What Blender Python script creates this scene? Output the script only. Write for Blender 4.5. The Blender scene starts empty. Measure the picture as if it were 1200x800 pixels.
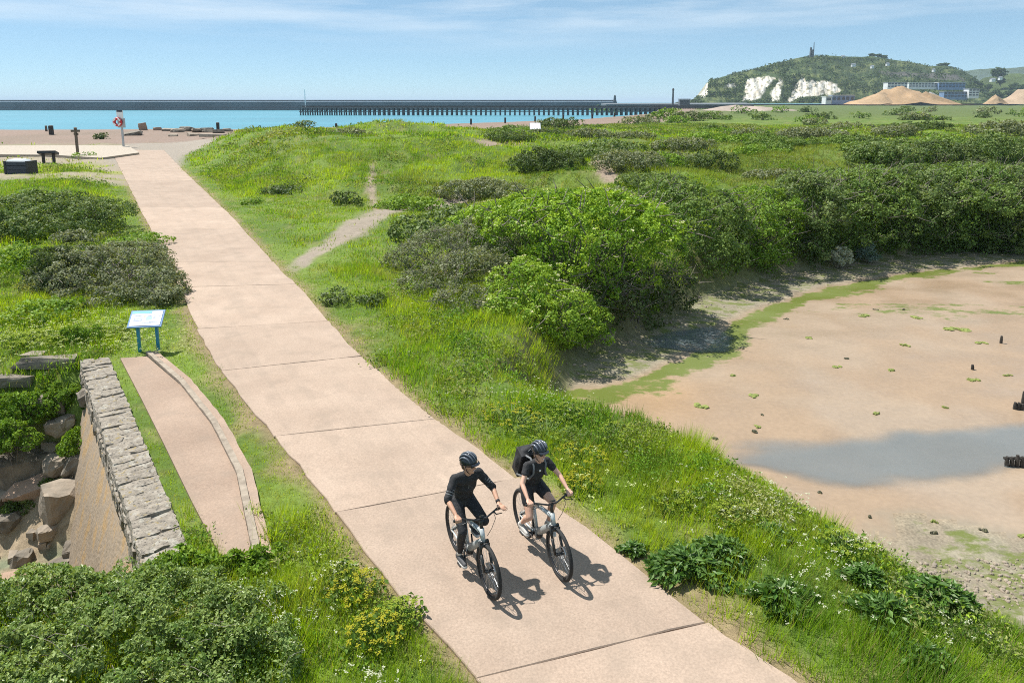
import bpy, math, random
import numpy as np
from mathutils import Vector, Matrix, noise as mnoise

# ------------------------------------------------------------------ camera, world, sun, exposure
CAM_H = 5.5
FPX = 830.0                       # focal length in pixels of a 1200 px wide frame (about 25 mm)
PITCH = math.radians(9.4)           # the photograph is a crop: its optical centre lies above its middle
CY = 119.5 + FPX * math.tan(PITCH)    # row of the optical centre
SUN_EL, SHADOW_AZ = math.radians(59), math.radians(122)   # shadows fall to the right and towards the camera
scene = bpy.context.scene
col = scene.collection
rng = np.random.default_rng(7)
random.seed(7)

cam_data = bpy.data.cameras.new('camera')
cam_data.sensor_width = 36.0
cam_data.lens = FPX / 1200 * 36
cam_data.shift_y = -(400 - CY) / 1200
cam_data.clip_start, cam_data.clip_end = 0.1, 60000
cam = bpy.data.objects.new('camera', cam_data)
col.objects.link(cam)
cam.location = (0, 0, CAM_H)
cam.rotation_euler = (math.pi / 2 - PITCH, 0, 0)
scene.camera = cam

world = bpy.data.worlds.new('World')
scene.world = world
world.use_nodes = True
wn, wl = world.node_tree.nodes, world.node_tree.links
wn.clear()
w_out = wn.new('ShaderNodeOutputWorld')
w_bg = wn.new('ShaderNodeBackground')
w_sky = wn.new('ShaderNodeTexSky')
w_sky.sky_type = 'NISHITA'
w_sky.sun_disc = False
w_sky.sun_elevation = SUN_EL
w_sky.sun_rotation = SHADOW_AZ + math.pi
w_sky.altitude = 2500
w_sky.air_density = 0.8
w_sky.dust_density = 0.0
w_sky.ozone_density = 4.0
w_bg.inputs['Strength'].default_value = 0.061
# thin high cloud streaks
w_tc = wn.new('ShaderNodeTexCoord')
w_map = wn.new('ShaderNodeMapping')
w_map.inputs['Scale'].default_value = (1.1, 0.9, 11.0)
w_map.inputs['Location'].default_value = (0.35, 0.1, 0.2)
w_noise = wn.new('ShaderNodeTexNoise')
w_noise.inputs['Scale'].default_value = 2.0
w_noise.inputs['Detail'].default_value = 7
w_noise.inputs['Roughness'].default_value = 0.58
w_ramp = wn.new('ShaderNodeValToRGB')
w_ramp.color_ramp.elements[0].position = 0.44
w_ramp.color_ramp.elements[1].position = 0.72
w_sep = wn.new('ShaderNodeSeparateXYZ')
w_h = wn.new('ShaderNodeMapRange')
w_h.inputs['From Min'].default_value = 0.06
w_h.inputs['From Max'].default_value = 0.13
w_mul = wn.new('ShaderNodeMath'); w_mul.operation = 'MULTIPLY'
w_mul2 = wn.new('ShaderNodeMath'); w_mul2.operation = 'MULTIPLY'; w_mul2.inputs[1].default_value = 0.85
w_mix = wn.new('ShaderNodeMixRGB')
w_mix.inputs['Color2'].default_value = (8.6, 9.3, 9.8, 1)
w_hs = wn.new('ShaderNodeMixRGB'); w_hs.blend_type = 'MULTIPLY'; w_hs.inputs['Fac'].default_value = 1.0
w_hs.inputs['Color2'].default_value = (0.99, 1.07, 1.03, 1)     # slightly cyan white balance of the photograph
wl.new(w_tc.outputs['Generated'], w_map.inputs['Vector'])
wl.new(w_map.outputs['Vector'], w_noise.inputs['Vector'])
wl.new(w_noise.outputs['Fac'], w_ramp.inputs['Fac'])
wl.new(w_tc.outputs['Generated'], w_sep.inputs['Vector'])
wl.new(w_sep.outputs['Z'], w_h.inputs['Value'])
wl.new(w_ramp.outputs['Color'], w_mul.inputs[0])
wl.new(w_h.outputs['Result'], w_mul.inputs[1])
wl.new(w_mul.outputs[0], w_mul2.inputs[0])
wl.new(w_mul2.outputs[0], w_mix.inputs['Fac'])
wl.new(w_sky.outputs['Color'], w_hs.inputs['Color1'])
w_veil = wn.new('ShaderNodeMixRGB'); w_veil.inputs['Fac'].default_value = 0.38      # thin even veil of high haze
w_veil.inputs['Color2'].default_value = (4.4, 6.8, 8.2, 1)
wl.new(w_hs.outputs['Color'], w_veil.inputs['Color1'])
wl.new(w_veil.outputs['Color'], w_mix.inputs['Color1'])
wl.new(w_mix.outputs['Color'], w_bg.inputs['Color'])
wl.new(w_bg.outputs['Background'], w_out.inputs['Surface'])

sun_data = bpy.data.lights.new('sun', 'SUN')
sun_data.energy = 4.2
sun_data.angle = math.radians(0.55)
sun_data.color = (1.0, 0.96, 0.89)
sun = bpy.data.objects.new('sun', sun_data)
col.objects.link(sun)
_sd = Vector((math.sin(SHADOW_AZ) * math.cos(SUN_EL), math.cos(SHADOW_AZ) * math.cos(SUN_EL), -math.sin(SUN_EL)))
sun.rotation_euler = _sd.to_track_quat('-Z', 'Y').to_euler()

scene.render.engine = 'CYCLES'
scene.view_settings.view_transform = 'Standard'
scene.view_settings.look = 'None'
scene.view_settings.gamma = 1.0
scene.view_settings.exposure = 0.9
scene.view_settings.use_curve_mapping = False
scene.cycles.use_denoising = False
scene.cycles.filter_width = 1.0
scene.cycles.max_bounces = 8
scene.cycles.transparent_max_bounces = 8
scene.cycles.caustics_reflective = False
scene.cycles.caustics_refractive = False

# ------------------------------------------------------------------ helpers
CP, SP = math.cos(PITCH), math.sin(PITCH)


def G(px, py, z=0.0):
    """World x, y of the point of height z seen at a pixel of the 1200x800 photograph."""
    a, b = (px - 600) / FPX, (CY - py) / FPX
    ry, rz = CP + b * SP, -SP + b * CP
    t = (z - CAM_H) / rz
    return np.array([a * t, ry * t])


def pix(x, y, z):
    d = np.array([x, y, z - CAM_H])
    q = d[1] * CP - d[2] * SP
    u = d[1] * SP + d[2] * CP
    return 600 + FPX * d[0] / q, CY - FPX * u / q


def height_at(py, D):
    """Height of a point at ground distance D (along the view) seen at row py."""
    b = (CY - py) / FPX
    return CAM_H + D * (-SP + b * CP) / (CP + b * SP)


def S(a, b, x):
    t = np.clip((np.asarray(x, float) - a) / (b - a), 0, 1)
    return t * t * (3 - 2 * t)


def _hash(ix, iy, seed):
    n = (ix.astype(np.int64) * 374761393 + iy.astype(np.int64) * 668265263 + seed * 982451653) & 0x7fffffff
    n = ((n ^ (n >> 13)) * 1274126177) & 0x7fffffff
    return ((n ^ (n >> 16)) & 0xffff) / 65535.0


def vnoise(x, y, seed=0):
    x, y = np.asarray(x, float), np.asarray(y, float)
    ix, iy = np.floor(x), np.floor(y)
    fx, fy = x - ix, y - iy
    fx, fy = fx * fx * (3 - 2 * fx), fy * fy * (3 - 2 * fy)
    a, b = _hash(ix, iy, seed), _hash(ix + 1, iy, seed)
    c, d = _hash(ix, iy + 1, seed), _hash(ix + 1, iy + 1, seed)
    return (a + (b - a) * fx) * (1 - fy) + (c + (d - c) * fx) * fy


def fbm(x, y, seed=0, oct=4, lac=2.03, gain=0.5):
    s, amp, tot = 0, 1.0, 0
    for k in range(oct):
        s = s + amp * vnoise(np.asarray(x) * lac ** k + 17.3 * k, np.asarray(y) * lac ** k - 9.1 * k, seed + k)
        tot += amp
        amp *= gain
    return s / tot


def seg_dist(P, Q, x, y):
    """distance and side of points to segment P-Q"""
    dx, dy = Q[0] - P[0], Q[1] - P[1]
    t = np.clip(((x - P[0]) * dx + (y - P[1]) * dy) / (dx * dx + dy * dy + 1e-12), 0, 1)
    return np.hypot(x - P[0] - t * dx, y - P[1] - t * dy)


def line_dist(pts, x, y):
    d = np.full(np.shape(x), 1e9)
    for P, Q in zip(pts[:-1], pts[1:]):
        d = np.minimum(d, seg_dist(P, Q, x, y))
    return d


def poly_sd(pts, x, y):
    """signed distance to a polygon, positive inside"""
    x, y = np.asarray(x, float), np.asarray(y, float)
    d = np.full(x.shape, 1e9)
    ins = np.zeros(x.shape, bool)
    n = len(pts)
    for i in range(n):
        P, Q = pts[i], pts[(i + 1) % n]
        d = np.minimum(d, seg_dist(P, Q, x, y))
        if P[1] != Q[1]:
            c = ((P[1] > y) != (Q[1] > y)) & (x < (Q[0] - P[0]) * (y - P[1]) / (Q[1] - P[1]) + P[0])
            ins ^= c
    return np.where(ins, d, -d)


def link(o, parent=None):
    col.objects.link(o)
    if parent is not None:
        o.parent = parent
    return o


def tag(o, label=None, cat=None, group=None, kind=None):
    if label: o['label'] = label
    if cat: o['category'] = cat
    if group: o['group'] = group
    if kind: o['kind'] = kind
    return o


def empty(name, loc, rz=0, label=None, cat=None, group=None):
    o = bpy.data.objects.new(name, None)
    o.empty_display_size = 0.2
    col.objects.link(o)
    o.location = loc
    o.rotation_euler = (0, 0, rz)
    return tag(o, label, cat, group)


def np_mesh(name, V, F, mats, parent=None, smooth=False, colors=None, fmat=None):
    """V (n,3), F (m,k) with one k, optional per-vertex rgb in attribute 'tint'."""
    V, F = np.asarray(V, np.float32), np.asarray(F, np.int32)
    me = bpy.data.meshes.new(name)
    m, k = F.shape
    me.vertices.add(len(V)); me.vertices.foreach_set('co', V.ravel())
    me.loops.add(m * k); me.loops.foreach_set('vertex_index', F.ravel())
    me.polygons.add(m)
    me.polygons.foreach_set('loop_start', np.arange(0, m * k, k, dtype=np.int32))
    try:
        me.polygons.foreach_set('loop_total', np.full(m, k, np.int32))
    except Exception:
        pass
    me.polygons.foreach_set('use_smooth', np.full(m, smooth))
    if fmat is not None:
        me.polygons.foreach_set('material_index', np.asarray(fmat, np.int32))
    me.update(calc_edges=True)
    if colors is not None:
        at = me.attributes.new('tint', 'FLOAT_COLOR', 'POINT')
        c = np.ones((len(V), 4), np.float32)
        c[:, :colors.shape[1]] = colors
        at.data.foreach_set('color', c.ravel())
    for mt in (mats if isinstance(mats, (list, tuple)) else [mats]):
        me.materials.append(mt)
    return link(bpy.data.objects.new(name, me), parent)


class MB:
    """collects shapes for ONE mesh object"""
    def __init__(s):
        s.v, s.f = [], []

    def add(s, vs, fs):
        n = len(s.v)
        s.v += [tuple(p) for p in vs]
        s.f += [tuple(i + n for i in f) for f in fs]
        return s

    def box(s, c, size, rz=0, jit=0, top=None, rx=0, ry=0):
        hx, hy, hz = size[0] / 2, size[1] / 2, size[2] / 2
        t = top or (1, 1)
        vs = [(-hx, -hy, -hz), (hx, -hy, -hz), (hx, hy, -hz), (-hx, hy, -hz),
              (-hx * t[0], -hy * t[1], hz), (hx * t[0], -hy * t[1], hz), (hx * t[0], hy * t[1], hz), (-hx * t[0], hy * t[1], hz)]
        M = Matrix.Translation(Vector(c)) @ Matrix.Rotation(rz, 4, 'Z') @ Matrix.Rotation(ry, 4, 'Y') @ Matrix.Rotation(rx, 4, 'X')
        vs = [M @ (Vector(p) + Vector([random.uniform(-jit, jit) for _ in range(3)])) for p in vs]
        return s.add(vs, [(3, 2, 1, 0), (4, 5, 6, 7), (0, 1, 5, 4), (1, 2, 6, 5), (2, 3, 7, 6), (3, 0, 4, 7)])

    def tube(s, pts, rad, n=8, cap=True, closed=False, flat=None):
        pts = [Vector(p) for p in pts]
        m = len(pts)
        rads = rad if isinstance(rad, (list, tuple)) else [rad] * m
        vs, up = [], None
        for i, p in enumerate(pts):
            if closed:
                d = pts[(i + 1) % m] - pts[i - 1]
            else:
                d = pts[min(i + 1, m - 1)] - pts[max(i - 1, 0)]
            d.normalize()
            if up is None:
                up = d.orthogonal().normalized()
            up = (up - d * up.dot(d))
            if up.length < 1e-6: up = d.orthogonal()
            up.normalize()
            w = d.cross(up)
            for k in range(n):
                a = 2 * math.pi * k / n
                vs.append(p + (up * math.cos(a) + w * math.sin(a)) * rads[i])
        fs = []
        for i in range(m if closed else m - 1):
            j = (i + 1) % m
            for k in range(n):
                fs.append((i * n + k, i * n + (k + 1) % n, j * n + (k + 1) % n, j * n + k))
        if cap and not closed:
            fs.append(tuple(range(n - 1, -1, -1)))
            fs.append(tuple((m - 1) * n + k for k in range(n)))
        return s.add(vs, fs)

    def ell(s, c, r, nu=14, nv=9, rot=None):
        vs, fs = [], []
        R = rot or Matrix.Identity(3)
        for j in range(1, nv):
            th = math.pi * j / nv
            for i in range(nu):
                a = 2 * math.pi * i / nu
                vs.append(Vector(c) + R @ Vector((r[0] * math.sin(th) * math.cos(a), r[1] * math.sin(th) * math.sin(a), r[2] * math.cos(th))))
        vs.append(Vector(c) + R @ Vector((0, 0, r[2]))); vs.append(Vector(c) + R @ Vector((0, 0, -r[2])))
        for j in range(nv - 2):
            for i in range(nu):
                fs.append((j * nu + i, (j + 1) * nu + i, (j + 1) * nu + (i + 1) % nu, j * nu + (i + 1) % nu))
        T, B = len(vs) - 2, len(vs) - 1
        for i in range(nu):
            fs.append((T, i, (i + 1) % nu))
            fs.append((B, (nv - 2) * nu + (i + 1) % nu, (nv - 2) * nu + i))
        return s.add(vs, fs)

    def prism(s, poly, z0, z1, jz=0):
        n = len(poly)
        vs = [(p[0], p[1], z0) for p in poly] + [(p[0], p[1], z1 + random.uniform(-jz, jz)) for p in poly]
        fs = [tuple(range(n - 1, -1, -1)), tuple(range(n, 2 * n))]
        fs += [(i, (i + 1) % n, n + (i + 1) % n, n + i) for i in range(n)]
        return s.add(vs, fs)

    def mesh(s, name, mat, smooth=False):
        me = bpy.data.meshes.new(name)
        me.from_pydata(s.v, [], s.f)
        me.materials.append(mat)
        if smooth:
            me.polygons.foreach_set('use_smooth', [True] * len(me.polygons))
        me.update()
        return me

    def build(s, name, mat, parent=None, smooth=False):
        return link(bpy.data.objects.new(name, s.mesh(name, mat, smooth)), parent)


# ------------------------------------------------------------------ materials
def mat_new(name):
    m = bpy.data.materials.new(name)
    m.use_nodes = True
    nt = m.node_tree
    return m, nt.nodes, nt.links, nt.nodes['Principled BSDF']


def mat(name, rgb, rough=0.7, metal=0.0, var=0.12, scale=8.0, bump=0.0, spec=None, rgb2=None, detail=5):
    """plain procedural material: noise-varied colour with optional fine relief"""
    m, N, L, P = mat_new(name)
    tc = N.new('ShaderNodeTexCoord')
    nz = N.new('ShaderNodeTexNoise'); nz.inputs['Scale'].default_value = scale; nz.inputs['Detail'].default_value = detail
    L.new(tc.outputs['Object'], nz.inputs['Vector'])
    rp = N.new('ShaderNodeValToRGB')
    a = [c * (1 - var) for c in rgb] if rgb2 is None else rgb
    b = [min(1, c * (1 + var)) for c in rgb] if rgb2 is None else rgb2
    rp.color_ramp.elements[0].position, rp.color_ramp.elements[1].position = 0.32, 0.68
    rp.color_ramp.elements[0].color = (*a, 1); rp.color_ramp.elements[1].color = (*b, 1)
    L.new(nz.outputs['Fac'], rp.inputs['Fac']); L.new(rp.outputs['Color'], P.inputs['Base Color'])
    P.inputs['Roughness'].default_value = rough
    P.inputs['Metallic'].default_value = metal
    if spec is not None: P.inputs['Specular IOR Level'].default_value = spec
    if bump:
        n2 = N.new('ShaderNodeTexNoise'); n2.inputs['Scale'].default_value = scale * 4; n2.inputs['Detail'].default_value = 6
        L.new(tc.outputs['Object'], n2.inputs['Vector'])
        bp = N.new('ShaderNodeBump'); bp.inputs['Strength'].default_value = bump; bp.inputs['Distance'].default_value = 0.02
        L.new(n2.outputs['Fac'], bp.inputs['Height']); L.new(bp.outputs['Normal'], P.inputs['Normal'])
    return m


def leaf_mat(name, transl=0.4, rough=0.45, spec=0.35):
    """foliage coloured by the per-leaf tint attribute, partly translucent"""
    m, N, L, P = mat_new(name)
    at = N.new('ShaderNodeAttribute'); at.attribute_name = 'tint'
    L.new(at.outputs['Color'], P.inputs['Base Color'])
    P.inputs['Roughness'].default_value = rough
    P.inputs['Specular IOR Level'].default_value = spec
    tr = N.new('ShaderNodeBsdfTranslucent')
    mg = N.new('ShaderNodeMixRGB'); mg.blend_type = 'MULTIPLY'; mg.inputs['Fac'].default_value = 1
    mg.inputs['Color2'].default_value = (1.5, 1.45, 0.55, 1)
    L.new(at.outputs['Color'], mg.inputs['Color1']); L.new(mg.outputs['Color'], tr.inputs['Color'])
    mx = N.new('ShaderNodeMixShader'); mx.inputs['Fac'].default_value = transl
    L.new(P.outputs[0], mx.inputs[1]); L.new(tr.outputs[0], mx.inputs[2])
    L.new(mx.outputs[0], N['Material Output'].inputs['Surface'])
    return m


def ground_mat(name, rough=0.9, nscale=3.0, fscale=60.0, var=0.35, bump=0.5, bdist=0.03, spec=0.2):
    """terrain coloured by vertex tint with multi-scale noise"""
    m, N, L, P = mat_new(name)
    at = N.new('ShaderNodeAttribute'); at.attribute_name = 'tint'
    tc = N.new('ShaderNodeTexCoord')
    n1 = N.new('ShaderNodeTexNoise'); n1.inputs['Scale'].default_value = nscale; n1.inputs['Detail'].default_value = 8; n1.inputs['Roughness'].default_value = 0.65
    n2 = N.new('ShaderNodeTexNoise'); n2.inputs['Scale'].default_value = fscale; n2.inputs['Detail'].default_value = 4
    L.new(tc.outputs['Object'], n1.inputs['Vector']); L.new(tc.outputs['Object'], n2.inputs['Vector'])
    ad = N.new('ShaderNodeMath'); ad.operation = 'ADD'
    L.new(n1.outputs['Fac'], ad.inputs[0]); L.new(n2.outputs['Fac'], ad.inputs[1])
    mr = N.new('ShaderNodeMapRange'); mr.inputs['From Min'].default_value = 0.6; mr.inputs['From Max'].default_value = 1.4
    mr.inputs['To Min'].default_value = 1 - var; mr.inputs['To Max'].default_value = 1 + var
    L.new(ad.outputs[0], mr.inputs['Value'])
    mu = N.new('ShaderNodeVectorMath'); mu.operation = 'SCALE'
    L.new(at.outputs['Color'], mu.inputs[0]); L.new(mr.outputs['Result'], mu.inputs['Scale'])
    L.new(mu.outputs['Vector'], P.inputs['Base Color'])
    P.inputs['Roughness'].default_value = rough
    P.inputs['Specular IOR Level'].default_value = spec
    bp = N.new('ShaderNodeBump'); bp.inputs['Strength'].default_value = bump; bp.inputs['Distance'].default_value = bdist
    L.new(ad.outputs[0], bp.inputs['Height']); L.new(bp.outputs['Normal'], P.inputs['Normal'])
    return m


M = {}
M['soil'] = ground_mat('soil', nscale=6.0, fscale=90.0, var=0.6)
M['mud'] = ground_mat('mud', rough=0.38, nscale=1.3, fscale=9.0, var=0.13, bump=0.15, bdist=0.02, spec=0.4)


def speckle(m, colr, scale, detail=9, damp=True):
    """growth that settles on a surface where the tint's alpha says it lives, broken up by fine noise"""
    N, L = m.node_tree.nodes, m.node_tree.links
    P = N['Principled BSDF']
    at = next(n for n in N if n.type == 'ATTRIBUTE')
    src = P.inputs['Base Color'].links[0].from_socket
    tc = next(n for n in N if n.type == 'TEX_COORD')
    mp = N.new('ShaderNodeMapping'); mp.inputs['Scale'].default_value = (0.75, 1.3, 1.0)
    nz = N.new('ShaderNodeTexNoise'); nz.inputs['Scale'].default_value = scale; nz.inputs['Detail'].default_value = detail; nz.inputs['Roughness'].default_value = 0.72
    L.new(tc.outputs['Object'], mp.inputs['Vector']); L.new(mp.outputs['Vector'], nz.inputs['Vector'])
    ad = N.new('ShaderNodeMath'); ad.operation = 'ADD'
    L.new(nz.outputs['Fac'], ad.inputs[0]); L.new(at.outputs['Alpha'], ad.inputs[1])
    mr = N.new('ShaderNodeMapRange'); mr.inputs['From Min'].default_value = 0.97; mr.inputs['From Max'].default_value = 1.10
    L.new(ad.outputs[0], mr.inputs['Value'])
    mx = N.new('ShaderNodeMixRGB'); mx.inputs['Color2'].default_value = (*colr, 1)
    L.new(mr.outputs['Result'], mx.inputs['Fac']); L.new(src, mx.inputs['Color1']); L.new(mx.outputs['Color'], P.inputs['Base Color'])
    if not damp:
        return
    # damp patches
    n2 = N.new('ShaderNodeTexNoise'); n2.inputs['Scale'].default_value = 0.6; n2.inputs['Detail'].default_value = 5
    L.new(mp.outputs['Vector'], n2.inputs['Vector'])
    r2 = N.new('ShaderNodeMapRange'); r2.inputs['From Min'].default_value = 0.35; r2.inputs['From Max'].default_value = 0.65
    r2.inputs['To Min'].default_value = 0.22; r2.inputs['To Max'].default_value = 0.6
    L.new(n2.outputs['Fac'], r2.inputs['Value']); L.new(r2.outputs['Result'], P.inputs['Roughness'])


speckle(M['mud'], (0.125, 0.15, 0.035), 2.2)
M['shingle'] = ground_mat('shingle', rough=0.85, nscale=3.0, fscale=22.0, var=0.45, bump=0.3, bdist=0.03)
M['gravel'] = ground_mat('gravel', rough=0.9, nscale=4.0, fscale=45.0, var=0.35, bump=0.7)
speckle(M['shingle'], (0.12, 0.14, 0.04), 2.6, damp=False)
M['leaf'] = leaf_mat('leaf', 0.28, 0.55, 0.18)
M['leaf_gloss'] = leaf_mat('leaf_gloss', 0.28, 0.42, 0.3)
M['grass'] = leaf_mat('grass_blade', 0.45, 0.6, 0.15)
M['petal'] = leaf_mat('petal', 0.35, 0.7, 0.1)
M['bark'] = mat('bark', (0.10, 0.075, 0.055), 0.9, var=0.4, scale=20)
M['twig'] = mat('twig', (0.15, 0.13, 0.11), 0.9, var=0.35, scale=9)

# ------------------------------------------------------------------ terrain plan
MUD_Z, WATER_Z, FLOOR_Z = -1.55, -1.585, -2.9
path_R = [G(*p) for p in ((1010, 860), (935, 800), (825, 727), (690, 622), (600, 556), (500, 484), (413, 409), (352, 338), (330, 318), (268, 250), (215, 200), (192, 176))]
path_L = [G(*p) for p in ((615, 860), (562, 800), (462, 690), (392, 600), (338, 530), (280, 462), (240, 405), (216, 350), (193, 300), (167, 250), (142, 200), (130, 176))]
path_poly = path_R + path_L[::-1]

crest = [G(*p) for p in ((565, 432), (604, 452), (650, 468), (740, 492), (800, 525), (870, 560), (960, 618), (1040, 668), (1100, 705), (1200, 762), (1330, 835))]
foot = [G(*p, -1.5) for p in ((1700, 268), (1450, 272), (1200, 288), (1000, 309), (900, 326), (812, 352), (750, 388), (690, 416), (650, 426))]
foot_out = [p + np.array([-0.35, 1.5]) for p in foot]
basin = crest + [crest[-1] + np.array([9.0, -2.0]), foot_out[0] + np.array([6.0, 0])] + foot_out
channel = [G(*p, WATER_Z) for p in ((800, 533), (880, 527), (960, 519), (1050, 511), (1130, 504), (1220, 498), (1400, 492), (1400, 536), (1200, 545), (1120, 556), (1000, 566), (920, 561), (850, 552))]
pool = [G(*p, WATER_Z) for p in ((735, 398), (780, 384), (835, 382), (862, 396), (850, 412), (800, 412), (760, 408))]
branch = [G(*p) for p in ((330, 322), (352, 308), (388, 285), (425, 260), (452, 247), (500, 238), (545, 232))]
coast = [np.array(p) for p in ((-400., 122.), (-150., 127.), (-46., 131.), (-22., 150.), (21., 205.), (85., 370.), (150., 620.), (190., 900.))]
coast_poly = [np.array((-9000., 9000.)), np.array((-9000., 122.))] + coast + [np.array((190., 9000.))]

WN = G(165, 650)
WU = G(97, 430) - WN
W_LEN = float(np.hypot(*WU)) + 0.1
WU = WU / np.hypot(*WU)   # sluice wall: near top-left corner, direction
WL = np.array([-WU[1], WU[0]])                                # outwards (to the creek)


wk_l = [G(*p) for p in ((141, 420), (165, 466), (192, 520), (226, 590), (264, 662))]
wk_r = [G(*p) for p in ((172, 418), (212, 452), (248, 498), (277, 556), (296, 652))]
walk_poly = wk_l + wk_r[::-1]


def wall_ts(x, y):
    return (x - WN[0]) * WU[0] + (y - WN[1]) * WU[1], (x - WN[0]) * WL[0] + (y - WN[1]) * WL[1]


def hollow_amount(x, y):
    t, s = wall_ts(x, y)
    wob = 0.9 * (fbm(x * 0.9, y * 0.9, 31, 3) - 0.5)
    return S(-0.5, -0.1, s) * S(7.0, 8.6, y + wob * 0.5) * (1 - S(11.2, 15.0, y + wob * 2 - 0.12 * np.maximum(0, -9 - x)))


def masks(x, y):
    x, y = np.asarray(x, float), np.asarray(y, float)
    m = {}
    m['path'] = poly_sd(path_poly, x, y)
    m['basin'] = poly_sd(basin, x, y)
    m['sea'] = poly_sd(coast_poly, x, y)
    m['branch'] = line_dist(branch, x, y)
    m['hollow'] = hollow_amount(x, y)
    m['walk'] = poly_sd(walk_poly, x, y)
    return m


def height(x, y, m=None):
    x, y = np.asarray(x, float), np.asarray(y, float)
    m = m or masks(x, y)
    e = 0.88 * (x + 6.7) + 0.48 * (y - 21.7)             # metres to the right of the path
    n1, n2 = fbm(x * 0.09, y * 0.09, 3, 4), fbm(x * 0.5, y * 0.5, 11, 3)
    offp = S(0.0, 1.2, -m['path'])
    amp = 2.45 - 1.15 * S(-18, 22, x) - 0.6 * S(40, 160, x)
    dune = amp * S(0.8, 8.5, e) * S(37, 60, y + 0.20 * np.maximum(x, -5)) * (1 - 0.62 * S(78, 108, y - 0.35 * x))
    dune = dune * (0.72 + 0.56 * n1)
    h = dune + offp * ((n2 - 0.5) * 0.22 * S(4, 40, y) + (n2 - 0.5) * 0.10)
    # rolling scrub land to the right
    h = h + 0.9 * (n1 - 0.35) * S(4, 14, e) * S(26, 45, y)
    n3 = fbm(x * 0.21, y * 0.21, 15, 3)
    h = h + 1.25 * (n3 - 0.45) * S(3, 9, e) * S(24, 40, y) * (1 - S(90, 140, y))
    # left of the path: a low bank
    el = -e - 3.4
    h = h + 0.35 * S(1.0, 5.0, el) * S(14, 22, y) * (1 - S(48, 60, y)) * (0.6 + n1)
    # grassy verge crown before the mud bank
    b = m['basin']
    h = h + 0.10 * S(-3.0, -0.8, b) * (1 - S(-0.8, 0.2, b)) * (y < 20)
    d = S(0.0, 1.5, b + 0.35 * (n2 - 0.5))
    floor = MUD_Z + 0.012 * (fbm(x * 0.7, y * 0.7, 21, 3) - 0.5) + 0.10 * (1 - S(1.6, 3.4, b))
    if np.any(b > 0):
        wob = 0.75 * (fbm(x * 0.8, y * 1.2, 77, 4) - 0.5)
        chan = poly_sd(channel, x, y)
        pl = poly_sd(pool, x, y)
        floor = floor - 0.13 * S(-0.9, 1.1, chan + wob) - 0.16 * S(-0.3, 0.4, pl + wob * 0.6)
    h = h * (1 - d) + floor * d
    h = h + FLOOR_Z * m['hollow'] * (0.92 + 0.2 * (n2 - 0.5))
    # beach and sea bed
    sea = m['sea']
    bch = S(-52, -8, sea)
    h = h * (1 - bch) + bch * (0.45 + 0.25 * n1)
    h = h - 6.0 * S(-1.0, 30.0, sea)
    h = h - 0.07 * S(-0.05, 0.15, m['path'])
    wk_ = S(-0.9, -0.3, m['walk']) * (1 - m['hollow'])
    h = h * (1 - wk_) - 0.03 * wk_
    return h


def hz(x, y):
    return float(height(np.array([x]), np.array([y]))[0])


# ------------------------------------------------------------------ ground mesh
ratio, ncol = 1.0155, 410
rows = [2.5]
while rows[-1] < 1700:
    rows.append(rows[-1] * ratio + 0.012)
rows = np.array(rows)
u = np.linspace(-1.22, 1.22, ncol)
X = u[None, :] * (0.80 * rows[:, None] + 3.2)
Y = np.repeat(rows[:, None], ncol, 1)
MK = masks(X, Y)
Z = height(X, Y, MK)


def mixc(a, b, t):
    return a * (1 - t[..., None]) + np.array(b) * t[..., None]


fa, fb, fc = fbm(X * 0.35, Y * 0.35, 41, 4), fbm(X * 1.7, Y * 1.7, 51, 4), fbm(X * 0.07, Y * 0.07, 61, 4)
C = np.zeros(X.shape + (3,)) + np.array((0.085, 0.135, 0.022))
C = mixc(C, (0.19, 0.175, 0.07), S(0.52, 0.72, fb) * 0.55)
C = mixc(C, (0.15, 0.21, 0.035), S(0.45, 0.65, fa) * 0.6)
sd_path = MK['path']
C = mixc(C, (0.24, 0.17, 0.105), (S(-0.5, 0.0, sd_path + 0.5 * (fb - 0.5))) * 0.8)
grav = 1 - S(0.45, 1.1, MK['branch'] * (1.0 + 1.2 * (1 - S(1.0, 5.0, -sd_path))) + 0.8 * (fb - 0.5))
grav = grav * S(0.0, 0.8, -sd_path + 0.6 * (fb - 0.5))
C = mixc(C, (0.259, 0.216, 0.169), grav)
# the trodden line climbing the dune and worn bare spots
def Gt(px, py, z=0.5):
    for _ in range(5):
        p = G(px, py, z); z = 0.5 * z + 0.5 * hz(*p)
    return G(px, py, z)


trod = [Gt(*p) for p in ((440, 246), (437, 232), (433, 218), (436, 202), (437, 190))]
tr = 1 - S(0.10, 0.36, line_dist(trod, X, Y) + 0.4 * (fb - 0.5))
C = mixc(C, (0.255, 0.203, 0.150), tr)
bare = [(Gt(712, 203), 1.0), (Gt(706, 192), 0.9), (Gt(575, 170), 1.3), (Gt(600, 168), 1.2)]
br = np.zeros(X.shape)
for p, r in bare:
    br = np.maximum(br, 1 - S(r * 0.5, r, np.hypot(X - p[0], (Y - p[1]) * 0.45) + 1.2 * (fb - 0.5)))
C = mixc(C, (0.270, 0.210, 0.158), br)
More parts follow.
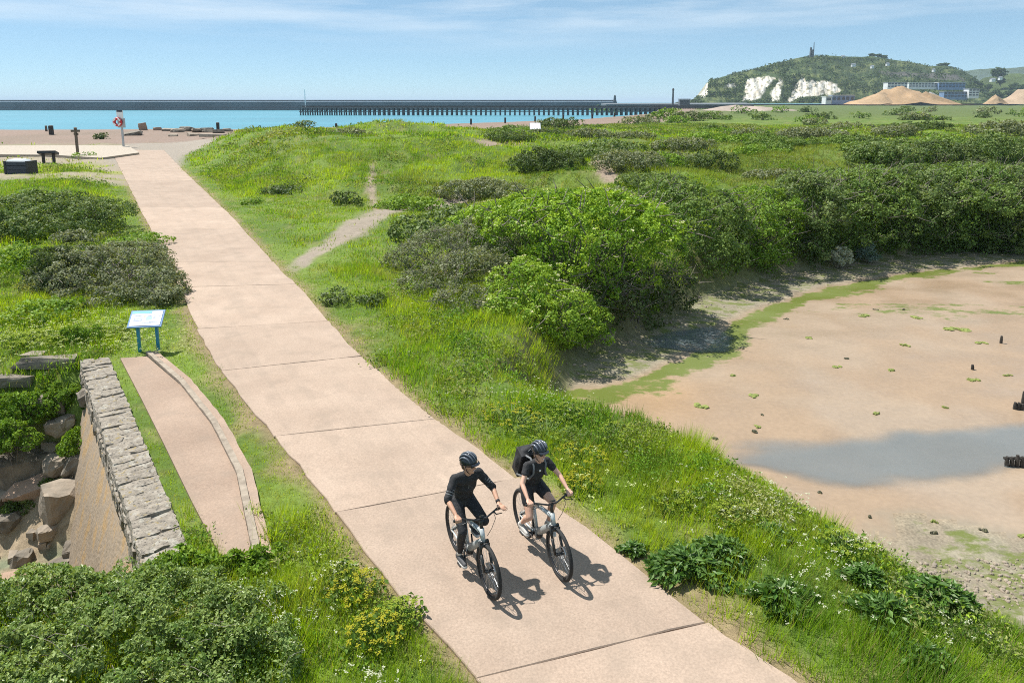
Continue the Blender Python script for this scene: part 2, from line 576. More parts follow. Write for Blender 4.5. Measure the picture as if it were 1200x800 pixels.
# mud basin
b = MK['basin']
mudm = S(1.0, 1.7, b + 0.5 * (fb - 0.5))
mud = np.zeros(X.shape + (3,)) + np.array((0.285, 0.204, 0.136))
mud = mixc(mud, (0.30, 0.228, 0.163), S(0.4, 0.65, fa))
left = G(745, 455, MUD_Z)
mud = mixc(mud, (0.35, 0.215, 0.11), 0.5 * (1 - S(0.4, 2.6, np.hypot(X - left[0], Y - left[1]) + 0.8 * (fb - 0.5))))
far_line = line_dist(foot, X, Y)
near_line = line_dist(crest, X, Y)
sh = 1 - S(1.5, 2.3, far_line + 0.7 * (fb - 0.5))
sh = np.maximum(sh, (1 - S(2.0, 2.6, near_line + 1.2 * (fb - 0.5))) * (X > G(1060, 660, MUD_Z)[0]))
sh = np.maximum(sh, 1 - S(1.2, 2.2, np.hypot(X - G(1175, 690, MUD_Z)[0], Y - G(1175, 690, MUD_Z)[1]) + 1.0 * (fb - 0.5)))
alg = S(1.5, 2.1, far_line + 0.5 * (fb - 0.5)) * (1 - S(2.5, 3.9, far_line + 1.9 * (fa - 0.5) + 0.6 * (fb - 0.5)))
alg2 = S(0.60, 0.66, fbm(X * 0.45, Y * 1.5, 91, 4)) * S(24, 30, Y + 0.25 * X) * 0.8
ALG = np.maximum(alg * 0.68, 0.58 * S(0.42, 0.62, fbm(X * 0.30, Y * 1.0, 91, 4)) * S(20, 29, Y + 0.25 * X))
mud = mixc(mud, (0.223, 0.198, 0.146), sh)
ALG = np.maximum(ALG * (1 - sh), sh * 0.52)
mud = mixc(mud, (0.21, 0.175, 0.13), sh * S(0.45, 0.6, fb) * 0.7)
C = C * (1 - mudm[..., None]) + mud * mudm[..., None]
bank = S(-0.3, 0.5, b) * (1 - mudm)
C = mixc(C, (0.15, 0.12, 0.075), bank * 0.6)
# creek hollow
hol = MK['hollow']
C = mixc(C, (0.29, 0.225, 0.15), S(0.25, 0.7, hol + 0.5 * (fb - 0.5)))
C = mixc(C, (0.10, 0.15, 0.09), S(0.93, 1.0, hol) * S(0.50, 0.66, fb) * 0.7)
# beach
sea = MK['sea']
e_ = 0.88 * (X + 6.7) + 0.48 * (Y - 21.7)
beach = S(-33, -27, sea + 8 * (fa - 0.5) + 10 * (1 - S(-30, -10, X)) )
beach = np.maximum(beach, S(-20, -12, sea + 6 * (fa - 0.5)))
beach = beach * (1 - S(60, 130, X) * (1 - S(-14, -6, sea)))
shc = np.zeros(X.shape + (3,)) + np.array((0.215, 0.155, 0.122))
shc = mixc(shc, (0.19, 0.142, 0.108), S(0.4, 0.7, fc))
C = C * (1 - beach[..., None]) + shc * beach[..., None]
# open gravelly ground left of the path end and the service track in front of the beach
lg = (1 - S(-4.5, -1.5, e_)) * S(44, 49, Y + 4 * (fa - 0.5)) * (1 - beach)
lawn = S(0.54, 0.62, fbm(X * 0.05, Y * 0.16, 95, 3))
C = mixc(C, (0.280, 0.231, 0.175), lg * (1 - lawn) * 0.9)
C = mixc(C, (0.235, 0.235, 0.075), lg * lawn)
plaza = poly_sd([G(*p) for p in ((150, 196), (128, 188), (110, 180), (150, 170), (235, 168), (262, 172), (215, 182), (205, 196))], X, Y)
C = mixc(C, (0.259, 0.224, 0.185), S(-1.2, 0.6, plaza))
# far plain
far = S(150, 300, Y)
C = mixc(C, (0.085, 0.11, 0.035), far * (1 - beach) * 0.8)

# one class for each quad: 0 soil, 1 mud, 2 shingle beach, 3 gravel
def q(a):
    return (a[:-1, :-1] + a[1:, :-1] + a[:-1, 1:] + a[1:, 1:]) / 4


cls = np.zeros((len(rows) - 1, ncol - 1), int)
cls[q(mudm) > 0.6] = 1
cls[(q(sh) > 0.5) & (cls == 1)] = 4
cls[q(beach) > 0.5] = 2
cls[(q(grav) > 0.5) & (cls == 0)] = 3
idx = np.arange(X.size).reshape(X.shape)
Q = np.stack([idx[:-1, :-1], idx[:-1, 1:], idx[1:, 1:], idx[1:, :-1]], -1)
VV = np.stack([X, Y, Z], -1).reshape(-1, 3)
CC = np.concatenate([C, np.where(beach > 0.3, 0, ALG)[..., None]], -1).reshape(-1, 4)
for k, nm, mt in ((0, 'ground', 'soil'), (1, 'mudflat', 'mud'), (2, 'beach', 'shingle'), (3, 'gravel_path', 'gravel'), (4, 'foreshore', 'shingle')):
    f = Q[cls == k].reshape(-1, 4)
    used, inv = np.unique(f, return_inverse=True)
    o = np_mesh(nm, VV[used], inv.reshape(-1, 4), M[mt], smooth=True, colors=CC[used])
    tag(o, kind='structure')

# water: the sea, the shallow channel over the mud, the creek pool below the wall
def water_mat(name, rgb, rough, scale, dist, alpha=1.0, stretch=(1, 1, 1), ior=1.33):
    m, N, L, P = mat_new(name)
    P.inputs['Base Color'].default_value = (*rgb, 1)
    P.inputs['Roughness'].default_value = rough
    P.inputs['IOR'].default_value = ior
    P.inputs['Alpha'].default_value = alpha
    tc = N.new('ShaderNodeTexCoord'); mp = N.new('ShaderNodeMapping'); mp.inputs['Scale'].default_value = stretch
    nz = N.new('ShaderNodeTexNoise'); nz.inputs['Scale'].default_value = scale; nz.inputs['Detail'].default_value = 6
    bp = N.new('ShaderNodeBump'); bp.inputs['Strength'].default_value = 0.5; bp.inputs['Distance'].default_value = dist
    L.new(tc.outputs['Object'], mp.inputs['Vector']); L.new(mp.outputs['Vector'], nz.inputs['Vector'])
    L.new(nz.outputs['Fac'], bp.inputs['Height']); L.new(bp.outputs['Normal'], P.inputs['Normal'])
    n2 = N.new('ShaderNodeTexNoise'); n2.inputs['Scale'].default_value = scale * 0.12; n2.inputs['Detail'].default_value = 4
    L.new(mp.outputs['Vector'], n2.inputs['Vector'])
    rp = N.new('ShaderNodeValToRGB')
    rp.color_ramp.elements[0].position, rp.color_ramp.elements[1].position = 0.35, 0.65
    rp.color_ramp.elements[0].color = (*[c * 0.9 for c in rgb], 1); rp.color_ramp.elements[1].color = (*[c * 1.1 for c in rgb], 1)
    L.new(n2.outputs['Fac'], rp.inputs['Fac']); L.new(rp.outputs['Color'], P.inputs['Base Color'])
    return m


M['sea'] = water_mat('sea', (0.06, 0.235, 0.30), 0.3, 0.15, 0.4, stretch=(0.35, 1.6, 1))
M['channel'] = water_mat('channel_water', (0.155, 0.195, 0.215), 0.05, 2.5, 0.004, alpha=0.55)
SEA_Z = -4.0
xs = np.array([-20000, -3000, -800, -200, 0, 200, 800, 3000, 20000.])
ys = np.array([100, 160, 260, 420, 700, 1200, 2500, 6000, 14000, 30000.])
gx, gy = np.meshgrid(xs, ys)
ii = np.arange(gx.size).reshape(gx.shape)
o = np_mesh('sea', np.stack([gx, gy, np.full(gx.shape, SEA_Z)], -1).reshape(-1, 3),
            np.stack([ii[:-1, :-1], ii[:-1, 1:], ii[1:, 1:], ii[1:, :-1]], -1).reshape(-1, 4), M['sea'])
tag(o, kind='structure')
# shallow water over the mud: a fine sheet whose clearness follows its depth
def shallow(name, poly, level, pad, cell):
    P_ = np.array(poly)
    gx, gy = np.meshgrid(np.arange(P_[:, 0].min() - pad, P_[:, 0].max() + pad, cell), np.arange(P_[:, 1].min() - pad, P_[:, 1].max() + pad, cell))
    zf = height(gx, gy)
    dep = level - zf
    ok = (dep > -0.02) & (poly_sd(poly, gx, gy) > -pad)
    ii = np.arange(gx.size).reshape(gx.shape)
    F_ = np.stack([ii[:-1, :-1], ii[:-1, 1:], ii[1:, 1:], ii[1:, :-1]], -1)
    keep = ok[:-1, :-1] & ok[1:, :-1] & ok[:-1, 1:] & ok[1:, 1:]
    F_ = F_[keep]
    used, inv = np.unique(F_, return_inverse=True)
    V_ = np.stack([gx, gy, np.full(gx.shape, level)], -1).reshape(-1, 3)[used]
    a = S(-0.004, 0.050, dep).ravel()[used]
    o = np_mesh(name, V_, inv.reshape(-1, 4), M['channel'], colors=np.repeat(a[:, None], 3, 1))
    return tag(o, kind='structure')


_P = M['channel'].node_tree.nodes['Principled BSDF']
_at = M['channel'].node_tree.nodes.new('ShaderNodeAttribute'); _at.attribute_name = 'tint'
_ml = M['channel'].node_tree.nodes.new('ShaderNodeMath'); _ml.operation = 'MULTIPLY'; _ml.inputs[1].default_value = 0.52
M['channel'].node_tree.links.new(_at.outputs['Fac'], _ml.inputs[0]); M['channel'].node_tree.links.new(_ml.outputs[0], _P.inputs['Alpha'])
shallow('shallow_water', channel, WATER_Z, 1.2, 0.09)
shallow('shallow_pool', pool, WATER_Z, 0.8, 0.10)

# ------------------------------------------------------------------ concrete path, one slab at a time
def concrete(name, a, b_, stain=(0.30, 0.24, 0.18)):
    m, N, L, P = mat_new(name)
    tc = N.new('ShaderNodeTexCoord')
    g = N.new('ShaderNodeNewGeometry')
    n1 = N.new('ShaderNodeTexNoise'); n1.inputs['Scale'].default_value = 0.7; n1.inputs['Detail'].default_value = 7; n1.inputs['Roughness'].default_value = 0.6
    n2 = N.new('ShaderNodeTexNoise'); n2.inputs['Scale'].default_value = 38; n2.inputs['Detail'].default_value = 5; n2.inputs['Roughness'].default_value = 0.7
    n3 = N.new('ShaderNodeTexVoronoi'); n3.inputs['Scale'].default_value = 55
    L.new(g.outputs['Position'], n1.inputs['Vector']); L.new(g.outputs['Position'], n2.inputs['Vector']); L.new(g.outputs['Position'], n3.inputs['Vector'])
    r1 = N.new('ShaderNodeValToRGB'); r1.color_ramp.elements[0].position, r1.color_ramp.elements[1].position = 0.30, 0.70
    r1.color_ramp.elements[0].color = (*a, 1); r1.color_ramp.elements[1].color = (*b_, 1)
    L.new(n1.outputs['Fac'], r1.inputs['Fac'])
    mr = N.new('ShaderNodeMapRange'); mr.inputs['From Min'].default_value = 0.25; mr.inputs['From Max'].default_value = 0.75
    mr.inputs['To Min'].default_value = 0.72; mr.inputs['To Max'].default_value = 1.22
    L.new(n2.outputs['Fac'], mr.inputs['Value'])
    sc = N.new('ShaderNodeVectorMath'); sc.operation = 'SCALE'
    L.new(r1.outputs['Color'], sc.inputs[0]); L.new(mr.outputs['Result'], sc.inputs['Scale'])
    # pale aggregate flecks
    lt = N.new('ShaderNodeMath'); lt.operation = 'LESS_THAN'; lt.inputs[1].default_value = 0.16
    L.new(n3.outputs['Distance'], lt.inputs[0])
    fm = N.new('ShaderNodeMath'); fm.operation = 'MULTIPLY'; fm.inputs[1].default_value = 0.35
    L.new(lt.outputs[0], fm.inputs[0])
    mx = N.new('ShaderNodeMixRGB'); mx.inputs['Color2'].default_value = (0.50, 0.43, 0.36, 1)
    L.new(fm.outputs[0], mx.inputs['Fac']); L.new(sc.outputs['Vector'], mx.inputs['Color1'])
    # worn patches
    n4 = N.new('ShaderNodeTexNoise'); n4.inputs['Scale'].default_value = 2.3; n4.inputs['Detail'].default_value = 8
    L.new(g.outputs['Position'], n4.inputs['Vector'])
    r4 = N.new('ShaderNodeValToRGB'); r4.color_ramp.elements[0].position, r4.color_ramp.elements[1].position = 0.50, 0.72
    r4.color_ramp.elements[0].color = (0, 0, 0, 1); r4.color_ramp.elements[1].color = (0.42, 0.42, 0.42, 1)
    L.new(n4.outputs['Fac'], r4.inputs['Fac'])
    m4 = N.new('ShaderNodeMixRGB'); m4.inputs['Color2'].default_value = (*stain, 1)
    L.new(r4.outputs['Color'], m4.inputs['Fac']); L.new(mx.outputs['Color'], m4.inputs['Color1'])
    # long faint wear along the way people go
    ra = N.new('ShaderNodeMapping'); ra.inputs['Rotation'].default_value = (0, 0, math.radians(-31))
    rb = N.new('ShaderNodeMapping'); rb.inputs['Scale'].default_value = (2.6, 0.16, 1)
    n6 = N.new('ShaderNodeTexNoise'); n6.inputs['Scale'].default_value = 1.0; n6.inputs['Detail'].default_value = 6; n6.inputs['Roughness'].default_value = 0.65
    L.new(g.outputs['Position'], ra.inputs['Vector']); L.new(ra.outputs['Vector'], rb.inputs['Vector']); L.new(rb.outputs['Vector'], n6.inputs['Vector'])
    r6 = N.new('ShaderNodeMapRange'); r6.inputs['From Min'].default_value = 0.48; r6.inputs['From Max'].default_value = 0.72; r6.inputs['To Max'].default_value = 0.34
    L.new(n6.outputs['Fac'], r6.inputs['Value'])
    m6 = N.new('ShaderNodeMixRGB'); m6.inputs['Color2'].default_value = (*stain, 1)
    L.new(r6.outputs['Result'], m6.inputs['Fac']); L.new(m4.outputs['Color'], m6.inputs['Color1'])
    m4 = m6
    # every slab cast a little differently
    oi = N.new('ShaderNodeObjectInfo')
    m5 = N.new('ShaderNodeMapRange'); m5.inputs['To Min'].default_value = 0.90; m5.inputs['To Max'].default_value = 1.06
    L.new(oi.outputs['Random'], m5.inputs['Value'])
    s5 = N.new('ShaderNodeVectorMath'); s5.operation = 'SCALE'
    L.new(m4.outputs['Color'], s5.inputs[0]); L.new(m5.outputs['Result'], s5.inputs['Scale'])
    L.new(s5.outputs['Vector'], P.inputs['Base Color'])
    P.inputs['Roughness'].default_value = 0.85
    P.inputs['Specular IOR Level'].default_value = 0.25
    bp = N.new('ShaderNodeBump'); bp.inputs['Strength'].default_value = 0.35; bp.inputs['Distance'].default_value = 0.008
    L.new(n2.outputs['Fac'], bp.inputs['Height']); L.new(bp.outputs['Normal'], P.inputs['Normal'])
    return m


M['concrete'] = concrete('path_concrete', (0.325, 0.243, 0.186), (0.395, 0.303, 0.236), (0.235, 0.185, 0.145))
M['old_concrete'] = concrete('walkway_concrete', (0.264, 0.188, 0.140), (0.360, 0.264, 0.200), (0.24, 0.19, 0.15))
M['pale_concrete'] = mat('pale_concrete', (0.352, 0.300, 0.240), 0.9, var=0.25, scale=5, bump=0.4)


def along(pts, d):
    for P, Qp in zip(pts[:-1], pts[1:]):
        l = np.hypot(*(Qp - P))
        if d <= l:
            return P + (Qp - P) * d / l
        d -= l
    return pts[-1]


def length(pts):
    return sum(np.hypot(*(b_ - a)) for a, b_ in zip(pts[:-1], pts[1:]))


def param_of(pts, p):
    best, acc = (1e9, 0), 0
    for P, Qp in zip(pts[:-1], pts[1:]):
        dv = Qp - P; l = np.hypot(*dv)
        t = np.clip(np.dot(p - P, dv) / l ** 2, 0, 1)
        d = np.hypot(*(P + dv * t - p))
        best = min(best, (d, acc + t * l))
        acc += l
    return best[1]


cuts = [(0.0, 0.0)]
for lp, rp_ in (((560, 796), (826, 731)), ((394, 601), (604, 562)), ((324, 511), (508, 492)), ((266, 434), (418, 419)), ((238, 385), (384, 377)), ((218, 336), (352, 333)), ((203, 307), (322, 307))):
    cuts.append((param_of(path_L, G(*lp)), param_of(path_R, G(*rp_))))
LL, LR = length(path_L), length(path_R)
rem = 9
for k in range(1, rem + 1):
    cuts.append((cuts[7][0] + (LL - cuts[7][0]) * k / rem, cuts[7][1] + (LR - cuts[7][1]) * k / rem))
concrete_path = empty('concrete_path', (0, 0, 0))
tag(concrete_path, kind='structure')
for i, ((l0, r0), (l1, r1)) in enumerate(zip(cuts[:-1], cuts[1:])):
    gap = 0.004 + 0.006 * random.random()
    ns = 7
    Lp = [along(path_L, l0 + gap + (l1 - l0 - 2 * gap) * k / ns) for k in range(ns + 1)]
    Rp = [along(path_R, r0 + gap + (r1 - r0 - 2 * gap) * k / ns) for k in range(ns + 1)]
    nc = 6
    ring = []
    def across(A, B, amp):
        out = []
        for k in range(1, nc):
            p = A + (B - A) * k / nc
            dv = (B - A) / np.hypot(*(B - A))
            out.append(p + np.array([-dv[1], dv[0]]) * random.uniform(-amp, amp))
        return out
    edge = lambda p: p + np.array([random.uniform(-0.025, 0.025), random.uniform(-0.025, 0.025)])
    ring = [edge(p) for p in Lp] + across(Lp[-1], Rp[-1], 0.008) + [edge(p) for p in Rp[::-1]] + across(Rp[0], Lp[0], 0.008)
    ring = ring[::-1]
    zt = 0.018 + random.uniform(-0.004, 0.004)
    cx, cy = np.mean(ring, 0)
    mb = MB()
    nr = len(ring)
    loc = [(p[0] - cx, p[1] - cy) for p in ring]
    inset = [(p[0] * 0.994, p[1] * 0.994) for p in loc]
    vs = [(p[0], p[1], -0.10) for p in loc] + [(p[0], p[1], zt - 0.012) for p in loc] + [(p[0], p[1], zt) for p in inset]
    fs = [(k, (k + 1) % nr, nr + (k + 1) % nr, nr + k) for k in range(nr)] + [(nr + k, nr + (k + 1) % nr, 2 * nr + (k + 1) % nr, 2 * nr + k) for k in range(nr)]
    fs.append(tuple(range(2 * nr, 3 * nr)))
    mb.add(vs, fs)
    o = mb.build('slab', M['concrete'], concrete_path)
    o.location = (cx, cy, 0)

# beach-side service road of concrete, left of the path end
road = [G(*p, 0.3) for p in ((-160, 171), (60, 169.5), (150, 170), (163, 178), (118, 184), (60, 180.5), (-160, 179))]
mb = MB()
zz = [max(hz(*p), 0.1) + 0.12 for p in road]
mb.add([(p[0], p[1], z) for p, z in zip(road, zz)] + [(p[0], p[1], z - 0.6) for p, z in zip(road, zz)],
       [tuple(range(6, -1, -1))] + [(k, (k + 1) % 7, 7 + (k + 1) % 7, 7 + k) for k in range(7)])
tag(mb.build('service_road', M['pale_concrete']), kind='structure')

import bmesh

# ------------------------------------------------------------------ sluice wall, walkway and kerb
M['stone'] = mat('wall_stone', (0.11, 0.097, 0.08), 0.95, scale=7, bump=1.0, rgb2=(0.31, 0.275, 0.225))
M['stone_warm'] = mat('wall_stone_warm', (0.14, 0.115, 0.088), 0.95, scale=7, bump=1.0, rgb2=(0.31, 0.26, 0.20))
M['mortar'] = mat('mortar', (0.20, 0.175, 0.14), 0.95, scale=9, var=0.3, bump=0.6)
M['rock'] = mat('rock', (0.20, 0.17, 0.135), 0.9, scale=3, bump=0.9, rgb2=(0.315, 0.255, 0.195))
M['rock_dark'] = mat('rock_dark', (0.09, 0.08, 0.065), 0.9, scale=3.5, bump=0.9, rgb2=(0.24, 0.20, 0.155))
M['rock_red'] = mat('rock_red', (0.30, 0.20, 0.14), 0.9, scale=2.2, bump=0.8, rgb2=(0.345, 0.247, 0.188))


def lichen_stone():
    m = mat('lichen_stone', (0.17, 0.145, 0.115), 0.95, scale=9, bump=1.0, rgb2=(0.31, 0.27, 0.22), detail=9)
    N, L = m.node_tree.nodes, m.node_tree.links
    P = N['Principled BSDF']; src = P.inputs['Base Color'].links[0].from_socket
    g = N.new('ShaderNodeNewGeometry')
    for k, (sc_, lo, hi, cl) in enumerate(((7.0, 0.56, 0.64, (0.31, 0.285, 0.24)), (13.0, 0.60, 0.67, (0.25, 0.19, 0.08)), (21.0, 0.56, 0.66, (0.09, 0.08, 0.068)))):
        nz = N.new('ShaderNodeTexNoise'); nz.inputs['Scale'].default_value = sc_; nz.inputs['Detail'].default_value = 7
        mp = N.new('ShaderNodeMapping'); mp.inputs['Location'].default_value = (k * 3.1, k * 7.7, 0)
        L.new(g.outputs['Position'], mp.inputs['Vector']); L.new(mp.outputs['Vector'], nz.inputs['Vector'])
        mr = N.new('ShaderNodeMapRange'); mr.inputs['From Min'].default_value = lo; mr.inputs['From Max'].default_value = hi
        L.new(nz.outputs['Fac'], mr.inputs['Value'])
        mx = N.new('ShaderNodeMixRGB'); mx.inputs['Color2'].default_value = (*cl, 1)
        L.new(mr.outputs['Result'], mx.inputs['Fac']); L.new(src, mx.inputs['Color1']); src = mx.outputs['Color']
    L.new(src, P.inputs['Base Color'])
    return m


M['stone'] = lichen_stone()
M['stone_warm'] = M['stone']
M['mortar'] = M['stone']


def render_mat():
    m, N, L, P = mat_new('stained_render')
    tc = N.new('ShaderNodeTexCoord'); mp = N.new('ShaderNodeMapping'); mp.inputs['Scale'].default_value = (1.6, 1.6, 0.7)
    L.new(tc.outputs['Object'], mp.inputs['Vector'])
    n1 = N.new('ShaderNodeTexNoise'); n1.inputs['Scale'].default_value = 2.4; n1.inputs['Detail'].default_value = 8; n1.inputs['Roughness'].default_value = 0.65
    L.new(mp.outputs['Vector'], n1.inputs['Vector'])
    r = N.new('ShaderNodeValToRGB')
    e = r.color_ramp.elements
    e[0].position, e[0].color = 0.30, (0.20, 0.15, 0.10, 1)
    e[1].position, e[1].color = 0.74, (0.33, 0.27, 0.20, 1)
    x = e.new(0.50); x.color = (0.25, 0.195, 0.14, 1)
    x = e.new(0.62); x.color = (0.30, 0.19, 0.08, 1)
    L.new(n1.outputs['Fac'], r.inputs['Fac']); L.new(r.outputs['Color'], P.inputs['Base Color'])
    P.inputs['Roughness'].default_value = 0.9
    n2 = N.new('ShaderNodeTexNoise'); n2.inputs['Scale'].default_value = 18; n2.inputs['Detail'].default_value = 6
    L.new(tc.outputs['Object'], n2.inputs['Vector'])
    bp = N.new('ShaderNodeBump'); bp.inputs['Strength'].default_value = 0.7; bp.inputs['Distance'].default_value = 0.03
    L.new(n2.outputs['Fac'], bp.inputs['Height']); L.new(bp.outputs['Normal'], P.inputs['Normal'])
    return m


M['render'] = render_mat()
W_W, W_TOP = 0.50, 0.10
wall_rz = math.atan2(WU[1], WU[0])
sluice_wall = empty('stone_wall', (WN[0], WN[1], 0), wall_rz, 'long grey stone retaining wall dropping to the rubble creek', 'wall')
# local frame: x along the wall, y outwards to the creek side is +y
# core with battered face
secs, nx = [], 24
vs, fs = [], []
prof = [(0.0, -0.42), (0.06, -0.46), (0.40, -1.6), (0.85, -3.1)]
for i in range(nx + 1):
    x = -0.4 + (W_LEN + 0.4) * i / nx
    for k, (yy, z) in enumerate(prof):
        w = 0.05 * (vnoise(np.array([x * 1.7]), np.array([z * 1.9]), 5)[0] - 0.5)
        vs.append((x, yy + w - 0.03, z))
np_ = len(prof)
for i in range(nx):
    for k in range(np_ - 1):
        a = i * np_ + k
        fs.append((a, a + 1, a + np_ + 1, a + np_))
mb = MB(); mb.add(vs, fs); mb.build('rendered_face', M['render'], sluice_wall, smooth=True)
mb = MB(); mb.box((W_LEN / 2 - 0.2, -W_W / 2, -1.0), (W_LEN + 0.3, W_W - 0.03, 2.17)); mb.build('core', M['mortar'], sluice_wall)


def stone_mesh(lx, ly, lz, mt, jit):
    bm = bmesh.new()
    bmesh.ops.create_cube(bm, size=1.0)
    bmesh.ops.subdivide_edges(bm, edges=bm.edges[:], cuts=1, use_grid_fill=True)
    for v in bm.verts:
        f = 0.90 if abs(v.co.x) + abs(v.co.y) + abs(v.co.z) > 1.4 else 1.0
        v.co = Vector((v.co.x * lx * f, v.co.y * ly * f, v.co.z * lz)) + Vector([random.uniform(-jit, jit) for _ in range(3)])
    me = bpy.data.meshes.new('stone'); bm.to_mesh(me); bm.free()
    me.materials.append(mt)
    return me


x = -0.35
while x < W_LEN - 0.1:
    ncols = random.choice((1, 2, 2, 3))
    ln = random.uniform(0.13, 0.34)
    wds = [random.uniform(0.8, 1.25) for _ in range(ncols)]
    sw = sum(wds); y0 = 0.02
    for w in wds:
        wd = w / sw * W_W
        l2 = ln * random.uniform(0.82, 1.0)
        th = 0.16
        o = link(bpy.data.objects.new('stone', stone_mesh(l2 + 0.03, wd + 0.03, th, M[random.choice(('stone', 'stone', 'stone_warm'))], 0.016)), sluice_wall)
        o.location = (x + ln / 2 + random.uniform(-0.02, 0.02), y0 - wd / 2, W_TOP - th / 2 + random.uniform(-0.022, 0.018))
        o.rotation_euler = (random.uniform(-0.05, 0.05), random.uniform(-0.05, 0.05), random.uniform(-0.10, 0.10))
        y0 -= wd
    # two courses on the creek side under the coping
    for c in range(2):
        o = link(bpy.data.objects.new('stone', stone_mesh(ln - 0.015, 0.12, 0.185, M[random.choice(('stone', 'stone_warm'))], 0.016)), sluice_wall)
        o.location = (x + ln / 2 + (0.1 if c else 0), 0.0 + random.uniform(-0.02, 0.015), W_TOP - 0.255 - 0.195 * c)
    x += ln

# walkway beside it
mb = MB()
wk = wk_l + wk_r[::-1]
k = len(wk)
mb.add([(p[0], p[1], 0.012) for p in wk] + [(p[0], p[1], -0.3) for p in wk], [tuple(range(k - 1, -1, -1))] + [(i, (i + 1) % k, k + (i + 1) % k, k + i) for i in range(k)])
tag(mb.build('walkway', M['old_concrete']), kind='structure')


def resample(pts, n):
    L_ = length(pts)
    return [along(pts, L_ * i / (n - 1)) for i in range(n)]


def strip(mb, pts, o0, o1, z0, z1, jz=0.0, jo=0.0):
    n = len(pts)
    vs = []
    for i, p in enumerate(pts):
        d = pts[min(i + 1, n - 1)] - pts[max(i - 1, 0)]
        d = d / np.hypot(*d)
        nr = np.array([d[1], -d[0]])
        ja, jb, jzz = random.uniform(-jo, jo), random.uniform(-jo, jo), random.uniform(-jz, jz)
        a, b_ = p + nr * (o0 + ja), p + nr * (o1 + jb)
        vs += [(a[0], a[1], z0), (a[0], a[1], z1 + jzz), (b_[0], b_[1], z1 + jzz * 0.6), (b_[0], b_[1], z0)]
    fs = []
    for i in range(n - 1):
        for k in range(4):
            fs.append((i * 4 + k, i * 4 + (k + 1) % 4, (i + 1) * 4 + (k + 1) % 4, (i + 1) * 4 + k))
    fs += [(3, 2, 1, 0), tuple((n - 1) * 4 + k for k in range(4))]
    mb.add(vs, fs)


kerb_line = resample([G(*p) for p in ((172, 415), (212, 450), (249, 497), (279, 556), (299, 655))][::-1], 40)
M['kerb'] = mat('kerb_stone', (0.21, 0.17, 0.13), 0.9, scale=9, bump=0.5, rgb2=(0.33, 0.275, 0.215))
kerb = empty('kerb', (0, 0, 0), 0); tag(kerb, kind='structure')
step = 5
for i in range(0, 39, step):
    seg = kerb_line[i:i + step + 1]
    if len(seg) < 2: continue
    seg = resample(seg, 8)
    mb = MB(); strip(mb, seg[:], -0.02, 0.075, -0.2, 0.07, 0.004, 0.004)
    mb.build('kerb_stone', M['kerb'], kerb)
mb = MB(); strip(mb, kerb_line, 0.08, 0.20, -0.2, 0.04, 0.004, 0.010); mb.build('kerb_backing', M['old_concrete'], kerb)


# boulders and ledges in the creek hollow
import bmesh


def boulder(name, loc, size, rz, mt, label, seed, flat=0.0, parent=None, group=None, cat='rock', sink=0.25):
    r = random.Random(seed)
    bm = bmesh.new()
    for i in range(26):
        p = Vector([r.uniform(-1, 1) for _ in range(3)])
        mx = max(abs(c) for c in p)
        p = p / mx * r.uniform(0.80, 1.0)
        p.z *= (1 - flat * max(0, p.z) * 0.3)
        bm.verts.new((p.x * size[0] / 2, p.y * size[1] / 2, p.z * size[2] / 2))
    bmesh.ops.convex_hull(bm, input=bm.verts)
    for v in [v for v in bm.verts if not v.link_faces]: bm.verts.remove(v)
    bmesh.ops.dissolve_limit(bm, angle_limit=0.2, verts=bm.verts[:], edges=bm.edges[:])
    bmesh.ops.triangulate(bm, faces=bm.faces[:])
    bmesh.ops.subdivide_edges(bm, edges=bm.edges[:], cuts=2 if max(size) < 3 else 1, use_grid_fill=True)
    for v in bm.verts:
        n = mnoise.noise(v.co * (4.0 / max(size)) + Vector((seed, 0, 0))) * 0.07 * min(size) + mnoise.noise(v.co * (14.0 / max(size)) + Vector((seed, 5, 0))) * 0.05 * min(size)
        v.co += v.normal * n if v.normal.length else Vector((0, 0, 0))
    me = bpy.data.meshes.new(name); bm.to_mesh(me); bm.free()
    me.materials.append(mt)
    o = link(bpy.data.objects.new(name, me), parent)
    o.location = loc
    o.rotation_euler = (r.uniform(-0.1, 0.1), r.uniform(-0.1, 0.1), rz)
    if label: tag(o, label, cat, group)
    return o


def creek_rock(px, py, z, size, rz, mt, label, seed, flat=0, tilt=(0, 0)):
    size = tuple(s_ * (0.82 if z < -0.6 else 0.9) for s_ in size)
    p = G(px, py, z + size[2] * 0.3)
    o = boulder('boulder', (p[0], p[1], max(z, hz(p[0], p[1])) + size[2] * 0.2), size, rz, M[mt], label, seed, flat)
    o.rotation_euler.x += tilt[0]; o.rotation_euler.y += tilt[1]
    return o


creek_rock(40, 612, -2.8, (1.25, 0.62, 0.5), 0.55, 'rock_red', 'long reddish rectangular block lying in the creek bed', 3, 0.5, (0.18, -0.1))
creek_rock(74, 622, -2.8, (0.85, 0.95, 0.8), 0.9, 'rock', 'upright pointed brown boulder leaning at the foot of the stone wall', 4, 0, (0.25, 0.2))
creek_rock(28, 662, -2.85, (0.45, 0.42, 0.40), 0.3, 'rock_dark', 'small dark square rock at the water edge below the red block', 5)
creek_rock(72, 672, -2.85, (0.48, 0.36, 0.26), 1.0, 'rock_dark', 'small dark flat rock beside the foot of the stone wall', 6, 0.6)
creek_rock(98, 600, -2.7, (0.55, 0.7, 0.5), 0.2, 'rock_dark', 'dark wedge of rock between pointed boulder and stone wall', 7)
creek_rock(45, 565, -2.3, (1.3, 0.7, 0.45), -0.25, 'rock_red', 'broad pinkish flat slab above the red block', 8, 0.8, (0.1, 0.1))
creek_rock(74, 585, -2.5, (0.7, 0.6, 0.5), 0.7, 'rock', 'pale tilted boulder between flat slab and pointed boulder', 9)
